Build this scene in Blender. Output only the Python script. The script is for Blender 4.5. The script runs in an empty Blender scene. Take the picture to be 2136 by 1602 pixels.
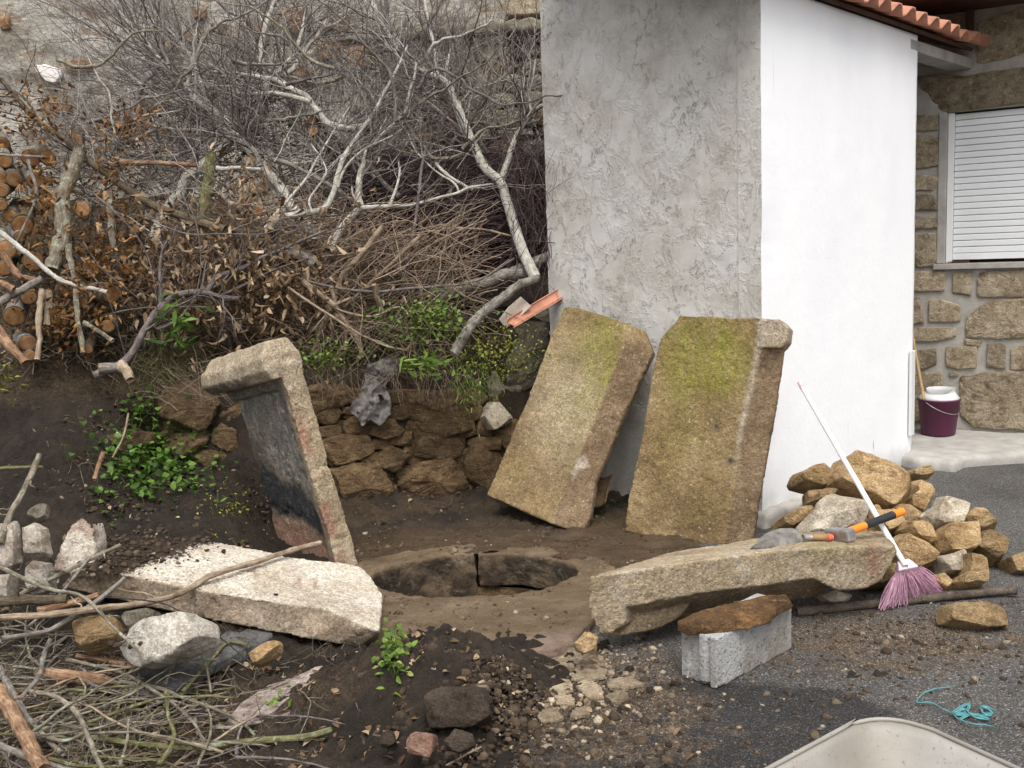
import bpy, math, random
import numpy as np
from mathutils import Matrix, Vector

SC = bpy.context.scene
COL = SC.collection

# ------------------------------------------------------------------ camera
FPX = 2077.0
PITCH, ROLL = math.radians(7.3), 0.036
CAM = np.array([0.0, 0.0, 1.55])
CF = np.array([0, math.cos(PITCH), -math.sin(PITCH)])
_u0 = np.array([0, math.sin(PITCH), math.cos(PITCH)])
_r0 = np.array([1.0, 0, 0])
CR = _r0 * math.cos(ROLL) - _u0 * math.sin(ROLL)
CU = _u0 * math.cos(ROLL) + _r0 * math.sin(ROLL)
cam_d = bpy.data.cameras.new('camera')
cam_d.sensor_width = 36.0
cam_d.lens = FPX / 2136 * 36.0
cam_d.clip_start, cam_d.clip_end = 0.05, 300
cam = bpy.data.objects.new('camera', cam_d)
COL.objects.link(cam)
cam.matrix_world = Matrix(((CR[0], CU[0], -CF[0], CAM[0]), (CR[1], CU[1], -CF[1], CAM[1]),
                           (CR[2], CU[2], -CF[2], CAM[2]), (0, 0, 0, 1)))
SC.camera = cam

# ------------------------------------------------------------------ light
SUN_EL, SUN_AZ = math.radians(62), math.radians(176)      # from behind the camera; a bright overcast
world = bpy.data.worlds.new('World')
SC.world = world
world.use_nodes = True
wn = world.node_tree
bg = wn.nodes['Background']
sky = wn.nodes.new('ShaderNodeTexSky')
sky.sky_type = 'NISHITA'
sky.sun_disc = False
sky.sun_elevation = SUN_EL
sky.sun_rotation = SUN_AZ
sky.dust_density = 4.0
hs = wn.nodes.new('ShaderNodeHueSaturation')
hs.inputs['Saturation'].default_value = 0.22            # cloud cover: a nearly white sky
wn.links.new(sky.outputs[0], hs.inputs['Color'])
wn.links.new(hs.outputs[0], bg.inputs['Color'])
bg.inputs['Strength'].default_value = 0.15
sun_d = bpy.data.lights.new('sun', 'SUN')
sun_d.energy = 1.2
sun_d.angle = math.radians(34)
sun_d.color = (1.0, 0.96, 0.9)
sun = bpy.data.objects.new('sun', sun_d)
COL.objects.link(sun)
_sd = Vector((math.sin(SUN_AZ) * math.cos(SUN_EL), math.cos(SUN_AZ) * math.cos(SUN_EL), math.sin(SUN_EL)))
sun.rotation_euler = _sd.to_track_quat('Z', 'Y').to_euler()
sun.location = (-4, -5, 9)
vs = SC.view_settings
vs.view_transform, vs.look, vs.exposure, vs.gamma = 'Standard', 'None', 0.80, 1.0
vs.use_curve_mapping = False
SC.cycles.max_bounces = 6

# ------------------------------------------------------------------ pixel -> place
def ray(x, y): return CF + CR * ((x - 1068) / FPX) - CU * ((y - 801) / FPX)
def at(x, y, d): return CAM + ray(x, y) * d
def ground(x, y, z=0.0):
    r = ray(x, y)
    return CAM + r * ((z - CAM[2]) / r[2])
def on_plane(x, y, o, n):
    r = ray(x, y)
    return CAM + r * (np.dot(o - CAM, n) / np.dot(r, n))
def unit(v):
    v = np.asarray(v, float)
    return v / max(1e-9, np.linalg.norm(v))

# ------------------------------------------------------------------ numpy noise
def _h(ix, iy, iz, seed):
    n = (ix.astype(np.int64) * 374761393 + iy.astype(np.int64) * 668265263 + iz.astype(np.int64) * 1274126177 + seed * 974711) & 0xffffffff
    n = ((n ^ (n >> 13)) * 1274126177) & 0xffffffff
    n = ((n ^ (n >> 16)) * 2246822519) & 0xffffffff
    return ((n ^ (n >> 15)) & 0xffffff) / float(0xffffff)
def vnoise(p, seed=0):
    p = np.asarray(p, float)
    i = np.floor(p).astype(np.int64)
    f = p - i
    f = f * f * f * (f * (f * 6 - 15) + 10)
    out = 0
    for dx in (0, 1):
        wx = f[:, 0] if dx else 1 - f[:, 0]
        for dy in (0, 1):
            wy = f[:, 1] if dy else 1 - f[:, 1]
            for dz in (0, 1):
                wz = f[:, 2] if dz else 1 - f[:, 2]
                out = out + wx * wy * wz * _h(i[:, 0] + dx, i[:, 1] + dy, i[:, 2] + dz, seed)
    return out * 2 - 1
def fbm(p, octs=4, seed=0, gain=0.5):
    a, s, o = 1.0, 0, 0
    for k in range(octs):
        o = o + a * vnoise(np.asarray(p) * (2.03 ** k) + 17.3 * k, seed + k)
        s += a
        a *= gain
    return o / s
def sstep(a, b, x):
    t = np.clip((x - a) / (b - a), 0, 1)
    return t * t * (3 - 2 * t)

# ------------------------------------------------------------------ mesh helpers
def mesh_np(name, V, faces_list, smooth=True, attrs=None):
    """V (n,3); faces_list: list of int arrays (k,3) or (k,4) or python list of lists."""
    me = bpy.data.meshes.new(name)
    V = np.asarray(V, np.float32)
    loops, starts, totals = [], [], []
    pos = 0
    if isinstance(faces_list, np.ndarray): faces_list = [faces_list]
    for Fa in faces_list:
        if isinstance(Fa, (list, tuple)) and len(Fa) and np.isscalar(Fa[0]): Fa = [Fa]
        if isinstance(Fa, np.ndarray):
            if len(Fa) == 0: continue
            k = Fa.shape[1]
            loops.append(Fa.reshape(-1).astype(np.int32))
            starts.append(pos + np.arange(len(Fa), dtype=np.int32) * k)
            totals.append(np.full(len(Fa), k, np.int32))
            pos += Fa.size
        else:
            for q in Fa:
                loops.append(np.array(q, np.int32))
                starts.append(np.array([pos], np.int32))
                totals.append(np.array([len(q)], np.int32))
                pos += len(q)
    L, S = np.concatenate(loops), np.concatenate(starts)
    me.vertices.add(len(V))
    me.vertices.foreach_set('co', V.reshape(-1))
    me.loops.add(len(L))
    me.loops.foreach_set('vertex_index', L)
    me.polygons.add(len(S))
    me.polygons.foreach_set('loop_start', S)
    me.update(calc_edges=True)
    me.polygons.foreach_set('use_smooth', np.full(len(S), smooth, bool))
    if attrs:
        for k, val in attrs.items():
            at_ = me.attributes.new(k, 'FLOAT', 'POINT')
            at_.data.foreach_set('value', np.asarray(val, np.float32))
    me.validate()
    return me

def props(o, label=None, cat=None, group=None, kind=None):
    if label: o['label'] = label
    if cat: o['category'] = cat
    if group: o['group'] = group
    if kind: o['kind'] = kind
    return o
ORG = {}
def thing(name, label, cat, loc, group=None):
    o = bpy.data.objects.new(name, None)
    o.empty_display_size = 0.1
    COL.objects.link(o)
    loc = np.asarray(loc, float)
    o.location = loc
    ORG[o.name] = loc
    return props(o, label, cat, group)
def put(name, V, faces, mat, parent=None, smooth=True, attrs=None, label=None, cat=None, group=None, kind=None):
    V = np.asarray(V, float)
    if parent is not None:
        org = ORG[parent.name]
    else:
        org = np.array([V[:, 0].mean(), V[:, 1].mean(), V[:, 2].min()])
    me = mesh_np(name, V - org, faces, smooth, attrs)
    o = bpy.data.objects.new(name, me)
    for m in (mat if isinstance(mat, (list, tuple)) else [mat]): me.materials.append(m)
    COL.objects.link(o)
    if parent is not None:
        o.parent = parent
        ORG[o.name] = org
    else:
        o.location = org
        ORG[o.name] = org
    return props(o, label, cat, group, kind)

def box(c, ax, ay, az, hx, hy, hz):
    c, ax, ay, az = map(np.asarray, (c, ax, ay, az))
    V = [c + ax * hx * i + ay * hy * j + az * hz * k for k in (-1, 1) for j in (-1, 1) for i in (-1, 1)]
    Fq = np.array([[0, 2, 3, 1], [4, 5, 7, 6], [0, 1, 5, 4], [2, 6, 7, 3], [0, 4, 6, 2], [1, 3, 7, 5]])
    return np.array(V), Fq
def join(parts):
    Vs, Fs, n = [], [], 0
    for V, Fa in parts:
        Vs.append(np.asarray(V, float))
        Fs.append([[i + n for i in q] for q in (Fa.tolist() if isinstance(Fa, np.ndarray) else Fa)])
        n += len(V)
    return np.concatenate(Vs), sum(Fs, [])
def bevel_obj(o, w, seg=2):
    m = o.modifiers.new('bevel', 'BEVEL'); m.width = w; m.segments = seg; m.limit_method = 'ANGLE'
    return o

def catmull(pts, n):
    """resample a polyline of any dimension to n points with a smooth spline"""
    P = np.asarray(pts, float)
    if len(P) == 2: return P[0] + (P[1] - P[0]) * np.linspace(0, 1, n)[:, None]
    E = np.vstack([2 * P[0] - P[1], P, 2 * P[-1] - P[-2]])
    d = np.r_[0, np.cumsum(np.linalg.norm(np.diff(P[:, :3], axis=0), axis=1) + 1e-9)]
    s = np.linspace(0, d[-1], n)
    k = np.clip(np.searchsorted(d, s, side='right') - 1, 0, len(P) - 2)
    t = ((s - d[k]) / (d[k + 1] - d[k]))[:, None]
    p0, p1, p2, p3 = E[k], E[k + 1], E[k + 2], E[k + 3]
    return 0.5 * (2 * p1 + (p2 - p0) * t + (2 * p0 - 5 * p1 + 4 * p2 - p3) * t ** 2 + (3 * p1 - p0 - 3 * p2 + p3) * t ** 3)

def tubes(P, R, sides=3, attr=None):
    """P (K,n,3) paths, R (K,n) radii -> V, quads, per-vertex attribute"""
    P = np.asarray(P, float); R = np.asarray(R, float)
    K, n, _ = P.shape
    T = np.gradient(P, axis=1)
    T /= np.linalg.norm(T, axis=2, keepdims=True) + 1e-9
    mean = P[:, -1] - P[:, 0]
    ref = np.where((np.abs(mean[:, 2:3]) > 0.8 * np.linalg.norm(mean, axis=1, keepdims=True)), np.array([[1.0, 0.2, 0.1]]), np.array([[0.13, 0.1, 1.0]]))
    ref = np.repeat(ref[:, None], n, 1)
    A = np.cross(T, ref); A /= np.linalg.norm(A, axis=2, keepdims=True) + 1e-9
    B = np.cross(T, A)
    ang = np.arange(sides) / sides * 2 * math.pi
    V = P[:, :, None] + (A[:, :, None] * np.cos(ang)[:, None] + B[:, :, None] * np.sin(ang)[:, None]) * R[:, :, None, None]
    idx = np.arange(K * n * sides).reshape(K, n, sides)
    a = idx[:, :-1]; b = idx[:, 1:]
    Fq = np.stack([a, np.roll(a, -1, 2), np.roll(b, -1, 2), b], -1).reshape(-1, 4)
    at_ = np.repeat(np.asarray(attr if attr is not None else np.zeros(K)), n * sides)
    return V.reshape(-1, 3), Fq, at_
def one_tube(pts, r0, r1, n=24, sides=8, wob=0.0, seed=0, knots=0.0):
    """a single limb: smooth path, tapered radius, closed ends; returns V, faces"""
    P = catmull(pts, n)
    if wob:
        P = P + wob * np.stack([fbm(P * 6 + 9.1 * k, 3, seed + k) for k in range(3)], 1)
    R = np.linspace(r0, r1, n)
    V, Fq, _ = tubes(P[None], R[None], sides)
    if knots:
        ax = np.repeat(P, sides, 0)
        V = ax + (V - ax) * (1 + knots * fbm(V * 28, 3, seed + 5))[:, None]
    faces = Fq.tolist()
    faces.append(list(range(sides)))
    faces.append(list(range((n - 1) * sides, n * sides))[::-1])
    return V, faces, P, R

def fibre(P, R, sides, seed=0):
    """coordinates that follow the grain of a limb, for bark"""
    lon = np.r_[0, np.cumsum(np.linalg.norm(np.diff(P, axis=0), axis=1))]
    a = np.arange(sides) / sides * 2 * math.pi
    r = np.repeat(np.maximum(R, 0.004), sides)
    return {'fx': np.tile(np.cos(a), len(P)) * r + seed * 1.37, 'fy': np.tile(np.sin(a), len(P)) * r + seed * 0.71, 'fz': np.repeat(lon, sides)}

def normals(V, F):
    N = np.zeros_like(V)
    for q in F:
        q = np.asarray(q)
        a, b, c = V[q[:, 0]], V[q[:, 1]], V[q[:, 2]]
        nn = np.cross(b - a, c - a)
        for k in range(q.shape[1]): np.add.at(N, q[:, k], nn)
    return N / (np.linalg.norm(N, axis=1, keepdims=True) + 1e-12)

def stone_geo(poly3, n, tf, tb, e=0.5, nt=44, nf=16, rough=0.03, seed=0, freq=9.0, facets=5, ragged=0.04):
    """A stone whose face has the outline poly3 (points in space), standing tf proud of and tb behind their mean plane,
    along n. Rounded-off block with facets and rough relief."""
    P3 = np.asarray(poly3, float)
    n = unit(n)
    # area centroid
    c = P3.mean(0)
    u = unit(np.cross([0, 0, 1.0], n)) if abs(n[2]) < 0.9 else unit(np.cross([1.0, 0, 0], n))
    v = np.cross(n, u)
    q = np.stack([(P3 - c) @ u, (P3 - c) @ v], 1)
    th = np.linspace(0, 2 * math.pi, nt, endpoint=False)
    rad = np.full(nt, 1e-3)
    for k in range(len(q)):
        a, b = q[k], q[(k + 1) % len(q)]
        d = b - a
        for j, t in enumerate(th):
            dx, dy = math.cos(t), math.sin(t)
            den = dx * d[1] - dy * d[0]
            if abs(den) < 1e-12: continue
            s = (a[0] * d[1] - a[1] * d[0]) / den
            w = (a[0] * dy - a[1] * dx) / den
            if s > 0 and -1e-6 <= w <= 1 + 1e-6: rad[j] = max(rad[j], s)
    size = rad.mean()
    rad = rad * (1 + ragged * fbm(np.stack([np.cos(th) * 2.3, np.sin(th) * 2.3, np.full(nt, seed * 3.7)], 1), 4, seed))
    ph = np.linspace(-math.pi / 2, math.pi / 2, nf + 2)[1:-1]
    rr = np.abs(np.cos(ph)) ** e
    hh = np.sign(ph) * np.abs(np.sin(ph)) ** e
    V = []
    for a, h in zip(rr, hh):
        t_ = tf if h > 0 else tb
        V.append(c + (np.cos(th) * rad * a)[:, None] * u + (np.sin(th) * rad * a)[:, None] * v + n * h * t_)
    V = np.concatenate(V + [[c - n * tb], [c + n * tf]])
    idx = np.arange(nf * nt).reshape(nf, nt)
    a, b = idx[:-1], idx[1:]
    Fq = np.stack([a, np.roll(a, -1, 1), np.roll(b, -1, 1), b], -1).reshape(-1, 4)
    k0, k1 = nf * nt, nf * nt + 1
    t0 = np.stack([np.roll(idx[0], -1), idx[0], np.full(nt, k0)], 1)
    t1 = np.stack([idx[-1], np.roll(idx[-1], -1), np.full(nt, k1)], 1)
    rng = np.random.default_rng(seed + 77)
    N = normals(V, [Fq, t0, t1])
    V = V + N * (size * rough * (1.6 * fbm(V * freq * 0.5, 3, seed + 3)))[:, None]
    for k in range(facets):                                  # chips: planes that cut off corners and tilt the face
        if k % 2:
            m = unit(n * rng.uniform(0.15, 0.9) + (u * math.cos(k * 2.4 + seed) + v * math.sin(k * 2.4 + seed)))
            lo, hi = 0.68, 0.90
        else:
            m = unit(n * 1.0 + u * rng.uniform(-0.6, 0.6) + v * rng.uniform(-0.6, 0.6))
            lo, hi = 0.60, 0.86
        d = (V - c) @ m
        lim = np.max(d) * rng.uniform(lo, hi)
        V = V - m * np.clip(d - lim, 0, None)[:, None] * 0.99
    N = normals(V, [Fq, t0, t1])
    lay = (V - c) @ unit(n * 0.9 + u * rng.normal(0, 0.5) + v * rng.normal(0, 0.5))
    step = fbm(np.stack([lay * 34 + 1.5 * fbm(V * freq * 0.6, 3, seed + 40), (V @ u) * 3, (V @ v) * 3], 1), 3, seed + 41)
    rid = 1 - np.abs(fbm(V * freq, 4, seed + 9)) * 2
    V = V + N * (size * rough * (0.7 * rid + 0.8 * step + 0.55 * fbm(V * freq * 4, 3, seed + 21)))[:, None]
    return V, [Fq, t0, t1]

def px_poly(pts, o, n): return [on_plane(x, y, o, n) for x, y in pts]
TOCAM = unit(-CF)
def stone_px(name, pts, d, mat, thick=0.12, tilt=(0, 0), tf=None, parent=None, seed=0, label=None, cat=None, group=None, **kw):
    """a stone whose outline, seen from where the photographer stood, is pts; it stands d metres away with a true thickness"""
    pts = np.asarray(pts, float)
    c = at(pts[:, 0].mean(), pts[:, 1].mean(), d)
    n = unit(TOCAM + CR * tilt[0] + np.array([0, 0, 1.0]) * tilt[1])
    n = np.asarray(n)
    P3 = px_poly(pts, c, n)
    V, Fa = stone_geo(P3, n, tf if tf is not None else thick * 0.35, thick * 0.65, seed=seed, **kw)
    return put(name, V, Fa, mat, parent, smooth=False, label=label, cat=cat, group=group)

def prism(poly3, n, t0, t1):
    P3 = np.asarray(poly3, float); n = unit(n); k = len(P3)
    # orientation so that faces look outwards
    ar = np.zeros(3)
    for i in range(k): ar += np.cross(P3[i], P3[(i + 1) % k])
    if ar @ n < 0: P3 = P3[::-1]
    V = np.concatenate([P3 + n * t0, P3 + n * t1])
    Fa = [list(range(k))[::-1], list(range(k, 2 * k))]
    for i in range(k):
        j = (i + 1) % k
        Fa.append([i, j, k + j, k + i])
    return V, Fa
def frustum(polyA, polyB):
    """closed solid between two rings with the same number of points"""
    A, B = np.asarray(polyA, float), np.asarray(polyB, float); k = len(A)
    n = (B - A).mean(0)
    ar = np.zeros(3)
    for i in range(k): ar += np.cross(A[i], A[(i + 1) % k])
    if ar @ n < 0: A, B = A[::-1], B[::-1]
    Fa = [list(range(k))[::-1], list(range(k, 2 * k))]
    for i in range(k):
        j = (i + 1) % k
        Fa.append([i, j, k + j, k + i])
    return np.concatenate([A, B]), Fa
def remeshed(solids, voxel, smooth_it=2):
    """union of closed solids as one evenly meshed stone"""
    V, Fa = join(solids)
    me = bpy.data.meshes.new('tmp'); me.from_pydata(V.tolist(), [], Fa)
    ob = bpy.data.objects.new('tmp', me); COL.objects.link(ob)
    m = ob.modifiers.new('r', 'REMESH'); m.mode = 'VOXEL'; m.voxel_size = voxel
    if smooth_it:
        s = ob.modifiers.new('s', 'SMOOTH'); s.factor = 0.5; s.iterations = smooth_it
    dg = bpy.context.evaluated_depsgraph_get()
    m2 = bpy.data.meshes.new_from_object(ob.evaluated_get(dg))
    nv = len(m2.vertices)
    W = np.empty(nv * 3, np.float32); m2.vertices.foreach_get('co', W)
    N = np.empty(nv * 3, np.float32); m2.vertex_normals.foreach_get('vector', N)
    q = np.empty(len(m2.loops), np.int32); m2.loops.foreach_get('vertex_index', q)
    lt = np.empty(len(m2.polygons), np.int32); m2.polygons.foreach_get('loop_total', lt)
    bpy.data.objects.remove(ob); bpy.data.meshes.remove(me); bpy.data.meshes.remove(m2)
    assert (lt == 4).all()
    return W.reshape(-1, 3).astype(float), N.reshape(-1, 3).astype(float), q.reshape(-1, 4)

# ------------------------------------------------------------------ material kit
class Mat:
    def __init__(s, name):
        s.m = bpy.data.materials.new(name); s.m.use_nodes = True
        s.t = s.m.node_tree; s.b = s.t.nodes['Principled BSDF']
        s.b.inputs['Roughness'].default_value = 0.9
        s.b.inputs['Specular IOR Level'].default_value = 0.3
        tc = s.t.nodes.new('ShaderNodeTexCoord')
        s.obj = tc.outputs['Object']
        geo = s.t.nodes.new('ShaderNodeNewGeometry')
        s.pos = geo.outputs['Position']; s.nor = geo.outputs['Normal']; s.back = geo.outputs['Backfacing']
        oi = s.t.nodes.new('ShaderNodeObjectInfo')
        s.rand = oi.outputs['Random']
        v = s.t.nodes.new('ShaderNodeVectorMath'); v.operation = 'MULTIPLY_ADD'
        cb = s.t.nodes.new('ShaderNodeCombineXYZ')
        for i in range(3): s.link(s.rand, cb.inputs[i])
        s.link(cb.outputs[0], v.inputs[0]); v.inputs[1].default_value = (31, 47, 19); s.link(s.obj, v.inputs[2])
        s.co = v.outputs[0]
    def link(s, a, b): s.t.links.new(a, b)
    def _set(s, inp, val):
        if hasattr(val, 'is_output'): s.link(val, inp)
        else:
            try: inp.default_value = val
            except Exception: inp.default_value = (*val, 1.0)
    def scale(s, vec, sx, sy, sz):
        n = s.t.nodes.new('ShaderNodeVectorMath'); n.operation = 'MULTIPLY'
        s.link(vec, n.inputs[0]); n.inputs[1].default_value = (sx, sy, sz); return n.outputs[0]
    def noise(s, scale, detail=4, rough=0.6, vec=None, dist=0.0):
        n = s.t.nodes.new('ShaderNodeTexNoise')
        s.link(vec or s.co, n.inputs['Vector'])
        n.inputs['Scale'].default_value = scale; n.inputs['Detail'].default_value = detail
        n.inputs['Roughness'].default_value = rough; n.inputs['Distortion'].default_value = dist
        return n.outputs['Fac']
    def vor(s, scale, feat='F1', vec=None, out='Distance', rnd=1.0):
        n = s.t.nodes.new('ShaderNodeTexVoronoi'); n.feature = feat
        s.link(vec or s.co, n.inputs['Vector']); n.inputs['Scale'].default_value = scale
        if 'Randomness' in n.inputs: n.inputs['Randomness'].default_value = rnd
        return n.outputs[out]
    def ramp(s, fac, stops, mode='LINEAR'):
        n = s.t.nodes.new('ShaderNodeValToRGB'); n.color_ramp.interpolation = mode
        s.link(fac, n.inputs[0])
        el = n.color_ramp.elements
        while len(el) < len(stops): el.new(0.5)
        for e_, (p_, c_) in zip(el, stops):
            e_.position = p_
            e_.color = (c_, c_, c_, 1) if not hasattr(c_, '__len__') else (*c_, 1)
        return n.outputs[0]
    def mix(s, fac, a, b, mode='MIX'):
        n = s.t.nodes.new('ShaderNodeMix'); n.data_type = 'RGBA'; n.blend_type = mode
        s._set(n.inputs[0], fac); s._set(n.inputs[6], a); s._set(n.inputs[7], b); return n.outputs[2]
    def math(s, op, a, b=0.0, clamp=False):
        n = s.t.nodes.new('ShaderNodeMath'); n.operation = op; n.use_clamp = clamp
        s._set(n.inputs[0], a); s._set(n.inputs[1], b); return n.outputs[0]
    def attr(s, name):
        n = s.t.nodes.new('ShaderNodeAttribute'); n.attribute_name = name; return n.outputs['Fac']
    def sep(s, vec):
        n = s.t.nodes.new('ShaderNodeSeparateXYZ'); s.link(vec, n.inputs[0]); return n.outputs
    def bump(s, h, strength=0.5, dist=0.01, prev=None):
        n = s.t.nodes.new('ShaderNodeBump'); s.link(h, n.inputs['Height'])
        n.inputs['Strength'].default_value = strength; n.inputs['Distance'].default_value = dist
        if prev is not None: s.link(prev, n.inputs['Normal'])
        return n.outputs[0]
    def done(s, color, normal=None, rough=None, metal=None, spec=None):
        s._set(s.b.inputs['Base Color'], color)
        if normal is not None: s.link(normal, s.b.inputs['Normal'])
        if rough is not None: s._set(s.b.inputs['Roughness'], rough)
        if metal is not None: s._set(s.b.inputs['Metallic'], metal)
        if spec is not None: s._set(s.b.inputs['Specular IOR Level'], spec)
        return s.m

def granite(name, dark, mid, light, grain=120, grain_amt=0.35, bump=0.6, wear=None, wear_amt=0.0, rough=0.92):
    """weathered granite: cloudy tone, coarse crystals, pits"""
    m = Mat(name)
    c = m.ramp(m.noise(3.2, 5, 0.65), [(0.3, dark), (0.5, mid), (0.72, light)])
    if wear is not None:
        w = m.ramp(m.noise(5.5, 6, 0.7), [(0.5, 0.0), (0.62, wear_amt)])
        c = m.mix(w, c, wear)
    g = m.vor(grain, out='Color')
    gs = m.ramp(m.sep(g)[0], [(0.0, 0.42), (0.25, 0.85), (0.7, 1.05), (1.0, 1.55)])
    c = m.mix(grain_amt, c, m.mix(1.0, c, gs, 'MULTIPLY'))
    h = m.math('ADD', m.math('MULTIPLY', m.noise(70, 4, 0.7), 0.7), m.math('MULTIPLY', m.noise(14, 4, 0.6), 0.9))
    nrm = m.bump(h, bump, 0.012)
    return m.done(c, nrm, rough)

def rubble_mat(name, dark, mid, light, layer=2.5, bump=0.9):
    """brown schist / rotten granite with layered relief, each stone its own tone"""
    m = Mat(name)
    c = m.ramp(m.noise(6, 7, 0.72), [(0.30, dark), (0.5, mid), (0.72, light)])
    st = m.noise(13, 7, 0.72, m.scale(m.co, 1, 1, layer), 0.3)
    c = m.mix(m.ramp(st, [(0.36, 0.8), (0.52, 0.0)]), c, m.mix(1.0, c, (0.42, 0.36, 0.30), 'MULTIPLY'))
    c = m.mix(m.ramp(m.noise(21, 5, 0.7), [(0.58, 0.0), (0.70, 0.55)]), c, tuple(min(1, v * 1.25 + 0.02) for v in light))
    spk = m.ramp(m.noise(110, 4, 0.8), [(0.34, 0.5), (0.5, 1.0), (0.66, 1.45)])
    c = m.mix(0.85, c, m.mix(1.0, c, spk, 'MULTIPLY'))
    tone = m.ramp(m.rand, [(0.0, 0.72), (0.5, 1.0), (1.0, 1.25)])
    c = m.mix(1.0, c, tone, 'MULTIPLY')
    h = m.math('ADD', m.math('MULTIPLY', st, 1.0), m.math('MULTIPLY', m.noise(55, 5, 0.75), 0.7))
    return m.done(c, m.bump(h, min(1.0, bump), 0.03), 0.92)
# ================================================================== materials
def soil_material():
    m = Mat('dark_soil')
    c = m.ramp(m.noise(3.0, 6, 0.7, m.pos), [(0.3, (0.016, 0.011, 0.007)), (0.52, (0.040, 0.027, 0.0175)), (0.75, (0.085, 0.058, 0.037))])
    mud = m.attr('mud')
    mc = m.ramp(m.noise(5.0, 5, 0.6, m.scale(m.pos, 1, 2.2, 1)), [(0.3, (0.078, 0.052, 0.028)), (0.55, (0.140, 0.093, 0.052)), (0.75, (0.210, 0.146, 0.088))])
    c = m.mix(mud, c, mc)
    lit = m.attr('litter')
    lc = m.ramp(m.noise(30, 5, 0.75, m.pos), [(0.3, (0.03, 0.02, 0.012)), (0.5, (0.10, 0.065, 0.035)), (0.7, (0.22, 0.15, 0.085))])
    c = m.mix(lit, c, lc)
    spk = m.ramp(m.noise(120, 3, 0.8, m.pos), [(0.35, 0.6), (0.5, 1.0), (0.68, 1.7)])
    c = m.mix(0.8, c, m.mix(1.0, c, spk, 'MULTIPLY'))
    h = m.math('ADD', m.noise(38, 6, 0.78, m.pos), m.math('MULTIPLY', m.noise(150, 3, 0.7, m.pos), 0.5))
    r = m.mix(mud, (0.95, 0.95, 0.95), m.ramp(m.noise(4, 4, 0.6, m.pos), [(0.42, 0.22), (0.60, 0.62)]))
    return m.done(c, m.bump(h, 1.0, 0.045), r, spec=0.4)

def asphalt_material():
    m = Mat('asphalt')
    c = m.ramp(m.noise(1.4, 5, 0.6, m.pos), [(0.3, (0.068, 0.064, 0.060)), (0.7, (0.115, 0.109, 0.103))])
    # darker, smoother patch in front of the block
    x, y, z = m.sep(m.pos)
    wob = m.math('MULTIPLY', m.math('SUBTRACT', m.noise(3.0, 5, 0.65, m.pos), 0.5), 0.55)
    dx = m.math('DIVIDE', m.math('SUBTRACT', x, 0.62), 0.66)
    dy = m.math('DIVIDE', m.math('SUBTRACT', y, 3.05), 0.42)
    d = m.math('ADD', m.math('ADD', m.math('MULTIPLY', dx, dx), m.math('MULTIPLY', dy, dy)), m.math('MULTIPLY', wob, 2.0))
    darkened = m.ramp(d, [(0.78, 1.0), (1.0, 0.0)])
    c = m.mix(darkened, c, m.mix(1.0, c, (0.36, 0.36, 0.37), 'MULTIPLY'))
    # crumbs and brown soil trodden about
    dx = m.math('DIVIDE', m.math('SUBTRACT', x, 1.45), 0.75)
    dy = m.math('DIVIDE', m.math('SUBTRACT', y, 3.75), 0.40)
    d2 = m.math('ADD', m.math('MULTIPLY', dx, dx), m.math('MULTIPLY', dy, dy))
    dx3 = m.math('DIVIDE', m.math('SUBTRACT', x, 0.25), 0.55)
    dy3 = m.math('DIVIDE', m.math('SUBTRACT', y, 3.3), 0.8)
    d3 = m.math('ADD', m.math('MULTIPLY', dx3, dx3), m.math('MULTIPLY', dy3, dy3))
    near = m.math('MAXIMUM', m.ramp(d2, [(0.1, 0.45), (1.0, 0.0)]), m.ramp(d3, [(0.1, 0.38), (1.0, 0.0)]))
    cov = m.ramp(m.math('ADD', m.noise(9, 6, 0.75, m.pos), m.math('MULTIPLY', near, 0.5)), [(0.56, 0.0), (0.74, 0.85)])
    c = m.mix(cov, c, m.ramp(m.noise(24, 4, 0.7, m.pos), [(0.3, (0.07, 0.05, 0.035)), (0.7, (0.16, 0.115, 0.075))]))
    st = m.vor(210, vec=m.pos, out='Color')
    agg = m.ramp(m.sep(st)[1], [(0.0, 0.35), (0.5, 0.85), (0.85, 1.3), (0.96, 2.6), (1.0, 4.2)])
    c = m.mix(0.85, c, m.mix(1.0, c, agg, 'MULTIPLY'))
    h = m.math('ADD', m.math('MULTIPLY', m.vor(210, vec=m.pos), -0.8), m.math('MULTIPLY', m.noise(38, 4, 0.7, m.pos), 0.9))
    r = m.mix(darkened, (0.92, 0.92, 0.92), (0.62, 0.62, 0.62))
    return m.done(c, m.bump(h, 0.8, 0.010), r)

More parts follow.
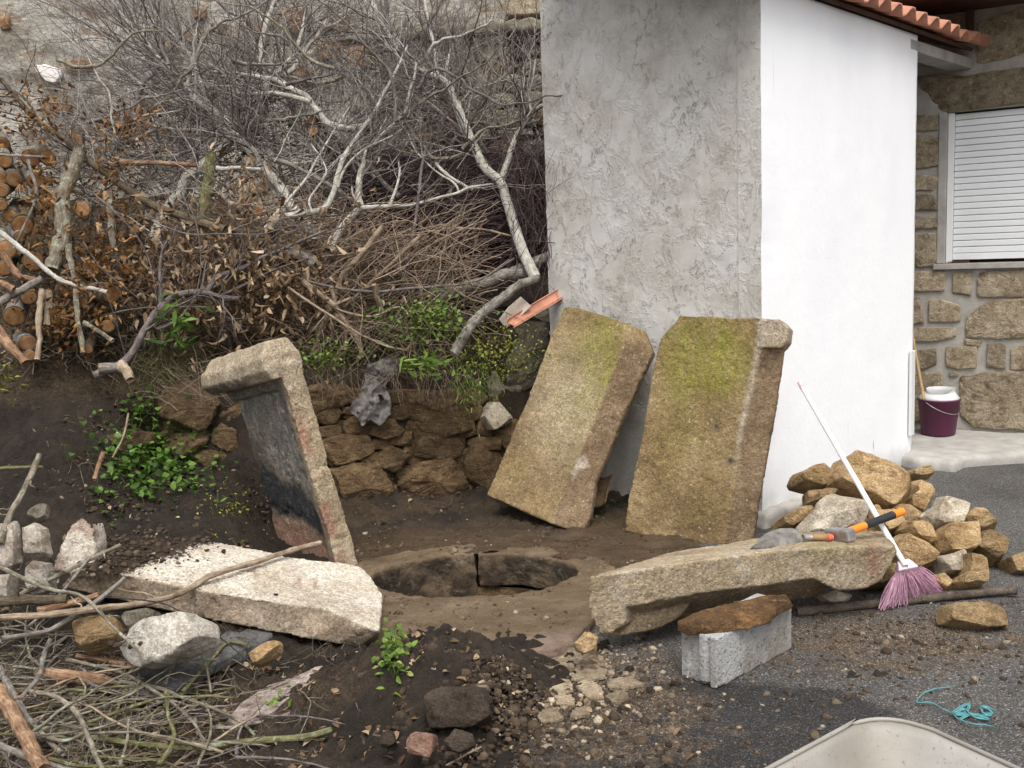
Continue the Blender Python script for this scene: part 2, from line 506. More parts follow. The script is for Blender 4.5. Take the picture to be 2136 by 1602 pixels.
def plaster_grey():
    m = Mat('grey_render')
    c = m.ramp(m.noise(2.6, 8, 0.70), [(0.32, (0.42, 0.385, 0.335)), (0.5, (0.515, 0.490, 0.450)), (0.68, (0.59, 0.575, 0.55))])
    dg = m.t.nodes.new('ShaderNodeVectorMath'); dg.operation = 'MULTIPLY_ADD'
    m.link(m.pos, dg.inputs[0]); dg.inputs[1].default_value = (1, 1, 0.8); dg.inputs[2].default_value = (3, 1, 2)
    n1 = m.noise(7.0, 6, 0.7, dg.outputs[0], 0.4)
    tear = m.ramp(n1, [(0.474, 0.0), (0.50, 1.0), (0.506, 0.0)])
    br = m.math('MULTIPLY', m.ramp(m.noise(12, 3, 0.6), [(0.49, 0.0), (0.53, 1.0)]), m.ramp(m.noise(2.4, 3, 0.6), [(0.40, 0.35), (0.6, 1.0)]))
    tear = m.math('MULTIPLY', tear, br)
    c = m.mix(m.math('MULTIPLY', tear, 0.8), c, (0.14, 0.12, 0.10))
    pit = m.math('MULTIPLY', m.ramp(m.noise(55, 5, 0.75), [(0.30, 1.0), (0.35, 0.0)]), m.ramp(m.noise(5, 3, 0.6), [(0.42, 0.1), (0.58, 1.0)]))
    c = m.mix(m.math('MULTIPLY', pit, 0.6), c, (0.16, 0.14, 0.11))
    tr = m.ramp(m.noise(9, 4, 0.6, m.scale(m.co, 1.6, 1.6, 0.5)), [(0.58, 0.0), (0.70, 0.5)])
    c = m.mix(tr, c, (0.56, 0.56, 0.56))
    h = m.math('ADD', m.math('MULTIPLY', m.noise(5, 3, 0.5), 0.6), m.math('ADD', m.math('ADD', m.math('MULTIPLY', m.noise(85, 4, 0.7), 0.22), m.math('MULTIPLY', m.ramp(n1, [(0.46, 0.0), (0.505, 1.0), (0.52, 0.85), (0.62, 0.1)]), 0.36)), m.math('ADD', m.math('MULTIPLY', tear, -0.7), m.math('MULTIPLY', pit, -0.5))))
    return m.done(c, m.bump(h, 0.6, 0.02), 0.95)

def plaster_white():
    m = Mat('white_limewash')
    x, y, z = m.sep(m.pos)
    c = m.ramp(m.noise(2.4, 5, 0.6, m.scale(m.co, 1, 1, 0.45)), [(0.3, (0.83, 0.83, 0.85)), (0.6, (0.88, 0.88, 0.885))])
    low = m.ramp(m.math('ADD', z, m.math('MULTIPLY', m.noise(6, 5, 0.7), 0.25)), [(0.10, 1.0), (0.30, 0.0)])
    c = m.mix(m.math('MULTIPLY', low, 0.75), c, (0.36, 0.35, 0.33))          # splash dirt along the foot of the wall
    run = m.ramp(m.noise(26, 3, 0.6, m.scale(m.co, 1.0, 1.0, 0.10)), [(0.71, 0.0), (0.73, 1.0)])
    fl = m.math('MULTIPLY', run, m.ramp(z, [(0.08, 1.0), (0.55, 0.0)]))
    c = m.mix(m.math('MULTIPLY', fl, 0.8), c, (0.06, 0.055, 0.05))
    h = m.math('ADD', m.noise(30, 5, 0.6), m.math('MULTIPLY', m.noise(6, 4, 0.6), 1.0))
    return m.done(c, m.bump(h, 0.22, 0.010), 0.9)

def simple(name, col, rough=0.7, var=0.15, scale=12, bump=0.0, metal=0.0, spec=0.3):
    m = Mat(name)
    c = m.ramp(m.noise(scale, 5, 0.65), [(0.3, tuple(v * (1 - var) for v in col)), (0.7, tuple(min(1, v * (1 + var)) for v in col))])
    nrm = m.bump(m.noise(scale * 4, 4, 0.6), bump, 0.006) if bump else None
    return m.done(c, nrm, rough, metal, spec)

M_SOIL = soil_material()
M_ASPH = asphalt_material()
M_GREY = plaster_grey()
M_WHITE = plaster_white()
M_CONC = simple('pale_concrete', (0.36, 0.34, 0.31), 0.92, 0.22, 7, 0.6)
M_TILE = simple('terracotta', (0.46, 0.215, 0.14), 0.85, 0.25, 9, 0.4)
M_DARKWOOD = simple('dark_timber', (0.075, 0.036, 0.022), 0.8, 0.3, 10, 0.4)
M_HSTONE = rubble_mat('house_granite', (0.25, 0.190, 0.122), (0.40, 0.322, 0.22), (0.54, 0.46, 0.345), 1.2, 1.0)
M_MORTAR = simple('mortar', (0.36, 0.335, 0.295), 0.95, 0.18, 14, 0.7)
M_WHITEMETAL = simple('white_lacquer', (0.78, 0.79, 0.79), 0.4, 0.03, 5, 0.0, 0.0, 0.5)
M_WSTONE = rubble_mat('brown_wall_stone', (0.080, 0.050, 0.025), (0.160, 0.102, 0.052), (0.28, 0.195, 0.105), 2.8, 1.0)
M_RUBBLE = rubble_mat('ochre_rubble', (0.22, 0.138, 0.064), (0.40, 0.268, 0.132), (0.56, 0.41, 0.24), 2.4, 0.9)
M_PALESTONE = rubble_mat('pale_rubble', (0.27, 0.225, 0.165), (0.42, 0.36, 0.275), (0.56, 0.50, 0.40), 1.5, 0.7)
M_GREYSTONE = rubble_mat('grey_weathered_stone', (0.10, 0.085, 0.06), (0.19, 0.165, 0.12), (0.33, 0.30, 0.24), 1.4, 0.9)

# ================================================================== ground
WELL_C, WELL_A, WELL_B = np.array([-0.215, 4.655]), 0.505, 0.36
def y_wall(x): return 6.53 + 0.35 * x
MOUND = ground(905, 1462, 0.0)
def height(x, y):
    x, y = np.asarray(x, float), np.asarray(y, float)
    yw = y_wall(np.clip(x, -3, 0.6))
    k = 0.09 + 0.29 * sstep(-1.85, -2.5, x)
    left = 0.24 + k * (y - 4.35)
    left = np.where(y < 4.35, 0.02 + 0.22 * sstep(3.45, 4.35, y), left)
    edge = np.where(y > 4.7, sstep(-1.22, -1.62, x), sstep(-0.75, -1.25, x + (y - 4.3) * 0.6 * (y > 4.3)))
    pit = 0.012 + 0.045 * sstep(0.45, 0.0, yw - y) + 0.05 * sstep(-0.45, -1.1, x) * sstep(5.0, 5.8, y)
    wr = np.sqrt(((x - WELL_C[0]) / WELL_A) ** 2 + ((y - WELL_C[1]) / WELL_B) ** 2)
    pit = pit + 0.010 * sstep(2.2, 1.3, wr) * sstep(4.5, 4.8, y)
    low = pit + (left - pit) * edge
    bank = 0.74 + 0.33 * sstep(-0.35, 0.15, x) + 0.42 * (y - yw) - 0.10 * np.clip(y - yw - 2.2, 0, 9)
    bank = np.maximum(bank, low * (x < -1.2))
    t = sstep(-0.01, 0.10, y - yw)
    z = low * (1 - t) + bank * t
    z = z + 0.21 * np.exp(-(((x - MOUND[0]) / 0.33) ** 2 + ((y - MOUND[1]) / 0.30) ** 2))
    # right and front limits of the earth: it runs out over the asphalt
    front = sstep(0.36, -0.10, x - 0.25 * np.clip(y - 3.4, -1, 0.6) + 0.0 * y)
    mudr = sstep(1.35, 0.75, x) * sstep(4.25, 4.75, y - 0.15 * x)
    lim = np.maximum(front, mudr)
    lim = np.where(y > yw, 1.0, lim)
    return -0.05 + (z + 0.05) * lim, lim
def soil_z(x, y):
    return float(height(np.array([x]), np.array([y]))[0][0])
def on_soil(px, py, lift=0.0):
    """the point of the earth surface that is seen at a pixel"""
    d = np.linspace(2.4, 10.5, 500)
    p = CAM[None] + ray(px, py)[None] * d[:, None]
    hz = np.maximum(height(p[:, 0], p[:, 1])[0], 0.0) + lift
    k = np.argmax(p[:, 2] <= hz) if (p[:, 2] <= hz).any() else len(d) - 1
    return np.array([p[k, 0], p[k, 1], hz[k]])

def build_soil():
    xs = np.arange(-5.2, 1.6, 0.019); ys = np.concatenate([np.arange(1.9, 7.2, 0.019), np.arange(7.2, 10.2, 0.06)])
    X, Y = np.meshgrid(xs, ys)
    x, y = X.ravel(), Y.ravel()
    wx = x + 0.10 * fbm(np.stack([x * 2.2, y * 2.2, 0 * x], 1), 4, 5)
    wy = y + 0.10 * fbm(np.stack([x * 2.2, y * 2.2, 0 * x + 9], 1), 4, 8)
    z, lim = height(wx, wy)
    p = np.stack([x, y, z], 1)
    mudmask = sstep(1.5, 0.9, x) * sstep(-1.05, -0.75, x) * sstep(3.9, 4.3, y) * sstep(0.30, 0.05, z) * sstep(5.75, 5.25, y + 0.12 * fbm(np.stack([x * 4, y * 4, 0 * x], 1), 3, 44) - 0.45 * np.clip(x, 0, 1))
    mudtint = np.maximum(mudmask, 0.62 * sstep(1.3, 0.8, x) * sstep(-1.25, -1.0, x) * sstep(5.1, 5.4, y) * sstep(0.75, 0.35, z) * sstep(-0.45, 0.35, fbm(np.stack([x * 5, y * 5, 0 * x], 1), 4, 45)))
    rough = 1 - 0.75 * mudmask
    z = z + rough * (0.036 * fbm(p * 5, 5, 2) + 0.05 * (np.abs(fbm(p * 13, 4, 3))) + 0.022 * (1 - np.abs(fbm(p * 30, 2, 33)) * 3)) + mudmask * 0.010 * fbm(p * 9, 4, 4)
    litter = sstep(0.02, 0.3, y - y_wall(np.clip(x, -3, 0.6))) * 0.8
    litter = np.maximum(litter, 0.55 * sstep(3.9, 3.2, y) * sstep(-0.3, -0.7, x) * sstep(-0.2, 0.3, fbm(p * 3, 4, 12)))
    idx = np.arange(len(x)).reshape(X.shape)
    q = np.stack([idx[:-1, :-1], idx[:-1, 1:], idx[1:, 1:], idx[1:, :-1]], -1).reshape(-1, 4)
    cx, cy = x[q].mean(1), y[q].mean(1)
    inside = ((cx - WELL_C[0]) / (WELL_A * 1.06)) ** 2 + ((cy - WELL_C[1]) / (WELL_B * 1.06)) ** 2 < 1
    keep = ~inside & (z[q].max(1) > -0.045)
    # no earth inside the shed
    rel = np.stack([cx - SHED_C[0], cy - SHED_C[1]], 1)
    ins = (rel @ SHED_G[:2] > 0.1) & (rel @ SHED_W[:2] > 0.1)
    keep &= ~ins
    return put('soil_bank', np.stack([x, y, z], 1), [q[keep]], M_SOIL, attrs={'mud': mudtint, 'litter': litter}, kind='structure')

# shed position is needed by the earth sheet
SHED_C = ground(1590, 1085, 0.03)
SHED_W = unit(np.array([0.69, 0.72, 0]))       # along the white wall
SHED_G = unit(np.array([-0.72, 0.69, 0]))      # along the grey wall
build_soil()

def build_asphalt():
    x0, x1, y0, y1 = -1.0, 0.34, 4.1, 5.35          # opening for the well and its mud floor (covered by the earth sheet)
    xs, ys = [-60, x0, x1, 60], [-60, y0, y1, 60]
    V, Fq = [], []
    for j in range(3):
        for i in range(3):
            if i == 1 and j == 1: continue
            n = len(V)
            V += [(xs[i], ys[j], 0), (xs[i + 1], ys[j], 0), (xs[i + 1], ys[j + 1], 0), (xs[i], ys[j + 1], 0)]
            Fq.append([n, n + 1, n + 2, n + 3])
    put('asphalt_yard', np.array(V, float), [Fq], M_ASPH, kind='structure')
build_asphalt()

# ================================================================== well
def wet_rim():
    m = Mat('muddy_granite')
    x, y, z = m.sep(m.pos)
    c = m.ramp(m.noise(4.5, 5, 0.65, m.scale(m.pos, 1, 2.0, 1)), [(0.3, (0.125, 0.085, 0.047)), (0.52, (0.205, 0.142, 0.083)), (0.74, (0.31, 0.23, 0.148))])
    c = m.mix(m.attr('darkened'), c, m.ramp(m.noise(14, 5, 0.7), [(0.3, (0.022, 0.014, 0.007)), (0.7, (0.070, 0.044, 0.021))]))  # damp inner faces, with the shade inside the well painted into the colour
    edge = m.ramp(m.math('ADD', y, m.math('MULTIPLY', m.noise(7, 4, 0.6, m.pos), 0.22)), [(0.0, 0.0), (1.0, 0.0)])
    spk = m.ramp(m.noise(110, 3, 0.8, m.pos), [(0.35, 0.7), (0.5, 1.0), (0.7, 1.4)])
    c = m.mix(0.6, c, m.mix(1.0, c, spk, 'MULTIPLY'))
    scr = m.ramp(m.noise(16, 6, 0.75, m.scale(m.pos, 0.35, 1.6, 1)), [(0.54, 0.0), (0.64, 0.75)])
    c = m.mix(scr, c, m.ramp(m.noise(60, 4, 0.7), [(0.3, (0.16, 0.12, 0.08)), (0.7, (0.33, 0.265, 0.19))]))
    pk = m.attr('clean')
    c = m.mix(pk, c, m.ramp(m.noise(9, 5, 0.7), [(0.3, (0.23, 0.15, 0.105)), (0.7, (0.40, 0.30, 0.235))]))
    h = m.math('ADD', m.noise(46, 6, 0.78), m.math('MULTIPLY', m.noise(12, 3, 0.6), 0.8))
    r = m.ramp(m.noise(6, 4, 0.6), [(0.4, 0.30), (0.65, 0.8)])
    return m.done(c, m.bump(h, 1.0, 0.03), r, spec=0.45)
M_RIM = wet_rim()
well = thing('stone_well', 'old round well mouth with muddy granite rim and dark damp inside, shade painted in', 'well', [WELL_C[0], WELL_C[1], 0.0])
def arc(t0, t1, n=20, s=1.0):
    t = np.radians(np.linspace(t0, t1, n))
    return [np.array([WELL_C[0] + WELL_A * s * math.cos(a), WELL_C[1] + WELL_B * s * math.sin(a), 0.0]) for a in t]
def rim_stone(inner, outer, z0, z1, seed, clean=None, label=None):
    V, N, Fq = remeshed([prism(inner + outer[::-1], (0, 0, 1), z0, z1)], 0.012, 3)
    V = V + N * (0.012 * fbm(V * 7, 4, seed) + 0.010 * fbm(V * 24, 4, seed + 1))[:, None]
    cl = np.zeros(len(V)) if clean is None else clean(V)
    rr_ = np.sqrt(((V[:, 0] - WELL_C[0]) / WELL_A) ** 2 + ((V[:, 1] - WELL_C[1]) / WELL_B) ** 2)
    darkened = sstep(1.03, 0.99, rr_ + 0.02 * fbm(V * 9, 3, seed + 7)) * sstep(0.035, 0.0, V[:, 2])  # mask of the inner faces that carry the painted shade
    put('rim_stone', V, [Fq], M_RIM, well, attrs={'clean': cl, 'darkened': darkened}, label=label)
fr_out = [ground(x, y, 0.05) * np.array([1, 1, 0]) for x, y in [(640, 1235), (690, 1300), (800, 1352), (960, 1352), (1085, 1362), (1160, 1352), (1205, 1325), (1238, 1290), (1262, 1235), (1268, 1205)]]
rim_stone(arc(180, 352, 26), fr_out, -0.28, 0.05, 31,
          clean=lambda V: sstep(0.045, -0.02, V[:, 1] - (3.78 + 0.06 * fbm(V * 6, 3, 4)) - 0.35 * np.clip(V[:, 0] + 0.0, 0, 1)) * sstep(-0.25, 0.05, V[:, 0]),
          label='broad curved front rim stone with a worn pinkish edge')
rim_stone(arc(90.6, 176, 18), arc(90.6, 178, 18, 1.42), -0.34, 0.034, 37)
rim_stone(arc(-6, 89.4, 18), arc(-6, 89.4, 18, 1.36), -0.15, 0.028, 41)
def shaft():
    n, rings = 60, np.linspace(-0.16, -1.7, 18)
    V = []
    for z in rings:
        for t in np.linspace(0, 2 * math.pi, n, endpoint=False):
            V.append([WELL_C[0] + WELL_A * 1.05 * math.cos(t), WELL_C[1] + WELL_B * 1.05 * math.sin(t), z])
    V = np.array(V)
    rad = V - np.array([WELL_C[0], WELL_C[1], 0]); rad[:, 2] = 0
    V = V + rad * (0.10 * fbm(V * 8, 4, 3))[:, None]
    idx = np.arange(n * len(rings)).reshape(len(rings), n)
    a, b = idx[:-1], idx[1:]
    q = np.stack([a, np.roll(a, -1, 1), np.roll(b, -1, 1), b], -1).reshape(-1, 4)
    put('shaft', V, [q, [idx[-1].tolist()]], M_WSTONE, well)
shaft()
M_WATER = simple('well_water', (0.02, 0.016, 0.012), 0.05, 0.1, 3, 0, 0, 0.5)
put('well_water', np.array([[WELL_C[0] + 0.5 * math.cos(t), WELL_C[1] + 0.36 * math.sin(t), -1.25] for t in np.linspace(0, 6.283, 24, endpoint=False)]),
    [[list(range(24))]], M_WATER, well)

# ================================================================== shed
SHED_N = np.array([0.72, -0.69, 0]) / np.linalg.norm([0.72, -0.69])      # out of the white wall
GREY_N = -SHED_W                                                          # out of the grey wall
W_LEN = float((on_plane(1901, 962, SHED_C, SHED_N) - SHED_C) @ SHED_W)
EAVE_Z = float(on_plane(1817, 30, SHED_C + SHED_N * 0.10, SHED_N)[2])
G_LEN = 1.55
shed = thing('plastered_shed', 'tall shed with one grey rendered face, one white face and a tiled eave', 'shed', [*(SHED_C + SHED_W * 0.6 + SHED_G * 0.6)[:2], 0])
def wall_face(name, along, n, L, ztop0, ztop1, amp, mat, seed, step=0.02, thick=0.14, flip=False):
    nu = int(L / step); nv = int(max(ztop0, ztop1) / step)
    u = np.linspace(0, 1, nu); v = np.linspace(0, 1, nv)
    U, Vv = np.meshgrid(u, v)
    ztop = ztop0 + (ztop1 - ztop0) * U
    z = -0.05 + (ztop + 0.05) * Vv
    base = SHED_C[None, None] * np.array([1, 1, 0]) + along[None, None] * (U * L)[..., None] + np.array([0, 0, 1.0]) * z[..., None]
    p = base.reshape(-1, 3)
    d = amp * (fbm(p * 1.6, 3, seed) * 1.6 + fbm(p * 9, 5, seed + 3) * 0.8 + np.abs(fbm(p * 22, 3, seed + 6)) * 0.5)
    uu = U.ravel()
    fade = sstep(0, 0.16, uu)
    # the arris wanders a little, the same for both faces
    q = np.stack([0 * z.ravel(), 0 * z.ravel(), z.ravel()], 1)
    w1, w2 = 0.008 * fbm(q * 4 + 3, 4, 50), 0.008 * fbm(q * 4 + 8, 4, 51)
    edge = (1 - sstep(0, 0.12, uu))
    other = SHED_N if n is GREY_N else GREY_N
    s1, s2 = (w1, w2) if n is SHED_N else (w2, w1)
    p = p + n * (d * fade + s1 * edge)[:, None] + other * (s2 * edge)[:, None]
    lend = (uu > 0.999)
    p = p - along * (lend * 0.012 * np.abs(fbm(q * 3 + 20, 4, 53)))[:, None]
    idx = np.arange(len(p)).reshape(nv, nu)
    fq = np.stack([idx[:-1, :-1], idx[:-1, 1:], idx[1:, 1:], idx[1:, :-1]], -1).reshape(-1, 4)
    if flip: fq = fq[:, ::-1]
    # body of the wall behind the rendered face
    ins = thick
    c0, c1 = idx[0, 0], idx[0, -1]; c2, c3 = idx[-1, -1], idx[-1, 0]
    bk = np.array([p[c0], p[c1], p[c2], p[c3]]) - n * ins
    m0 = len(p)
    P2 = np.concatenate([p, bk])
    side = [[int(i) for i in idx[:, -1][::-1]] + [m0 + 1, m0 + 2], [int(i) for i in idx[-1]] + [m0 + 2, m0 + 3], [m0 + 3, m0 + 2, m0 + 1, m0]]
    put(name, P2, [fq, side], mat, shed, smooth=True)
wall_face('grey_wall', SHED_G, GREY_N, G_LEN, EAVE_Z + 0.02, EAVE_Z + 0.02 + G_LEN * 0.38, 0.006, M_GREY, 11, 0.016, flip=True)
wall_face('white_wall', SHED_W, SHED_N, W_LEN, EAVE_Z + 0.02, EAVE_Z + 0.02, 0.0016, M_WHITE, 21, 0.025)

# roof tiles: S-shaped clay tiles, eave running along the white wall and on over the passage
R_END = float((on_plane(2058, 104, SHED_C + SHED_N * 0.12, SHED_N) - SHED_C) @ SHED_W)
SL = math.radians(20)
UPR = unit(SHED_G * math.cos(SL) + np.array([0, 0, 1.0]) * math.sin(SL))      # up the slope
RN = unit(np.cross(SHED_W, UPR)); RN = RN if RN[2] > 0 else -RN
PITCH_T = 0.192
def tile_mesh():
    n = 13
    a = np.linspace(-0.5, 0.5, n)
    prof = 0.058 * np.clip(np.cos(a * 2 * math.pi) * 0.62 + 0.5, 0, 1) ** 0.8
    V = []
    for l in (0.0, 0.42):
        for top in (0.0, 0.013):
            for ai, pz in zip(a, prof):
                V.append(SHED_W * ai * PITCH_T * 1.03 + UPR * l + RN * (pz + top + (0.022 if l == 0 else 0)))
    V = np.array(V)
    i = np.arange(n - 1)
    r = lambda k: k * n
    F_ = [np.stack([r(1) + i, r(1) + i + 1, r(3) + i + 1, r(3) + i], 1), np.stack([r(0) + i + 1, r(0) + i, r(2) + i, r(2) + i + 1], 1),
          np.stack([r(0) + i, r(0) + i + 1, r(1) + i + 1, r(1) + i], 1), np.stack([r(2) + i + 1, r(2) + i, r(3) + i, r(3) + i + 1], 1)]
    F_.append([[r(0), r(1), r(3), r(2)], [r(0) + n - 1, r(2) + n - 1, r(3) + n - 1, r(1) + n - 1]])
    return V, F_
tv, tf_ = tile_mesh()
tme = mesh_np('roof_tile', tv, tf_, True); tme.materials.append(M_TILE)
rng = np.random.default_rng(4)
eave0 = SHED_C * np.array([1, 1, 0]) + SHED_N * 0.13 + np.array([0, 0, EAVE_Z + 0.015])
s = R_END - PITCH_T * 0.5
k = 0
while s > -0.35:
    for row in range(4):
        o = bpy.data.objects.new('roof_tile', tme)
        COL.objects.link(o); o.parent = shed
        jit = rng.normal(0, 0.004, 3) if row == 0 else (0, 0, 0)
        o.location = Vector(eave0 + SHED_W * s + UPR * (row * 0.37) - ORG[shed.name] + np.array(jit))
        o.rotation_euler = (0, 0, float(rng.normal(0, 0.012)))
    s -= PITCH_T
# boards under the tiles
bc = eave0 + SHED_W * (R_END - 0.02 + -0.4) / 2 + UPR * 0.84 - RN * 0.016
V, Fq = box(bc, SHED_W, UPR, RN, (R_END + 0.36) / 2, 0.74, 0.012)
put('roof_boarding', V, [Fq], M_DARKWOOD, shed, smooth=False)
# concrete beam carrying the eave over the passage
b0 = on_plane(1903, 84, SHED_C + SHED_N * 0.02, SHED_N); b1 = on_plane(2041, 122, SHED_C + SHED_N * 0.02, SHED_N)
bl = float((b1 - b0) @ SHED_W)
zb = EAVE_Z - 0.050
V, Fq = box(b0 * np.array([1, 1, 0]) + SHED_W * (bl / 2 + 0.02) - SHED_N * 0.10 + np.array([0, 0, zb]), SHED_W, SHED_N, (0, 0, 1.0), bl / 2, 0.08, 0.038)
bevel_obj(put('eave_beam', V, [Fq], M_CONC, shed, smooth=False), 0.008)
# rough cement skirt at the foot of the white wall
V, N, Fq = remeshed([prism([SHED_C * np.array([1, 1, 0]) + SHED_W * a + SHED_N * b for a, b in ((-0.05, -0.05), (-0.05, 0.05), (0.35, 0.09), (0.75, 0.06), (0.75, -0.05))], (0, 0, 1), -0.05, 0.085)], 0.02, 4)
V = V + N * (0.03 * fbm(V * 6, 4, 3))[:, None]
put('cement_skirt', V, [Fq], M_CONC, shed)

# ================================================================== house behind
H_R = unit(np.array([0.857, -0.515, 0])); H_N = np.array([-H_R[1] * -1, 0, 0])
H_N = unit(np.array([-0.515, -0.857, 0]))
H_O = ground(2090, 896, 0.09)
house = thing('stone_house', 'granite house wall with pale mortar joints and a closed white roller shutter', 'house', H_O * np.array([1, 1, 0]))
Z1 = np.array([0, 0, 1.0])
def hpt(x, y, off=0.0): return on_plane(x, y, H_O + H_N * off, H_N)
wl, wr = hpt(1974, 330), hpt(2330, 330)
wt, wb = hpt(2000, 232)[2], hpt(2000, 549)[2]
uL = float((wl - H_O) @ H_R); uR = uL + 1.30
def hbox(name, u0, u1, z0, z1, n0, n1, mat, parent=house, bev=0.0):
    c = H_O * np.array([1, 1, 0]) + H_R * (u0 + u1) / 2 + Z1 * (z0 + z1) / 2 + H_N * (n0 + n1) / 2
    V, Fq = box(c, H_R, H_N, Z1, (u1 - u0) / 2, (n1 - n0) / 2, (z1 - z0) / 2)
    o = put(name, V, [Fq], mat, parent, smooth=False)
    if bev: bevel_obj(o, bev)
    return o
# mortar body round the window opening
hbox('wall_core', -2.6, uL, -0.1, 4.6, -0.35, 0.0, M_MORTAR)
hbox('wall_core', uL, uR, -0.1, wb, -0.35, 0.0, M_MORTAR)
hbox('wall_core', uL, uR, wt, 4.6, -0.35, 0.0, M_MORTAR)
hbox('wall_core', uR, 3.6, -0.1, 4.6, -0.35, 0.0, M_MORTAR)
HST = [[(1906, 152), (2000, 160), (2200, 132), (2310, 112), (2310, 200), (2136, 215), (1980, 232), (1906, 226)],
       [(2040, 30), (2136, 12), (2260, -10), (2260, 92), (2136, 115), (2040, 134)], [(1905, 36), (2014, 30), (2018, 128), (1905, 140)],
       [(1880, 238), (1956, 242), (1957, 272), (1880, 276)], [(1880, 282), (1958, 284), (1957, 351), (1880, 352)], [(1880, 366), (1957, 366), (1957, 396), (1880, 398)],
       [(1880, 405), (1956, 406), (1956, 438), (1880, 440)], [(1880, 450), (1955, 451), (1955, 476), (1880, 478)], [(1880, 488), (1954, 487), (1952, 554), (1880, 558)],
       [(1870, 568), (1972, 566), (1970, 606), (1870, 607)], [(1988, 570), (2027, 568), (2026, 619), (1987, 617)], [(2038, 567), (2140, 563), (2200, 562), (2200, 612), (2136, 618), (2040, 620)],
       [(1860, 620), (1928, 619), (1927, 674), (1860, 676)], [(1939, 626), (2002, 624), (2004, 668), (1985, 672), (1938, 670)], [(2014, 630), (2136, 622), (2215, 620), (2212, 700), (2136, 704), (2060, 707), (2016, 702)],
       [(1860, 684), (1998, 682), (1996, 702), (1945, 712), (1860, 716)], [(2012, 706), (2050, 710), (2044, 722), (2012, 718)], [(1913, 729), (1953, 726), (1954, 768), (1915, 770)],
       [(1972, 724), (2043, 722), (2040, 766), (2000, 770), (1974, 764)], [(2060, 716), (2098, 714), (2098, 768), (2058, 768)], [(2110, 720), (2180, 716), (2180, 768), (2108, 770)],
       [(1979, 776), (1996, 774), (2000, 783), (1983, 786)], [(2002, 782), (2100, 774), (2200, 772), (2210, 890), (2136, 898), (2060, 892), (2003, 884)],
       [(1885, 778), (1965, 776), (1968, 884), (1885, 884)]]
for i, pts in enumerate(HST):
    P3 = [hpt(x, y) for x, y in pts]
    V, Fa = stone_geo(P3, H_N, 0.022, 0.05, e=0.2, nt=84, nf=22, rough=0.03, seed=300 + i, freq=16, facets=2, ragged=0.03)
    put('stone', V, Fa, M_HSTONE, house, smooth=False)
# window: shutter in white metal
shut = put('window', *box(H_O * np.array([1, 1, 0]) + H_R * (uL + uR) / 2 + Z1 * (wt + wb) / 2 - H_N * 0.16, H_R, H_N, Z1, 0.64, 0.01, (wt - wb) / 2)[:1], [box((0, 0, 0), (1, 0, 0), (0, 1, 0), (0, 0, 1), 1, 1, 1)[1]], M_DARKWOOD, house, smooth=False)
hbox('shutter_guide', uL + 0.006, uL + 0.050, wb + 0.005, wt - 0.004, -0.11, -0.03, M_WHITEMETAL, shut, 0.003)
hbox('shutter_guide', uR - 0.050, uR - 0.006, wb + 0.005, wt - 0.004, -0.11, -0.03, M_WHITEMETAL, shut, 0.003)
sb = hpt(2000, 528)[2]
ns = 22
for i in range(ns):
    z0 = sb + (wt - 0.01 - sb) * i / ns; z1 = sb + (wt - 0.01 - sb) * (i + 1) / ns - 0.0035
    hbox('slat', uL + 0.051, uR - 0.051, z0, z1, -0.085, -0.065, M_WHITEMETAL, shut, 0.006)
hbox('shutter_bar', uL + 0.051, uR - 0.051, sb - 0.052, sb - 0.003, -0.088, -0.058, M_WHITEMETAL, shut, 0.003)
hbox('window_sill', uL - 0.075, uR + 0.08, wb - 0.045, wb - 0.003, -0.12, 0.05, M_CONC, house, 0.004)
hbox('jamb', uL - 0.055, uL + 0.004, wb, wt - 0.005, -0.30, 0.016, M_CONC, house, 0.006)
hbox('wood_wedge', uL + 0.02, uL + 0.17, wb + 0.001, wb + 0.018, -0.09, -0.03, M_DARKWOOD, house, 0.002)
# timber eave of the house, high up
ez = hpt(2030, 22)[2]
hbox('eave_soffit', -3.2, 3.6, ez, ez + 0.10, 0.002, 0.75, M_DARKWOOD)
pz0, pz1 = hpt(2025, 78)[2], hpt(2025, 30)[2]
up = float((hpt(2025, 50) - H_O) @ H_R)
hbox('eave_bracket', up - 0.025, up + 0.025, pz0, pz1 + 0.1, 0.012, 0.07, M_DARKWOOD, house, 0.006)

# concrete apron in front of the house
ap = [ground(x, y, 0.045) * np.array([1, 1, 0]) for x, y in [(1872, 956), (1915, 966), (1960, 968), (1990, 972), (2012, 962), (2060, 958), (2136, 953), (2300, 945)]]
back = [H_O * np.array([1, 1, 0]) + H_R * 2.0 - H_N * 0.01, H_O * np.array([1, 1, 0]) - H_R * 2.2 - H_N * 0.01]
V, N, Fq = remeshed([prism(ap + back, (0, 0, 1), -0.08, 0.075)], 0.028, 2)
V = V + N * (0.012 * fbm(V * 5, 4, 3))[:, None]
put('concrete_apron', V, [Fq], M_CONC, kind='structure')

# ================================================================== old walls at the top of the bank
B_O = np.array([0, 9.7, 0.0]); B_N = unit(np.array([0.12, -1.0, 0]))
B_R = unit(np.array([1.0, 0.12, 0]))
def old_plaster():
    m = Mat('old_plaster')
    c = m.ramp(m.noise(1.6, 6, 0.62), [(0.3, (0.27, 0.23, 0.18)), (0.5, (0.42, 0.385, 0.33)), (0.7, (0.52, 0.49, 0.44))])
    b = m.ramp(m.noise(3.4, 6, 0.7, m.scale(m.co, 1, 1, 1.8)), [(0.54, 0.0), (0.62, 0.75)])
    c = m.mix(b, c, (0.24, 0.155, 0.085))
    g = m.ramp(m.noise(26, 5, 0.7), [(0.3, 0.55), (0.5, 1.0), (0.7, 1.25)])
    c = m.mix(1.0, c, g, 'MULTIPLY')
    return m.done(c, m.bump(m.math('ADD', m.noise(24, 6, 0.7), m.noise(7, 5, 0.6)), 1.0, 0.05), 0.95)
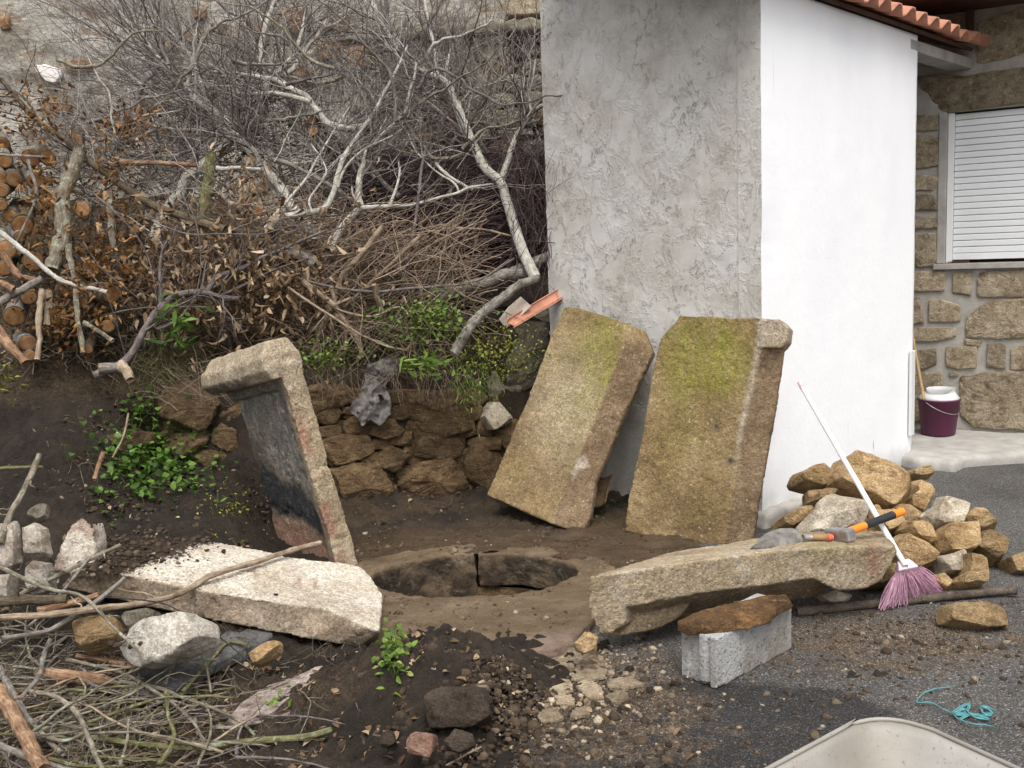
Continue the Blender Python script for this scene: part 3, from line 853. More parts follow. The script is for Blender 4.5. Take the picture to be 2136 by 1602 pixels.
M_OLDP = old_plaster()
oldw = thing('old_house_wall', 'weathered old wall with crumbling grey plaster over rubble stone behind the brush', 'wall', B_O + np.array([-2.5, -0.3, 0]))
xs = np.arange(-7.5, 0.1, 0.045); zs = np.arange(0.8, 6.0, 0.045)
X, Z = np.meshgrid(xs, zs)
p = (B_O[None, None] + B_R * X[..., None] + Z1 * Z[..., None]).reshape(-1, 3)
p = p + B_N * (0.09 * fbm(p * 1.3, 4, 3) + 0.07 * fbm(p * 5, 5, 7))[:, None]
idx = np.arange(len(p)).reshape(X.shape)
q = np.stack([idx[:-1, :-1], idx[:-1, 1:], idx[1:, 1:], idx[1:, :-1]], -1).reshape(-1, 4)
put('plaster_face', p, [q], M_OLDP, oldw)
M_OLDB = rubble_mat('exposed_old_stone', (0.18, 0.095, 0.05), (0.29, 0.175, 0.095), (0.40, 0.29, 0.18), 1.6, 0.8)
M_LIME = simple('old_whitewash', (0.74, 0.70, 0.66), 0.95, 0.06, 20, 0.6)
EXP = [[(132, 130), (185, 122), (200, 140), (170, 152), (140, 150)], [(374, 70), (430, 64), (438, 80), (380, 88)], [(505, 60), (545, 55), (560, 75), (520, 82)], [(438, 50), (470, 48), (468, 66), (440, 66)],
       [(0, 34), (18, 30), (20, 60), (0, 62)], [(395, 20), (430, 16), (428, 38), (398, 40)], [(300, 118), (345, 112), (352, 132), (306, 140)], [(590, 20), (640, 15), (655, 60), (610, 70)], [(655, 80), (710, 85), (715, 120), (660, 125)],
       [(600, 140), (650, 135), (660, 175), (610, 180)], [(690, 30), (730, 34), (728, 66), (694, 70)], [(720, 100), (770, 95), (775, 140), (725, 145)], [(90, 210), (140, 205), (150, 235), (95, 240)]]
for i, pts in enumerate(EXP):
    P3 = [on_plane(x, y, B_O + B_N * 0.06, B_N) for x, y in pts]
    V, Fa = stone_geo(P3, B_N, 0.012, 0.12, e=0.3, nt=30, nf=8, seed=500 + i, freq=7, rough=0.06)
    put('exposed_stone', V, Fa, M_OLDB, oldw)
P3 = [on_plane(x, y, B_O + B_N * 0.085, B_N) for x, y in [(72, 136), (92, 134), (126, 146), (127, 160), (114, 176), (96, 168), (76, 150)]]
V, Fa = stone_geo(P3, B_N, 0.012, 0.08, e=0.2, nt=40, nf=6, seed=77, ragged=0.16, facets=0, rough=0.02)
put('whitewash_patch', V, Fa, M_LIME, oldw, label='bright flake of old whitewash left on the plaster')

# terrace wall with a cement capping and dressed blocks above it, right of the old wall
terr = thing('terrace_wall', 'low dry stone terrace wall under a row of granite blocks beside the shed', 'wall', at(1010, 200, 9.4) * np.array([1, 1, 0]))
T_O = at(1000, 150, 9.35); T_N = unit(np.array([0.05, -1, 0.10]))
core = [on_plane(x, y, T_O - T_N * 0.10, T_N) for x, y in [(640, 60), (1330, 30), (1330, 640), (640, 640)]]
V, N, Fq = remeshed([prism(core, T_N, -0.3, 0.0)], 0.06, 0)
V = V + N * (0.06 * fbm(V * 5, 4, 8))[:, None]
put('earth_core', V, [Fq], M_SOIL, terr)
rng = np.random.default_rng(12)
yy = 78.0
i = 0
while yy < 330:
    hgt = rng.uniform(20, 40)
    xx = 735 + rng.uniform(-20, 20)
    while xx < 1200:
        w = rng.uniform(35, 95)
        pts = [(xx + rng.uniform(0, 6), yy + rng.uniform(0, 8)), (xx + w * 0.5, yy + rng.uniform(-5, 4)), (xx + w - rng.uniform(2, 8), yy + rng.uniform(0, 8)),
               (xx + w - rng.uniform(0, 5), yy + hgt - rng.uniform(0, 7)), (xx + w * 0.45, yy + hgt + rng.uniform(-4, 4)), (xx + rng.uniform(0, 6), yy + hgt - rng.uniform(0, 8))]
        pts = [(a, b - 0.05 * (a - 900)) for a, b in pts]
        P3 = [on_plane(x, y, T_O + T_N * rng.uniform(-0.03, 0.04), T_N) for x, y in pts]
        V, Fa = stone_geo(P3, T_N, 0.05, 0.16, e=0.3, nt=32, nf=8, seed=600 + i, freq=7, rough=0.08, ragged=0.1)
        put('stone', V, Fa, [M_WSTONE, M_GREYSTONE, M_GREYSTONE][int(rng.integers(0, 3))], terr, smooth=False)
        xx += w + rng.uniform(0, 5); i += 1
    yy += hgt + 1
cap = [on_plane(x, y, T_O + T_N * 0.12, T_N) for x, y in [(700, 66), (900, 52), (1000, 47), (1250, 34), (1250, 62), (1000, 73), (900, 80), (700, 92)]]
V, N, Fq = remeshed([prism(cap, T_N, -0.35, 0.05)], 0.03, 2)
V = V + N * (0.05 * fbm(V * 7, 5, 8))[:, None]
put('cement_capping', V, [Fq], M_GREYSTONE, terr)
for i, (x0, x1) in enumerate([(640, 742), (746, 838), (842, 938), (943, 1043), (1048, 1150), (1155, 1260)]):
    pts = [(x0, 2 - 0.05 * (x0 - 900) - 90), (x1, 2 - 0.05 * (x1 - 900) - 90), (x1, 46 - 0.05 * (x1 - 900)), (x0, 46 - 0.05 * (x0 - 900))]
    P3 = [on_plane(x, y, T_O - T_N * 0.12, T_N) for x, y in pts]
    V, Fa = stone_geo(P3, T_N, 0.08, 0.2, e=0.12, nt=64, nf=8, seed=650 + i, freq=9, rough=0.012, facets=0, ragged=0.0)
    put('granite_block', V, Fa, M_HSTONE, terr)
# ================================================================== well slabs
def slab_material(name, dark, mid, light, mossc=(0.20, 0.185, 0.035)):
    m = Mat(name)
    c = m.ramp(m.noise(4.0, 5, 0.65), [(0.28, dark), (0.5, mid), (0.75, light)])
    c = m.mix(m.math('MULTIPLY', m.attr('moss'), m.ramp(m.noise(9, 6, 0.7, m.scale(m.co, 1.6, 1.6, 0.7)), [(0.3, 0.25), (0.6, 1.0)])), c, mossc)
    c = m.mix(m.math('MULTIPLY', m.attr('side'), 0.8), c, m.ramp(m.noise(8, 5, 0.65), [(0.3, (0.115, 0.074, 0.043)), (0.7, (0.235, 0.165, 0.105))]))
    blot = m.ramp(m.noise(2.6, 7, 0.72), [(0.50, 0.0), (0.66, 0.62)])
    c = m.mix(blot, c, m.mix(1.0, c, (0.50, 0.46, 0.42), 'MULTIPLY'))
    lich = m.math('MULTIPLY', m.ramp(m.vor(34), [(0.16, 1.0), (0.26, 0.0)]), m.ramp(m.noise(4.2, 4, 0.6), [(0.54, 0.0), (0.60, 0.75)]))
    c = m.mix(lich, c, m.ramp(m.noise(50, 3, 0.7), [(0.4, (0.26, 0.245, 0.18)), (0.6, (0.46, 0.44, 0.36))]))
    c = m.mix(m.attr('pale'), c, m.ramp(m.noise(16, 5, 0.65), [(0.3, (0.30, 0.25, 0.185)), (0.7, (0.50, 0.44, 0.36))]))
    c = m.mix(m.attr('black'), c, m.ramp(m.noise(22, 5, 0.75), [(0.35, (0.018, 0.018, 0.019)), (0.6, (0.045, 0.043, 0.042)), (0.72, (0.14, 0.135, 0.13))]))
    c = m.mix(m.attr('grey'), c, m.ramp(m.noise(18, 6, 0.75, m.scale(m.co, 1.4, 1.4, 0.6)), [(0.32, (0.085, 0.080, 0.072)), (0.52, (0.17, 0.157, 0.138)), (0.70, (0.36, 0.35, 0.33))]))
    c = m.mix(m.attr('pink'), c, (0.24, 0.115, 0.082))
    dirt = m.math('MULTIPLY', m.ramp(m.attr('dirt'), [(0.0, 0.0), (0.06, 1.0)]), m.ramp(m.math('ADD', m.math('MULTIPLY', m.attr('dirt'), 0.30), m.math('MULTIPLY', m.noise(48, 6, 0.8), 1.0)), [(0.60, 0.0), (0.66, 1.0)]))
    c = m.mix(dirt, c, (0.035, 0.022, 0.014))
    g = m.sep(m.vor(150, out='Color'))[0]
    gs = m.ramp(g, [(0.0, 0.45), (0.2, 0.85), (0.7, 1.05), (1.0, 1.5)])
    c = m.mix(0.75, c, m.mix(1.0, c, gs, 'MULTIPLY'))
    g2 = m.ramp(m.sep(m.vor(62, out='Color'))[1], [(0.0, 0.72), (0.5, 1.0), (1.0, 1.28)])
    c = m.mix(0.5, c, m.mix(1.0, c, g2, 'MULTIPLY'))
    sp = m.ramp(m.noise(48, 4, 0.7), [(0.26, 1.0), (0.34, 0.0)])
    c = m.mix(m.math('MULTIPLY', sp, 0.6), c, m.mix(1.0, c, (0.35, 0.32, 0.3), 'MULTIPLY'))
    h = m.math('ADD', m.math('MULTIPLY', m.noise(85, 4, 0.7), 0.9), m.math('MULTIPLY', m.noise(20, 4, 0.65), 0.8))
    return m.done(c, m.bump(h, 0.8, 0.012), 0.93)
M_SLAB = slab_material('mossy_granite', (0.135, 0.088, 0.040), (0.225, 0.155, 0.076), (0.33, 0.25, 0.14))
M_SLABPALE = slab_material('pale_granite', (0.40, 0.335, 0.25), (0.52, 0.46, 0.375), (0.64, 0.59, 0.51))
M_SLABTAN = slab_material('tan_granite', (0.21, 0.155, 0.095), (0.335, 0.262, 0.17), (0.45, 0.37, 0.265))
NOAT = ['moss', 'side', 'pale', 'black', 'grey', 'pink', 'dirt']
def slab(name, solids, mat, seed, label, voxel=0.0075, amp=1.0, attrs=None, sm=1):
    V, N, Fq = remeshed(solids, voxel, sm)
    V0 = V.copy()
    V = V - N * (amp * (0.008 * sstep(0.28, 0.5, fbm(V * 9, 4, seed + 30)) + 0.006 * sstep(0.30, 0.5, fbm(V * 22, 3, seed + 31))))[:, None]
    V = V + N * (amp * (0.006 * fbm(V * 4.5, 3, seed) + 0.0045 * fbm(V * 17, 4, seed + 2) + 0.0035 * np.abs(fbm(V * 45, 3, seed + 4))))[:, None]
    A = {k: np.zeros(len(V)) for k in NOAT}
    if attrs: A.update(attrs(V0, N))
    return put(name, V, [Fq], mat, attrs=A, label=label, cat='stone slab')
def px_of(V):
    d = V - CAM
    z = d @ CF
    return 1068 + FPX * (d @ CR) / z, 801 - FPX * (d @ CU) / z
def gauss(x, y, cx, cy, sx, sy): return np.exp(-(((x - cx) / sx) ** 2 + ((y - cy) / sy) ** 2))
def line_x(V, pts):
    """signed px distance right of a polyline x(y)"""
    x, y = px_of(V)
    ys = [p[1] for p in pts]; xs = [p[0] for p in pts]
    return x - np.interp(y, ys, xs)
def plane3(a, b, c):
    n = unit(np.cross(b - a, c - a))
    return a, (n if n @ (CAM - a) > 0 else -n)

# --- slab standing upright at the left of the well, dark paint in its recess
O1 = at(703, 1182, 5.0); T1 = at(574, 735, 4.92)
A1 = T1 - O1; H1 = np.linalg.norm(A1); A1 = A1 / H1
D1 = np.array([-0.70, 0.71, 0]); D1 = unit(D1 - A1 * (D1 @ A1)); E1 = np.cross(A1, D1)
if E1[0] < 0: E1 = -E1
def b1(e0, e1, d0, d1, h0, h1):
    c = O1 + E1 * (e0 + e1) / 2 + D1 * (d0 + d1) / 2 + A1 * (h0 + h1) / 2
    V, Fq = box(c, E1, D1, A1, (e1 - e0) / 2, (d1 - d0) / 2, (h1 - h0) / 2)
    # outward winding
    ctr = V.mean(0); out = []
    for q in Fq.tolist():
        nn = np.cross(V[q[1]] - V[q[0]], V[q[2]] - V[q[0]])
        out.append(q if nn @ (V[q].mean(0) - ctr) > 0 else q[::-1])
    return V, out
TH1 = 0.125
ch = [O1 + E1 * e + D1 * d - A1 * 0.05 for e, d in ((0.0, 0.0), (TH1, 0.0), (TH1, 0.15), (0.05, 0.15))]
chT = [p + A1 * (H1 * 0.95) for p in ch]
ft = [O1 + E1 * e + D1 * d - A1 * 0.05 for e, d in ((0.02, 0.02), (TH1, 0.02), (TH1, 0.62), (0.02, 0.62))]
ftT = [O1 + E1 * e + D1 * d + A1 * H1 * h for e, d, h in ((0.055, 0.02, 0.12), (TH1, 0.02, 0.12), (TH1, 0.62, 0.24), (0.055, 0.62, 0.24))]
def ring1(e0, e1, d0, d1, h): return [O1 + E1 * e + D1 * d + A1 * H1 * h for e, d in ((e0, d0), (e1, d0), (e1, d1), (e0, d1))]
caps = [frustum(ring1(-0.055, TH1, 0.0, 0.68, 0.885), ring1(-0.085, TH1 + 0.01, -0.005, 0.71, 0.935)), frustum(ring1(-0.085, TH1 + 0.01, -0.005, 0.71, 0.93), ring1(-0.075, TH1 + 0.005, 0.0, 0.70, 0.99)),
        frustum(ring1(-0.075, TH1 + 0.005, 0.0, 0.70, 0.985), ring1(-0.015, TH1 - 0.02, 0.03, 0.64, 1.055))]
neck0 = ring1(0.03, TH1, 0.02, 0.63, 0.835); neck1 = ring1(0.0, TH1, 0.0, 0.64, 0.89)
def at1(V, N):
    r = V - O1
    e, d, h = r @ E1, r @ D1, (r @ A1) / H1
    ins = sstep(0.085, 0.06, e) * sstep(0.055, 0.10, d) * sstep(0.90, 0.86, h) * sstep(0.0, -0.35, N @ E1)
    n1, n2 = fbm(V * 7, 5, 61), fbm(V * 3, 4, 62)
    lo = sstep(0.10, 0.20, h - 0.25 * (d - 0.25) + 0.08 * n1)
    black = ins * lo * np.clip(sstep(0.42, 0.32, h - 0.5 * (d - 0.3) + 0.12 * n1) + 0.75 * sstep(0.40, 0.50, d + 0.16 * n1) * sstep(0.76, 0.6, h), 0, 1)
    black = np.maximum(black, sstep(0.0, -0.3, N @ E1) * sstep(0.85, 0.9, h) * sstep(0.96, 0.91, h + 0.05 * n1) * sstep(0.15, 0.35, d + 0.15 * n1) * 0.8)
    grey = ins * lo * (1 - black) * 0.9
    pink = ins * (1 - lo) * 0.7 + sstep(0.07, 0.02, d) * sstep(0.08, 0.03, e) * sstep(0.8, 0.6, h) * sstep(-0.1, 0.3, n1) * 0.7
    return {'black': black, 'grey': grey, 'pink': np.clip(pink, 0, 1), 'pale': 0.30 * sstep(0.5, 1.0, h)}
slab('upright_slab', [b1(0.055, TH1, 0.02, 0.62, -0.06, H1 * 0.95), frustum(ch, chT), frustum(ft, ftT), *caps, frustum(neck0, neck1)],
     M_SLABTAN, 71, 'granite slab standing upright beside the well mouth, its recess stained black and grey', attrs=at1, voxel=0.0085, sm=4)

# --- two mossy slabs leaning on the shed
def leaning(name, BL, BR, TL, front, backmap, t, seed, label, extra=None, attrs=None):
    o, n = plane3(BL, BR, TL)
    fr = [on_plane(x, y, o, n) for x, y in front]
    tm = t * 0.62
    md = [p - n * tm for p in fr]
    for i, (x, y) in backmap.items(): md[i] = on_plane(x, y, o - n * tm, n)
    bk = [p - n * (t - tm) for p in md]
    sol = [frustum(md, fr), frustum(bk, [p + n * 0.004 for p in md])]
    if extra:
        pts, t0, t1 = extra
        sol.append(prism([on_plane(x, y, o, n) for x, y in pts], n, t0, t1))
    return slab(name, sol, M_SLAB, seed, label, attrs=attrs, amp=0.62, sm=3)
KS = 1.0
crease2 = [(1301, 700), (1301, 725), (1275, 784), (1239, 879), (1206, 954), (1177, 1016), (1157, 1075), (1150, 1120)]
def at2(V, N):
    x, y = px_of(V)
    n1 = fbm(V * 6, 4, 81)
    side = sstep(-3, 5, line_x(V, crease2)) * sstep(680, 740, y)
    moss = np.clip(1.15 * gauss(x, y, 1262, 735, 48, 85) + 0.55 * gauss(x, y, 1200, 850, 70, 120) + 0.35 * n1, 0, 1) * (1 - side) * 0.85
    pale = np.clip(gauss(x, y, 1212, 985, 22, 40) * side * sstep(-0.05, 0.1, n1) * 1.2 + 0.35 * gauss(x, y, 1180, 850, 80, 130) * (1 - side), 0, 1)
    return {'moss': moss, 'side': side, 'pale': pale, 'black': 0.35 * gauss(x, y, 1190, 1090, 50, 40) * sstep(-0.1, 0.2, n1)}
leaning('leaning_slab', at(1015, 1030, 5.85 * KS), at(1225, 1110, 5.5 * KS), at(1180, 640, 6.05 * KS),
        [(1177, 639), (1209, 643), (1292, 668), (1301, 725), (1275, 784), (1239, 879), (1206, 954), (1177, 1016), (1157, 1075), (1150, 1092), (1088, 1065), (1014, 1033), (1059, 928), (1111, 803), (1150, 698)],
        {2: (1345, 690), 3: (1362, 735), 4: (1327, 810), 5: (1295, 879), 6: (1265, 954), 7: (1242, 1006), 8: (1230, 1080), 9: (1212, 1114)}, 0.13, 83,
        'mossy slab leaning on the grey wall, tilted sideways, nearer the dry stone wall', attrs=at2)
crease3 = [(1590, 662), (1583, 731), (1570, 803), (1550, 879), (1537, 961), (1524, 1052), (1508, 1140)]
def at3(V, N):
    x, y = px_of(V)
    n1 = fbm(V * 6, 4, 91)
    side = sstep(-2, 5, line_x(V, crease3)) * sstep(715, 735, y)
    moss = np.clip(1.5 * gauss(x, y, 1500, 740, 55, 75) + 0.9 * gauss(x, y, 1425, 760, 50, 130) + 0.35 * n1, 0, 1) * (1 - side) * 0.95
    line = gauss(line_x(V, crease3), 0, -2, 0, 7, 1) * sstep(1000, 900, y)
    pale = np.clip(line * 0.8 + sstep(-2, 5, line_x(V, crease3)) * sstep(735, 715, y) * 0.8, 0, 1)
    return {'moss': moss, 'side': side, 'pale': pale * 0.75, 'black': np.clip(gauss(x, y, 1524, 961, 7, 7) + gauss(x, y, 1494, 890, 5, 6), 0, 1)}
BL3, BR3 = ground(1303, 1110, 0.015), ground(1570, 1135, 0.015)
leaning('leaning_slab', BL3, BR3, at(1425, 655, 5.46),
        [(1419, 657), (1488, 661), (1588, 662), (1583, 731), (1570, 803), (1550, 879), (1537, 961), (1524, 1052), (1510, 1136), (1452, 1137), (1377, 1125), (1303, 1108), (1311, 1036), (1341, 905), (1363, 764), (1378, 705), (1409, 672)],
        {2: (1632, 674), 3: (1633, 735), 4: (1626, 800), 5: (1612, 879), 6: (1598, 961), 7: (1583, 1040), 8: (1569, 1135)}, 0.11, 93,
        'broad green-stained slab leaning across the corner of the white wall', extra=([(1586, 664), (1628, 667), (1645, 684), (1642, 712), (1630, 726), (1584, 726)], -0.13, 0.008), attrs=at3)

# --- pale slab lying at the left
FR4, FL4, BR4 = at(769, 1311, 3.87), at(171, 1183, 3.96), at(700, 1170, 4.50)
o4, n4 = plane3(FR4, FL4, BR4)
if n4[2] < 0: n4 = -n4
top4 = [(165, 1184), (305, 1206), (415, 1230), (566, 1253), (676, 1268), (717, 1285), (769, 1308), (792, 1316), (798, 1240), (775, 1203), (757, 1183), (734, 1176), (662, 1169), (598, 1160), (450, 1128), (250, 1120), (150, 1150)]
bot4 = [(124, 1226), (300, 1264), (406, 1288), (560, 1317), (647, 1334), (700, 1342), (746, 1349), (787, 1345)]
tp = [on_plane(x, y, o4, n4) for x, y in top4]
bt = [p - n4 * 0.115 for p in tp]
for i, (x, y) in enumerate(bot4): bt[i] = on_plane(x, y, o4 - n4 * 0.115, n4)
stub_n = unit(np.array([0.05, -1, 0.25])); stub_o = at(165, 1140, 4.02)
stub = prism([on_plane(x, y, stub_o, stub_n) for x, y in [(112, 1190), (119, 1172), (128, 1142), (157, 1090), (174, 1076), (195, 1090), (204, 1134), (201, 1180), (189, 1200)]], stub_n, -0.11, 0.02)
def at4(V, N):
    x, y = px_of(V)
    n1, n2 = fbm(V * 9, 5, 101), fbm(V * 3.2, 3, 102)
    topm = sstep(0.3, 0.7, N @ n4)
    front = sstep(-1, 6, y - np.interp(x, [100, 171, 305, 415, 566, 676, 717, 769, 800], [1200, 1184, 1206, 1230, 1253, 1268, 1285, 1309, 1322])) * sstep(0.97, 0.90, N @ n4)
    lim = np.interp(x, [120, 200, 260, 340, 430, 540], [1215, 1192, 1172, 1150, 1122, 1090])
    dirt = topm * np.clip(sstep(26, -16, y - lim + 26 * n2) * 1.1 + 0.10 * sstep(560, 250, x) + 0.05, 0, 1)
    pink = 0.8 * gauss(x, y, 624, 1212, 4, 9) + 0.8 * gauss(x, y, 657, 1217, 4, 13) + 0.4 * gauss(x, y, 530, 1195, 4, 14)
    return {'side': front * 0.95, 'dirt': dirt, 'pink': np.clip(pink + 0.45 * sstep(210, 190, x) * sstep(0, 0.3, n1), 0, 1)}
slab('fallen_slab', [frustum(bt, tp), stub], M_SLABPALE, 103, 'pale slab lying flat left of the well, loose dark soil scattered over its top', attrs=at4)
props(bpy.data.objects['fallen_slab'], cat='stone slab')

# --- tan slab propped on the concrete block
FL5, FR5, BL5, BR5 = at(1229, 1202, 3.74), at(1868, 1128, 4.10), at(1392, 1153, 4.26), at(1845, 1097, 4.62)
o5, n5 = plane3(FL5, FR5, BL5)
if n5[2] < 0: n5 = -n5
al5 = unit((FR5 - FL5) * np.array([1, 1, 0]))
fn5 = unit(np.array([al5[1], -al5[0], 0.0])); fn5 = fn5 if fn5 @ (CAM - FL5) > 0 else -fn5
fn5 = unit(fn5 - np.array([0, 0, 0.10])); fo5 = FL5
def deep5(ring, k, lift=0.0):
    out = []
    for q in ring:
        t_ = np.clip(((q - FL5) @ al5) / ((FR5 - FL5) @ al5), 0, 1)
        out.append(q + ((BL5 - FL5) * (1 - t_) + (BR5 - FR5) * t_) * k + np.array([0, 0, lift]))
    return out
def face5(pts, back=0.0): return [on_plane(x, y, fo5 - fn5 * back, fn5) for x, y in pts]
pan = face5([(1229, 1203), (1360, 1183), (1491, 1164), (1606, 1149), (1672, 1143), (1770, 1140), (1864, 1138), (1874, 1150), (1850, 1186), (1760, 1196), (1691, 1206), (1606, 1219), (1508, 1230), (1409, 1246), (1318, 1264), (1226, 1270)])
capF = face5([(1228, 1235), (1300, 1235), (1303, 1266), (1300, 1305), (1275, 1325), (1250, 1321), (1230, 1289)])
capL = face5([(1232, 1240), (1420, 1232), (1436, 1262), (1416, 1290), (1367, 1313), (1321, 1323), (1285, 1326), (1252, 1318), (1234, 1289)], 0.05)
endR = face5([(1692, 1165), (1691, 1205), (1712, 1217), (1746, 1232), (1772, 1232), (1803, 1229), (1835, 1212), (1858, 1180), (1872, 1152), (1770, 1150)])
bk5 = deep5(pan, 1.0)
for i_ in range(8, 16): bk5[i_] = deep5([pan[i_]], 0.42, -0.125 if i_ > 9 else -0.03)[0]
sol5 = [frustum(bk5, pan), frustum(deep5(capF, 0.25), capF), frustum(deep5(capL, 0.6, 0.03), capL), frustum(deep5(endR, 0.8, 0.02), endR)]
def at5(V, N):
    x, y = px_of(V)
    n1 = fbm(V * 8, 4, 111)
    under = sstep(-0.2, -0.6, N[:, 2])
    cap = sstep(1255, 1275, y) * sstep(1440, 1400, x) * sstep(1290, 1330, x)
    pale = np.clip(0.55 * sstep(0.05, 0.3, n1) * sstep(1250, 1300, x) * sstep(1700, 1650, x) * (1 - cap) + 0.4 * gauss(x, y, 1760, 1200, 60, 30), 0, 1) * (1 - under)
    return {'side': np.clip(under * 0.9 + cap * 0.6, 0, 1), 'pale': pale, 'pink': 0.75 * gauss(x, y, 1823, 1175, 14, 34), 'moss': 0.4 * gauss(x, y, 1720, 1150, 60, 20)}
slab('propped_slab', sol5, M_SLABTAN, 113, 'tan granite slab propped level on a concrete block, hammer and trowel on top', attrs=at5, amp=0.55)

# --- concrete block and the rotten board on it
def block_material():
    m = Mat('concrete_block')
    c = m.ramp(m.noise(4, 5, 0.65), [(0.3, (0.27, 0.265, 0.255)), (0.7, (0.42, 0.415, 0.405))])
    st = m.ramp(m.noise(5, 4, 0.6, m.scale(m.co, 1, 1, 0.4)), [(0.5, 0.0), (0.68, 0.65)])
    c = m.mix(st, c, (0.17, 0.125, 0.08))
    pit = m.ramp(m.noise(75, 3, 0.7), [(0.30, 1.0), (0.40, 0.0)])
    c = m.mix(m.math('MULTIPLY', pit, 0.75), c, (0.07, 0.07, 0.07))
    h = m.math('SUBTRACT', m.noise(60, 4, 0.7), m.math('MULTIPLY', pit, 0.6))
    return m.done(c, m.bump(h, 0.9, 0.012), 0.95)
M_BLOCK = block_material()
bF = ground(1495, 1440, 0.0); e1 = unit(np.array([0.424, 0.40, 0])); e2 = unit(np.array([-0.686, 0.727, 0]))
plan = [(0, 0), (0.50, 0), (0.50, 0.155), (0, 0.155), (0, 0.125), (0.012, 0.118), (0.012, 0.082), (0, 0.075), (0, 0.050), (0.012, 0.044), (0.012, 0.034), (0, 0.028)]
V, N, Fq = remeshed([prism([bF + e1 * a + e2 * b for a, b in plan], (0, 0, 1), 0.0, 0.19)], 0.005, 1)
V = V + N * (0.0009 * fbm(V * 60, 3, 4) + 0.003 * fbm(V * 7, 3, 5))[:, None]
low = V[:, 2] < 0.012
V[low, 2] += 0.010 * np.abs(fbm(V[low] * 20, 2, 9))
put('concrete_block', V, [Fq], M_BLOCK, label='grey concrete block standing on the asphalt under the propped slab', cat='block')
M_ROTWOOD = rubble_mat('rotten_board', (0.05, 0.028, 0.014), (0.13, 0.070, 0.028), (0.36, 0.19, 0.075), 6, 1.0)
bp = [ground(x, y, 0.205) for x, y in [(1424, 1304), (1446, 1289), (1492, 1276), (1530, 1262), (1580, 1252), (1650, 1246), (1664, 1254), (1600, 1290), (1562, 1304), (1500, 1310), (1452, 1314)]]
V, Fa = stone_geo(bp, np.array([0, 0, 1.0]), 0.016, 0.016, e=0.16, nt=110, nf=12, rough=0.03, seed=131, freq=26, facets=3, ragged=0.20)
put('rotten_board', V, Fa, M_ROTWOOD, smooth=False, label='splintered dark board packed between concrete block and propped slab', cat='board')

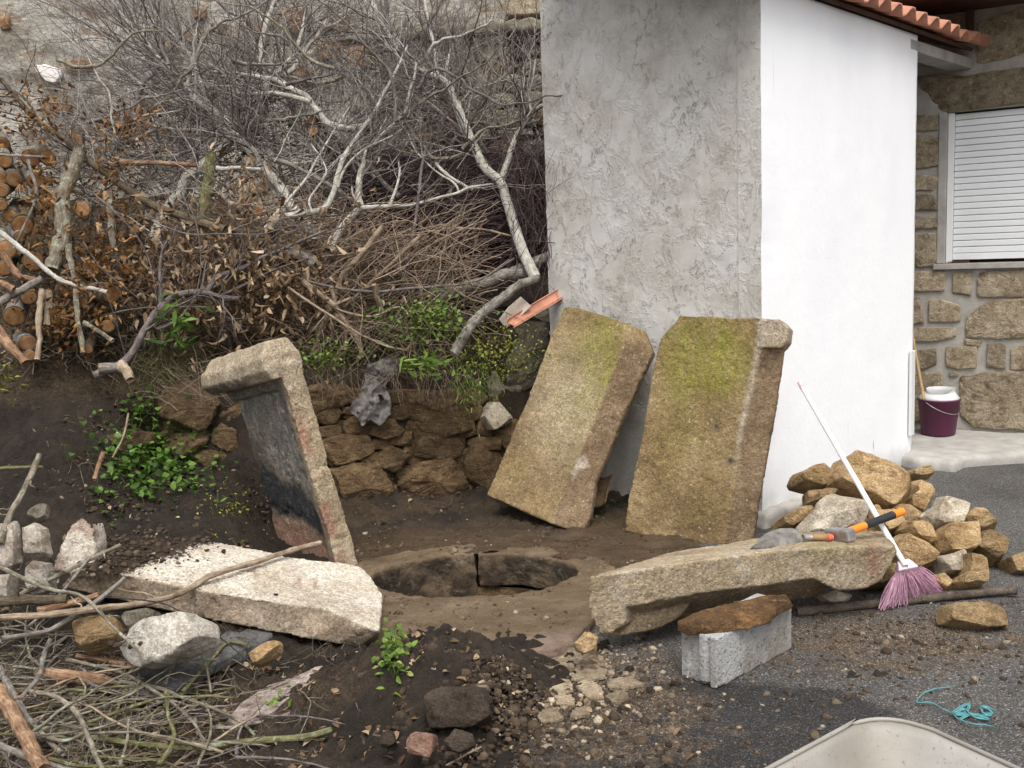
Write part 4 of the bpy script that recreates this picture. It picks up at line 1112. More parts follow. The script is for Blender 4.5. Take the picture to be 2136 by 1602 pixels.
# ================================================================== dry stone wall of the bank
w_n = unit(np.array([0.33, -0.94, 0.16])); w_o = np.array([-1.14, 6.05, 0])
dsw = thing('dry_stone_wall', 'low dry stone wall of rough brown stones holding back the bank behind the well', 'wall', np.array([-0.6, 6.2, 0]))
DSW = [
 ([(329, 843), (338, 819), (373, 802), (416, 796), (445, 802), (454, 843), (445, 877), (416, 895), (384, 901), (349, 892)], 0.16, 0),
 ([(348, 903), (387, 905), (436, 895), (435, 912), (422, 935), (399, 956), (367, 950), (349, 930)], 0.10, 0), ([(438, 895), (480, 893), (500, 906), (500, 933), (486, 941), (460, 935), (434, 921)], 0.09, 0),
 ([(416, 941), (451, 938), (497, 950), (520, 985), (510, 1020), (463, 1005), (425, 976), (402, 959)], 0.07, 0), ([(154, 920), (203, 910), (270, 898), (319, 904), (319, 925), (261, 941), (221, 956), (163, 947)], 0.08, 0),
 ([(470, 850), (500, 845), (530, 850), (530, 888), (480, 890)], 0.06, 0), ([(500, 900), (560, 890), (570, 960), (515, 960)], 0.05, 0),
 ([(615, 810), (677, 799), (730, 808), (735, 831), (712, 848), (674, 862), (630, 856)], 0.08, 0), ([(650, 866), (701, 851), (712, 866), (706, 880), (677, 888), (655, 884)], 0.09, 0), ([(718, 877), (753, 863), (764, 877), (756, 903), (715, 903)], 0.08, 0),
 ([(655, 890), (712, 883), (712, 906), (660, 915)], 0.07, 0), ([(759, 901), (793, 883), (837, 889), (834, 906), (793, 914)], 0.13, 0), ([(650, 914), (715, 906), (764, 909), (785, 927), (779, 952), (730, 964), (686, 969), (662, 945)], 0.15, 0),
 ([(811, 914), (837, 903), (863, 903), (860, 926), (831, 932), (808, 926)], 0.09, 0), ([(776, 952), (811, 932), (851, 935), (849, 963), (817, 984), (793, 973)], 0.13, 0), ([(685, 984), (735, 969), (793, 972), (822, 988), (827, 1022), (793, 1046), (753, 1060), (718, 1066), (690, 1030)], 0.17, 0),
 ([(862, 905), (930, 895), (952, 915), (970, 940), (930, 962), (890, 962), (862, 945)], 0.13, 0), ([(830, 1000), (858, 966), (900, 962), (950, 962), (975, 985), (962, 1030), (900, 1058), (842, 1062)], 0.18, 0), ([(820, 832), (870, 812), (930, 816), (970, 832), (1000, 872), (990, 910), (930, 915), (870, 892), (828, 870)], 0.08, 0),
 ([(968, 942), (1000, 925), (1040, 950), (1045, 1000), (1010, 1036), (972, 1015)], 0.12, 0), ([(1000, 872), (1020, 838), (1050, 845), (1065, 865), (1040, 886), (1010, 895)], 0.20, 2), ([(1050, 720), (1070, 690), (1105, 672), (1155, 668), (1150, 740), (1115, 800), (1075, 822), (1045, 780)], 0.10, 1),
 ([(1018, 775), (1055, 765), (1095, 800), (1092, 842), (1055, 852), (1020, 825)], 0.04, 1), ([(1030, 885), (1070, 872), (1085, 905), (1075, 960), (1040, 920)], 0.08, 0), ([(1000, 915), (1040, 908), (1045, 945), (1010, 938)], 0.08, 0), ([(1110, 650), (1160, 640), (1165, 668), (1112, 672)], 0.04, 2),
 ([(735, 812), (800, 805), (818, 830), (815, 862), (770, 862), (738, 850)], 0.05, 0), ([(715, 850), (765, 852), (760, 862), (712, 866)], 0.05, 0), ([(840, 925), (862, 930), (858, 958), (842, 958)], 0.06, 0), ([(870, 888), (930, 915), (900, 925), (868, 905)], 0.06, 0), ([(1050, 950), (1085, 960), (1070, 1000), (1045, 990)], 0.06, 0),
 ([(960, 1035), (1010, 1040), (1020, 1062), (965, 1060)], 0.09, 0), ([(780, 1060), (830, 1062), (835, 1090), (785, 1095)], 0.07, 0), ([(830, 1065), (900, 1060), (905, 1090), (838, 1092)], 0.05, 0), ([(575, 800), (612, 805), (620, 850), (585, 860)], 0.05, 0)]
rw = np.random.default_rng(8)                       # smaller stones and pinnings that close the joints
for x0, x1, y0, y1 in ((612, 1050, 812, 1072), (335, 540, 812, 1000)):
    yy = y0
    while yy < y1:
        h_ = rw.uniform(26, 40); xx = x0 + rw.uniform(-18, 8)
        while xx < x1:
            w_ = rw.uniform(34, 70)
            DSW.append(([(xx + rw.uniform(0, 8), yy + rw.uniform(0, 8)), (xx + w_ * 0.5, yy + rw.uniform(-4, 6)), (xx + w_ - rw.uniform(0, 8), yy + rw.uniform(0, 8)), (xx + w_, yy + h_ - rw.uniform(2, 10)), (xx + w_ * 0.5, yy + h_ + rw.uniform(-4, 4)), (xx + rw.uniform(0, 8), yy + h_ - rw.uniform(0, 8))], 0.03, 0))
            xx += w_
        yy += h_
for i, (pts, pr, mi) in enumerate(DSW):
    o = w_o if np.mean([p[0] for p in pts]) > 250 else on_soil(240, 930) + np.array([0, 0.02, 0])
    P3 = px_poly(pts, o - w_n * 0.03, w_n)
    ctr = sum(P3) / len(P3); P3 = [ctr + (q - ctr) * 1.08 for q in P3]
    V, Fa = stone_geo(P3, w_n, pr, 0.16, e=0.24, nt=84, nf=28, seed=900 + i, freq=9.5, rough=0.07, facets=10, ragged=0.06)
    put('stone', V, Fa, [M_WSTONE, M_GREYSTONE, M_PALESTONE][mi], dsw, smooth=False)

# ================================================================== rubble pile by the white wall
RUB = [
 ('large flat brown stone, topmost of the rubble pile against the white wall', [(1736, 983), (1746, 962), (1757, 946), (1780, 947), (1833, 946), (1864, 959), (1891, 975), (1906, 993), (1919, 1009), (1917, 1035), (1898, 1051), (1859, 1056), (1822, 1046), (1786, 1025), (1757, 1012), (1739, 1001)], 5.15, 0.30, M_RUBBLE),
 ('blunt brown stone jutting left beneath the topmost flat stone', [(1661, 996), (1668, 978), (1702, 972), (1739, 974), (1746, 988), (1750, 1004), (1723, 1020), (1694, 1012), (1665, 1005)], 5.32, 0.26, M_RUBBLE),
 ('small dark stone tucked under the blunt stone at the wall', [(1678, 1025), (1702, 1014), (1723, 1022), (1715, 1048), (1681, 1053)], 5.3, 0.2, M_RUBBLE),
 ('small angular stone wedged behind the pale pointed slab of rubble', [(1689, 1041), (1720, 1018), (1752, 1015), (1740, 1043), (1712, 1056)], 5.12, 0.2, M_RUBBLE),
 ('orange-brown flat stone lowest at the foot of the white wall', [(1625, 1085), (1636, 1072), (1668, 1054), (1694, 1048), (1710, 1056), (1690, 1085), (1655, 1100), (1628, 1098)], 5.0, 0.22, M_RUBBLE),
 ('pale yellow pointed stone behind the hammer and broom handle', [(1655, 1108), (1699, 1056), (1746, 1014), (1786, 1027), (1820, 1043), (1814, 1066), (1803, 1092), (1760, 1112), (1700, 1128), (1668, 1122)], 4.85, 0.16, M_PALESTONE),
 ('rounded brown stone on the right shoulder of the rubble pile', [(1905, 990), (1922, 997), (1954, 1030), (1956, 1038), (1938, 1056), (1925, 1074), (1892, 1066), (1895, 1043), (1910, 1027)], 5.22, 0.28, M_RUBBLE),
 ('thin stone lying behind the pile on the asphalt near the apron', [(1890, 978), (1951, 974), (1950, 991), (1925, 997), (1896, 990)], 5.75, 0.2, M_RUBBLE),
 ('smooth pale grey stone with a hump, resting on the pile edge', [(1927, 1064), (1956, 1046), (1964, 1027), (1982, 1025), (2006, 1038), (2022, 1059), (2030, 1075), (2001, 1096), (1969, 1102), (1940, 1093)], 4.78, 0.24, M_PALESTONE),
 ('sloping ochre stone under the smooth pale grey stone', [(2010, 1062), (2043, 1062), (2074, 1078), (2092, 1100), (2048, 1104), (2006, 1095)], 4.92, 0.24, M_RUBBLE),
 ('squarish ochre stone standing at the front of the rubble', [(1962, 1113), (1980, 1092), (2043, 1092), (2042, 1119), (2032, 1152), (1957, 1153)], 4.66, 0.22, M_RUBBLE),
 ('big rounded stone ending the rubble pile towards the yard', [(2040, 1109), (2061, 1096), (2090, 1098), (2106, 1127), (2104, 1159), (2078, 1184), (2053, 1176), (2033, 1148)], 4.72, 0.3, M_RUBBLE),
 ('brown stone under the orange hammer handle end', [(1815, 1050), (1859, 1056), (1891, 1066), (1897, 1090), (1872, 1113), (1849, 1113), (1835, 1092), (1818, 1080)], 4.85, 0.25, M_RUBBLE),
 ('long brown stone slanting down between hammer and squarish stone', [(1889, 1098), (1898, 1073), (1922, 1081), (1951, 1107), (1960, 1127), (1940, 1142), (1912, 1124)], 4.7, 0.22, M_RUBBLE),
 ('wide brown stone low behind the pink broom', [(1858, 1120), (1885, 1104), (1925, 1125), (1958, 1153), (1956, 1176), (1917, 1186), (1872, 1186)], 4.55, 0.26, M_RUBBLE),
 ('pale low stone just right of the broom head', [(1954, 1151), (2016, 1149), (2024, 1169), (2016, 1198), (1968, 1198)], 4.5, 0.2, M_PALESTONE),
 ('ochre stone lying at the very front of the rubble', [(2014, 1150), (2043, 1151), (2058, 1169), (2072, 1200), (2057, 1226), (2010, 1226), (1988, 1210), (2016, 1195)], 4.42, 0.22, M_RUBBLE),
 ('small tan stone touching the broom bristles on the right', [(1943, 1196), (1979, 1188), (1992, 1225), (1973, 1232), (1948, 1216)], 4.36, 0.14, M_RUBBLE),
 ('stone at the edge of the yard, cut by the photograph side', [(2100, 1164), (2125, 1153), (2160, 1155), (2165, 1196), (2115, 1194)], 4.62, 0.2, M_RUBBLE),
 ('thick orange-brown stone lying alone on the asphalt', [(1957, 1274), (1966, 1259), (2011, 1255), (2077, 1258), (2113, 1271), (2121, 1291), (2119, 1305), (2071, 1308), (2040, 1312), (1990, 1301), (1963, 1293)], 3.98, 0.13, M_RUBBLE),
 ('pale chip of stone under the right end of the propped slab', [(1700, 1237), (1739, 1229), (1784, 1235), (1771, 1252), (1739, 1257), (1719, 1253)], 4.24, 0.12, M_PALESTONE),
 ('stone hidden deep under the middle of the rubble pile', [(1740, 1060), (1800, 1050), (1850, 1075), (1850, 1130), (1780, 1150), (1730, 1120)], 5.0, 0.4, M_RUBBLE),
 ('stone showing in the gap below the topmost flat stone', [(1850, 1062), (1900, 1050), (1930, 1070), (1925, 1100), (1880, 1110), (1850, 1090)], 5.05, 0.3, M_RUBBLE),
 ('dark stone at the back of the pile beside the rounded one', [(1930, 1060), (1960, 1050), (1990, 1090), (1970, 1130), (1930, 1110)], 5.0, 0.3, M_RUBBLE),
 ('flat stone under the propped slab end and broom', [(1790, 1190), (1860, 1170), (1900, 1180), (1890, 1215), (1810, 1222)], 4.42, 0.2, M_RUBBLE)]
for i, (lab, pts, d, th, mt) in enumerate(RUB):
    stone_px('rubble_stone', pts, d, mt, thick=th, tilt=(0.15 * math.sin(i * 2.1), 0.45), seed=1200 + i, label=lab, cat='stone',
             group='rubble stones beside the white wall', e=0.17, nt=96, nf=32, rough=0.034, freq=9, facets=14, ragged=0.03)

# ================================================================== tools
M_PINKB = simple('pink_bristle', (0.66, 0.39, 0.50), 0.6, 0.3, 60)
M_PINKP = simple('pink_plastic', (0.66, 0.50, 0.60), 0.45, 0.06, 6)
M_PINKCAP = simple('pink_cap', (0.72, 0.42, 0.42), 0.5, 0.1, 6)
M_WHITEP = simple('chipped_white_paint', (0.76, 0.75, 0.71), 0.5, 0.06, 40)
M_ORANGE = simple('orange_grip', (0.85, 0.22, 0.02), 0.45, 0.05, 8)
M_BLACKR = simple('black_rubber', (0.022, 0.022, 0.026), 0.6, 0.2, 20)
M_STEEL = simple('scuffed_steel', (0.34, 0.33, 0.32), 0.45, 0.3, 30, 0.3, 0.75)
M_TROWEL = simple('mortar_caked_steel', (0.17, 0.155, 0.14), 0.75, 0.6, 16, 0.6, 0.15)
M_HANDLE = simple('varnished_wood', (0.28, 0.17, 0.08), 0.5, 0.25, 30)
M_RED = simple('red_knob', (0.62, 0.13, 0.08), 0.45, 0.1, 20)
ht0, ht1 = at(1889, 1182, 4.20), at(1668, 798, 5.22)
broom = thing('broom', 'broom with white handle and pink bristles standing head down by the rubble', 'broom', ground(1900, 1262, 0))
V, Fa, _, _ = one_tube([ht0, ht0 * 0.03 + ht1 * 0.97], 0.0125, 0.0125, 20, 12)
put('handle', V, Fa, M_WHITEP, broom)
V, Fa, _, _ = one_tube([ht0 * 0.035 + ht1 * 0.965, ht1], 0.0145, 0.0125, 6, 12)
put('end_cap', V, Fa, M_PINKCAP, broom)
tl, tr = at(1867, 1197, 4.19), at(1919, 1186, 4.24)
up = unit(ht1 - ht0); hx = unit(tr - tl); hd = np.cross(hx, up)
hc = (tl + tr) / 2
ring0 = [hc + hx * a + hd * b for a, b in ((-0.055, -0.02), (0.055, -0.02), (0.055, 0.02), (-0.055, 0.02))]
ring1 = [hc + up * 0.055 + hx * a + hd * b for a, b in ((-0.030, -0.016), (0.030, -0.016), (0.030, 0.016), (-0.030, 0.016))]
V, Fa = frustum(ring0, ring1)
bevel_obj(put('head', V, Fa, M_PINKP, broom, smooth=False), 0.006)
rng = np.random.default_rng(5)
K = 420
a = rng.uniform(0, 1, K); b = rng.uniform(-1, 1, K)
bl_, br_ = ground(1836, 1270, 0.004), ground(1975, 1236, 0.004)
S = tl + (tr - tl) * a[:, None] + hd * (b * 0.016)[:, None]
E = bl_ + (br_ - bl_) * np.clip(a + rng.normal(0, 0.025, K), -0.02, 1.02)[:, None] + np.stack([0.02 * b, 0.045 * b, rng.uniform(0.0, 0.018, K)], 1)
t = np.linspace(0, 1, 5)[None, :, None]
Pb = S[:, None] + (E - S)[:, None] * t + (rng.normal(0, 0.006, (K, 1, 3)) * (t * (1 - t) * 4))
V, Fq, rn = tubes(Pb, np.full((K, 5), 0.0017), 4, rng.uniform(0, 1, K))
put('bristles', V, [Fq], M_PINKB, broom, kind='stuff')

def on_top5(x, y, lift): return on_plane(x, y, o5 + n5 * lift, n5)
hm = thing('hammer', 'hammer with orange and black grip lying on the propped slab', 'hammer', on_top5(1750, 1118, 0.01))
pa, pb = at(1762, 1112, 4.22), at(1882, 1067, 4.42)
for nm, f0, f1, r0, mt in (('shaft', -0.06, 0.02, 0.012, M_STEEL), ('grip_band', 0.0, 0.34, 0.0165, M_ORANGE), ('grip', 0.335, 0.83, 0.0175, M_BLACKR), ('grip_end', 0.825, 1.0, 0.0175, M_ORANGE)):
    V, Fa, _, _ = one_tube([pa + (pb - pa) * f0, pa + (pb - pa) * f1], r0, r0 * 1.04, 8, 14)
    put(nm, V, Fa, mt, hm)
hdir = unit(pb - pa); hup = unit(np.cross(hdir, np.cross(n5, hdir)))
sdir = unit(np.cross(hdir, n5))
V, Fq = box(pa - hdir * 0.028, sdir, hdir, unit(np.cross(sdir, hdir)), 0.062, 0.026, 0.026)
bevel_obj(put('head', V, [Fq], M_STEEL, hm, smooth=False), 0.007)
tw = thing('trowel', 'mortar caked trowel with a short red tipped wooden handle on the propped slab', 'trowel', on_top5(1640, 1130, 0.0))
g = [on_top5(x, y, 0.012) for x, y in ((1572, 1146), (1640, 1122), (1676, 1126), (1672, 1110), (1640, 1108))]
nb, mb_ = 12, 8
tipp, heelc = at(1572, 1143, 4.02), at(1668, 1112, 4.16)
ax = heelc - tipp; L = np.linalg.norm(ax); ax /= L; sd = unit(np.cross(ax, unit(n5 * 0.55 - sdir * 0.0 + TOCAM * 0.8))); nn = np.cross(sd, ax)
Vt = []
for th_ in (0.004, -0.004):
    for i in range(nb):
        u = i / (nb - 1)
        w = 0.058 * min(1, u * 1.7 + 0.16) * (1 - 0.25 * max(0, u - 0.8) / 0.2)
        for j in range(mb_):
            v = j / (mb_ - 1) * 2 - 1
            Vt.append(tipp + ax * u * L + sd * w * v + nn * (th_ - 0.028 * v * v))
Vt = np.array(Vt); nnum = nb * mb_
idx = np.arange(nnum).reshape(nb, mb_)
q = np.stack([idx[:-1, :-1], idx[:-1, 1:], idx[1:, 1:], idx[1:, :-1]], -1).reshape(-1, 4)
bd = list(idx[0]) + list(idx[1:, -1]) + list(idx[-1, :-1][::-1]) + list(idx[1:-1, 0][::-1])
rimq = np.array([[bd[i], bd[(i + 1) % len(bd)], bd[(i + 1) % len(bd)] + nnum, bd[i] + nnum] for i in range(len(bd))])
Vt = Vt + 0.003 * np.stack([fbm(Vt * 40, 3, 5 + k) for k in range(3)], 1)
put('blade', Vt, [q, q[:, ::-1] + nnum, rimq], M_TROWEL, tw)
h0, h1 = at(1674, 1121, 4.15), at(1735, 1121, 4.20)
for nm, f0, f1, r0, r1, mt in (('ferrule', 0.0, 0.28, 0.012, 0.013, M_STEEL), ('handle', 0.26, 0.80, 0.012, 0.016, M_HANDLE), ('handle_tip', 0.79, 1.0, 0.018, 0.014, M_RED)):
    V, Fa, _, _ = one_tube([h0 + (h1 - h0) * f0, h0 + (h1 - h0) * f1], r0, r1, 8, 12)
    put(nm, V, Fa, mt, tw)
# dark wooden pole on the ground
M_POLE = rubble_mat('old_pole_wood', (0.045, 0.034, 0.026), (0.085, 0.066, 0.052), (0.15, 0.12, 0.095), 1.0, 0.6)
V, Fa, _, _ = one_tube([ground(1660, 1276, 0.02), ground(1830, 1258, 0.02), ground(1980, 1243, 0.022), ground(2090, 1233, 0.026), ground(2122, 1233, 0.03)], 0.021, 0.017, 40, 10, 0.004, 3, 0.15)
put('wooden_pole', V, Fa, M_POLE, label='dark weathered wooden pole lying on the asphalt behind the block', cat='pole')
# turquoise twine
M_TWINE = simple('turquoise_twine', (0.085, 0.26, 0.275), 0.7, 0.3, 40)
tws = [[(1982, 1433), (1950, 1437), (1925, 1447), (1913, 1465), (1940, 1465), (1965, 1478), (1985, 1487), (2000, 1500), (2030, 1510), (2055, 1512), (2075, 1517)],
       [(1985, 1487), (2006, 1472), (2020, 1467), (2014, 1484), (1993, 1490), (2030, 1489), (2062, 1491), (2064, 1480), (2046, 1473), (2060, 1474), (2075, 1483)],
       [(2000, 1500), (2020, 1490), (2040, 1492), (2063, 1498)], [(2045, 1475), (2050, 1487), (2068, 1486), (2058, 1478)], [(1990, 1488), (2010, 1478), (2030, 1494), (2062, 1500)]]
sets = []
for k, pl in enumerate(tws):
    for s_ in range(2 if k else 1):
        pts = [ground(x + 3 * s_, y + 2 * s_, 0.006 + 0.012 * abs(math.sin(i * 1.7 + k))) for i, (x, y) in enumerate(pl)]
        V, Fa, _, _ = one_tube(pts, 0.0022, 0.0022, 50, 6)
        sets.append((V, Fa))
V, Fa = join(sets)
put('twine', V, Fa, M_TWINE, label='tangle of frayed turquoise twine on the asphalt', cat='twine')

# ---- wheelbarrow, only the far corner of its tray reaches into the picture
def barrow_material():
    m = Mat('galvanised_tray')
    c = m.ramp(m.noise(3.5, 5, 0.6), [(0.3, (0.215, 0.195, 0.165)), (0.55, (0.30, 0.28, 0.25)), (0.75, (0.40, 0.385, 0.36))])
    r = m.ramp(m.noise(120, 5, 0.78), [(0.60, 0.0), (0.66, 1.0)])
    c = m.mix(m.math('MULTIPLY', r, 0.8), c, (0.17, 0.095, 0.055))
    return m.done(c, m.bump(m.noise(18, 4, 0.6), 0.25, 0.006), 0.62, 0.15)
M_BARROW = barrow_material()
wb = thing('wheelbarrow', 'pale rust-flecked metal wheelbarrow, only the tray corner in view', 'wheelbarrow', np.array([0.6, 1.4, 0]))
zc = 0.60
wc = ground(1840, 1474, zc)
dl = unit(ground(1605, 1602, zc) - wc); dr = unit(ground(2120, 1602, zc) - wc)
quad = [wc, wc + dl * 0.95, wc + dl * 0.95 + dr * 0.62, wc + dr * 0.66]
qc = sum(quad) / 4
def round_ring(q, r, n=9):
    out = []
    for i in range(4):
        p, a, b = q[i], q[i - 1], q[(i + 1) % 4]
        ua, ub = unit(a - p), unit(b - p)
        for t in np.linspace(0, 1, n):
            out.append((1 - t) ** 2 * (p + ua * r) + 2 * t * (1 - t) * p + t * t * (p + ub * r))
    return np.array(out)
rings = []
for f_, z_ in ((1.0, 0.0), (1.0, 0.0), (0.97, -0.02), (0.80, -0.16), (0.66, -0.24), (0.5, -0.255), (0.2, -0.26)):
    rr = round_ring([qc + (p - qc) * f_ for p in quad], 0.15 if f_ > 0.6 else 0.08)
    rr[:, 2] = zc + z_
    rings.append(rr)
nr = len(rings[0])
V = np.concatenate([rings[1]] + rings[2:] + [rings[-1] - [0, 0, 0.01]] + [r_ - np.array([0, 0, 0.006]) for r_ in rings[2:][::-1]])
V = np.concatenate(rings[1:]); k_ = len(rings) - 1
idx = np.arange(nr * k_).reshape(k_, nr)
q = np.stack([idx[:-1], np.roll(idx[:-1], -1, 1), np.roll(idx[1:], -1, 1), idx[1:]], -1).reshape(-1, 4)
tray = put('tray', V, [q, [idx[-1].tolist()]], M_BARROW, wb)
so = tray.modifiers.new('sheet', 'SOLIDIFY'); so.thickness = 0.003
P_ = np.roll(rings[0], -22, axis=0); P_ = np.concatenate([P_, P_[:1]])
V, Fa, _, _ = one_tube(P_, 0.0045, 0.0045, 140, 8)
put('rolled_rim', V, Fa, M_BARROW, wb)
for s_ in (0.25, 0.75):
    a_ = quad[0] * (1 - s_) + quad[3] * s_; b_ = quad[1] * (1 - s_) + quad[2] * s_
    V, Fa, _, _ = one_tube([np.array([a_[0], a_[1], 0.30]), np.array([(a_[0] + b_[0]) / 2, (a_[1] + b_[1]) / 2, 0.31]), np.array([b_[0] + (b_ - a_)[0] * 0.4, b_[1] + (b_ - a_)[1] * 0.4, 0.55])], 0.016, 0.016, 16, 8)
    put('handle', V, Fa, M_STEEL, wb)
    V, Fa, _, _ = one_tube([np.array([b_[0], b_[1], 0.37]), np.array([b_[0], b_[1], 0.0])], 0.014, 0.014, 4, 8)
    put('leg', V, Fa, M_STEEL, wb)
wcen = (quad[0] + quad[3]) / 2 + unit((quad[0] + quad[3]) / 2 - qc) * -0.02; wcen = np.array([wcen[0], wcen[1], 0.165])
wax = unit((quad[3] - quad[0]) * np.array([1, 1, 0])); fw = unit(np.cross(wax, Z1))
t = np.linspace(0, 2 * math.pi, 40)
V, Fa, _, _ = one_tube([wcen + fw * 0.125 * math.cos(a) + Z1 * 0.125 * math.sin(a) for a in t], 0.038, 0.038, 40, 10)
put('wheel', V, Fa, M_BLACKR, wb)

# ---- bucket, mop and board in the passage
M_PURPLE = simple('purple_plastic', (0.105, 0.022, 0.058), 0.42, 0.08, 4)
M_WHITEPL = simple('white_plastic', (0.66, 0.66, 0.65), 0.4, 0.05, 5)
def lathe(c, prof, n=40, sx=1.0):
    t = np.linspace(0, 2 * math.pi, n, endpoint=False)
    V = np.concatenate([np.stack([c[0] + r * np.cos(t) * sx, c[1] + r * np.sin(t), np.full(n, c[2] + z)], 1) for r, z in prof])
    idx = np.arange(n * len(prof)).reshape(len(prof), n)
    q = np.stack([idx[:-1], np.roll(idx[:-1], -1, 1), np.roll(idx[1:], -1, 1), idx[1:]], -1).reshape(-1, 4)
    return V, q
bk = ground(1957, 905, 0.078)
bucket = thing('bucket', 'dark purple plastic bucket with a white wringer on the concrete apron', 'bucket', bk)
V, q = lathe(bk, [(0.001, 0.0), (0.118, 0.0), (0.122, 0.006), (0.150, 0.262), (0.158, 0.264), (0.159, 0.275), (0.152, 0.278), (0.146, 0.270), (0.118, 0.012), (0.001, 0.010)])
put('body', V, [q], M_PURPLE, bucket)
V, q = lathe(bk, [(0.125, 0.262), (0.142, 0.268), (0.148, 0.285), (0.118, 0.315), (0.100, 0.350), (0.104, 0.356), (0.096, 0.353), (0.108, 0.315), (0.135, 0.285), (0.05, 0.24), (0.001, 0.235)], 40)
ang = np.arctan2(V[:, 1] - bk[1], V[:, 0] - bk[0])
zz = V[:, 2] - bk[2]
V[:, 2] -= sstep(0.30, 0.40, zz) * 0.055 * sstep(0.2, 0.9, np.cos(ang + 2.2))
V[:, 0] += 0.02 * sstep(0.28, 0.4, zz)
put('wringer', V, [q], M_WHITEPL, bucket)
V, Fa, _, _ = one_tube([bk + np.array([0.156 * math.cos(a), 0.156 * math.sin(a), 0.262 - 0.09 * math.sin(a_)]) for a, a_ in zip(np.linspace(-2.6, 0.4, 14), np.linspace(0, math.pi, 14))], 0.003, 0.003, 30, 6)
put('bail', V, Fa, M_STEEL, bucket)
V, Fa, _, _ = one_tube([at(1927, 832, 7.30), at(1901, 690, 7.42), at(1893, 640, 7.45)], 0.0125, 0.0125, 12, 8)
put('mop_handle', V, Fa, simple('bare_stick', (0.36, 0.245, 0.12), 0.7, 0.15, 20), label='wooden mop stick standing in the purple bucket', cat='mop')
bo = at(1902, 820, 6.98)
V, Fq = box(bo, SHED_W, SHED_N, Z1, 0.03, 0.01, 0.30)
bevel_obj(put('board', V, [Fq], M_WHITEPL, smooth=False, label='narrow white board standing at the end of the white wall', cat='board'), 0.003)
# ================================================================== wood, brush, leaves
def bark(name, dark, mid, light, fleck=0.4, scale=26, stretch=1.0, rough=0.9, lichen=0.0):
    m = Mat(name)
    cb = m.t.nodes.new('ShaderNodeCombineXYZ')
    for i, k in enumerate(('fx', 'fy', 'fz')): m.link(m.attr(k), cb.inputs[i])
    g = cb.outputs[0]
    along = m.noise(150, 5, 0.7, m.scale(g, 1, 1, 0.10))
    rings = m.noise(70, 4, 0.7, m.scale(g, 0.5, 0.5, 1.3))
    t_ = m.math('ADD', m.math('MULTIPLY', along, 0.55), m.math('MULTIPLY', m.noise(scale * 0.5, 5, 0.7), 0.45))
    c = m.ramp(t_, [(0.40, dark), (0.5, mid), (0.60, light)])
    f = m.ramp(rings, [(0.36, 1.0), (0.43, 0.0)])
    c = m.mix(m.math('MULTIPLY', f, fleck), c, tuple(v * 0.28 for v in mid))
    if lichen:
        l = m.ramp(m.noise(scale * 0.9, 5, 0.7), [(0.54, 0.0), (0.6, lichen)])
        c = m.mix(l, c, m.ramp(m.noise(60, 3, 0.6), [(0.4, (0.17, 0.19, 0.11)), (0.6, (0.36, 0.39, 0.29))]))
    h = m.math('ADD', along, m.math('MULTIPLY', m.noise(scale * 3, 4, 0.7), 0.6))
    return m.done(c, m.bump(h, 0.9, 0.008), rough)
M_BPALE = bark('pale_bark', (0.26, 0.235, 0.19), (0.43, 0.40, 0.345), (0.60, 0.58, 0.53), 0.55, 40)
M_BGREY = bark('grey_bark', (0.10, 0.085, 0.07), (0.20, 0.175, 0.15), (0.33, 0.30, 0.265), 0.5, 40)
M_BDARK = bark('dark_bark', (0.045, 0.032, 0.02), (0.085, 0.064, 0.04), (0.15, 0.12, 0.08), 0.4, 36)
M_BLICH = bark('lichen_bark', (0.10, 0.08, 0.055), (0.19, 0.155, 0.115), (0.32, 0.28, 0.22), 0.5, 30, lichen=0.9)
M_BPURP = bark('purple_grey_bark', (0.075, 0.058, 0.056), (0.145, 0.118, 0.112), (0.25, 0.215, 0.20), 0.3, 30)
M_BRED = bark('peeled_red_wood', (0.115, 0.060, 0.034), (0.245, 0.140, 0.080), (0.42, 0.285, 0.175), 0.45, 24)
M_BMOSS = bark('mossy_bark', (0.07, 0.068, 0.025), (0.14, 0.13, 0.055), (0.25, 0.225, 0.11), 0.4, 30, lichen=0.5)
M_BTAN = bark('tan_cane', (0.17, 0.12, 0.08), (0.30, 0.225, 0.155), (0.44, 0.355, 0.26), 0.3, 34)
def cut_wood():
    m = Mat('sawn_end')
    c = m.ramp(m.noise(22, 6, 0.7), [(0.3, (0.16, 0.078, 0.028)), (0.5, (0.35, 0.195, 0.082)), (0.72, (0.54, 0.37, 0.20))])
    rr = m.math('ADD', m.attr('rr'), m.math('MULTIPLY', m.noise(30, 3, 0.6), 0.12))
    ring = m.math('SINE', m.math('MULTIPLY', rr, 46.0))
    c = m.mix(m.ramp(ring, [(0.35, 0.0), (0.9, 0.55)]), c, m.mix(1.0, c, (0.50, 0.42, 0.36), 'MULTIPLY'))
    c = m.mix(m.ramp(m.attr('rr'), [(0.86, 0.0), (0.95, 0.85)]), c, (0.07, 0.048, 0.032))
    gr = m.ramp(m.noise(9, 4, 0.65), [(0.5, 0.0), (0.66, 0.6)])
    c = m.mix(gr, c, (0.20, 0.165, 0.125))
    tone = m.ramp(m.rand, [(0.0, (0.55, 0.48, 0.42)), (0.5, (0.85, 0.76, 0.66)), (1.0, (1.1, 1.0, 0.95))])
    c = m.mix(1.0, c, tone, 'MULTIPLY')
    return m.done(c, m.bump(m.math('ADD', ring, m.noise(90, 3, 0.6)), 0.4, 0.003), 0.85)
M_CUT = cut_wood()
def strand(name, stops, rough=0.85):
    m = Mat(name)
    c = m.ramp(m.attr('rnd'), stops)
    c = m.mix(1.0, c, m.ramp(m.noise(60, 3, 0.7, m.pos), [(0.3, 0.55), (0.7, 1.35)]), 'MULTIPLY')
    return m.done(c, None, rough)
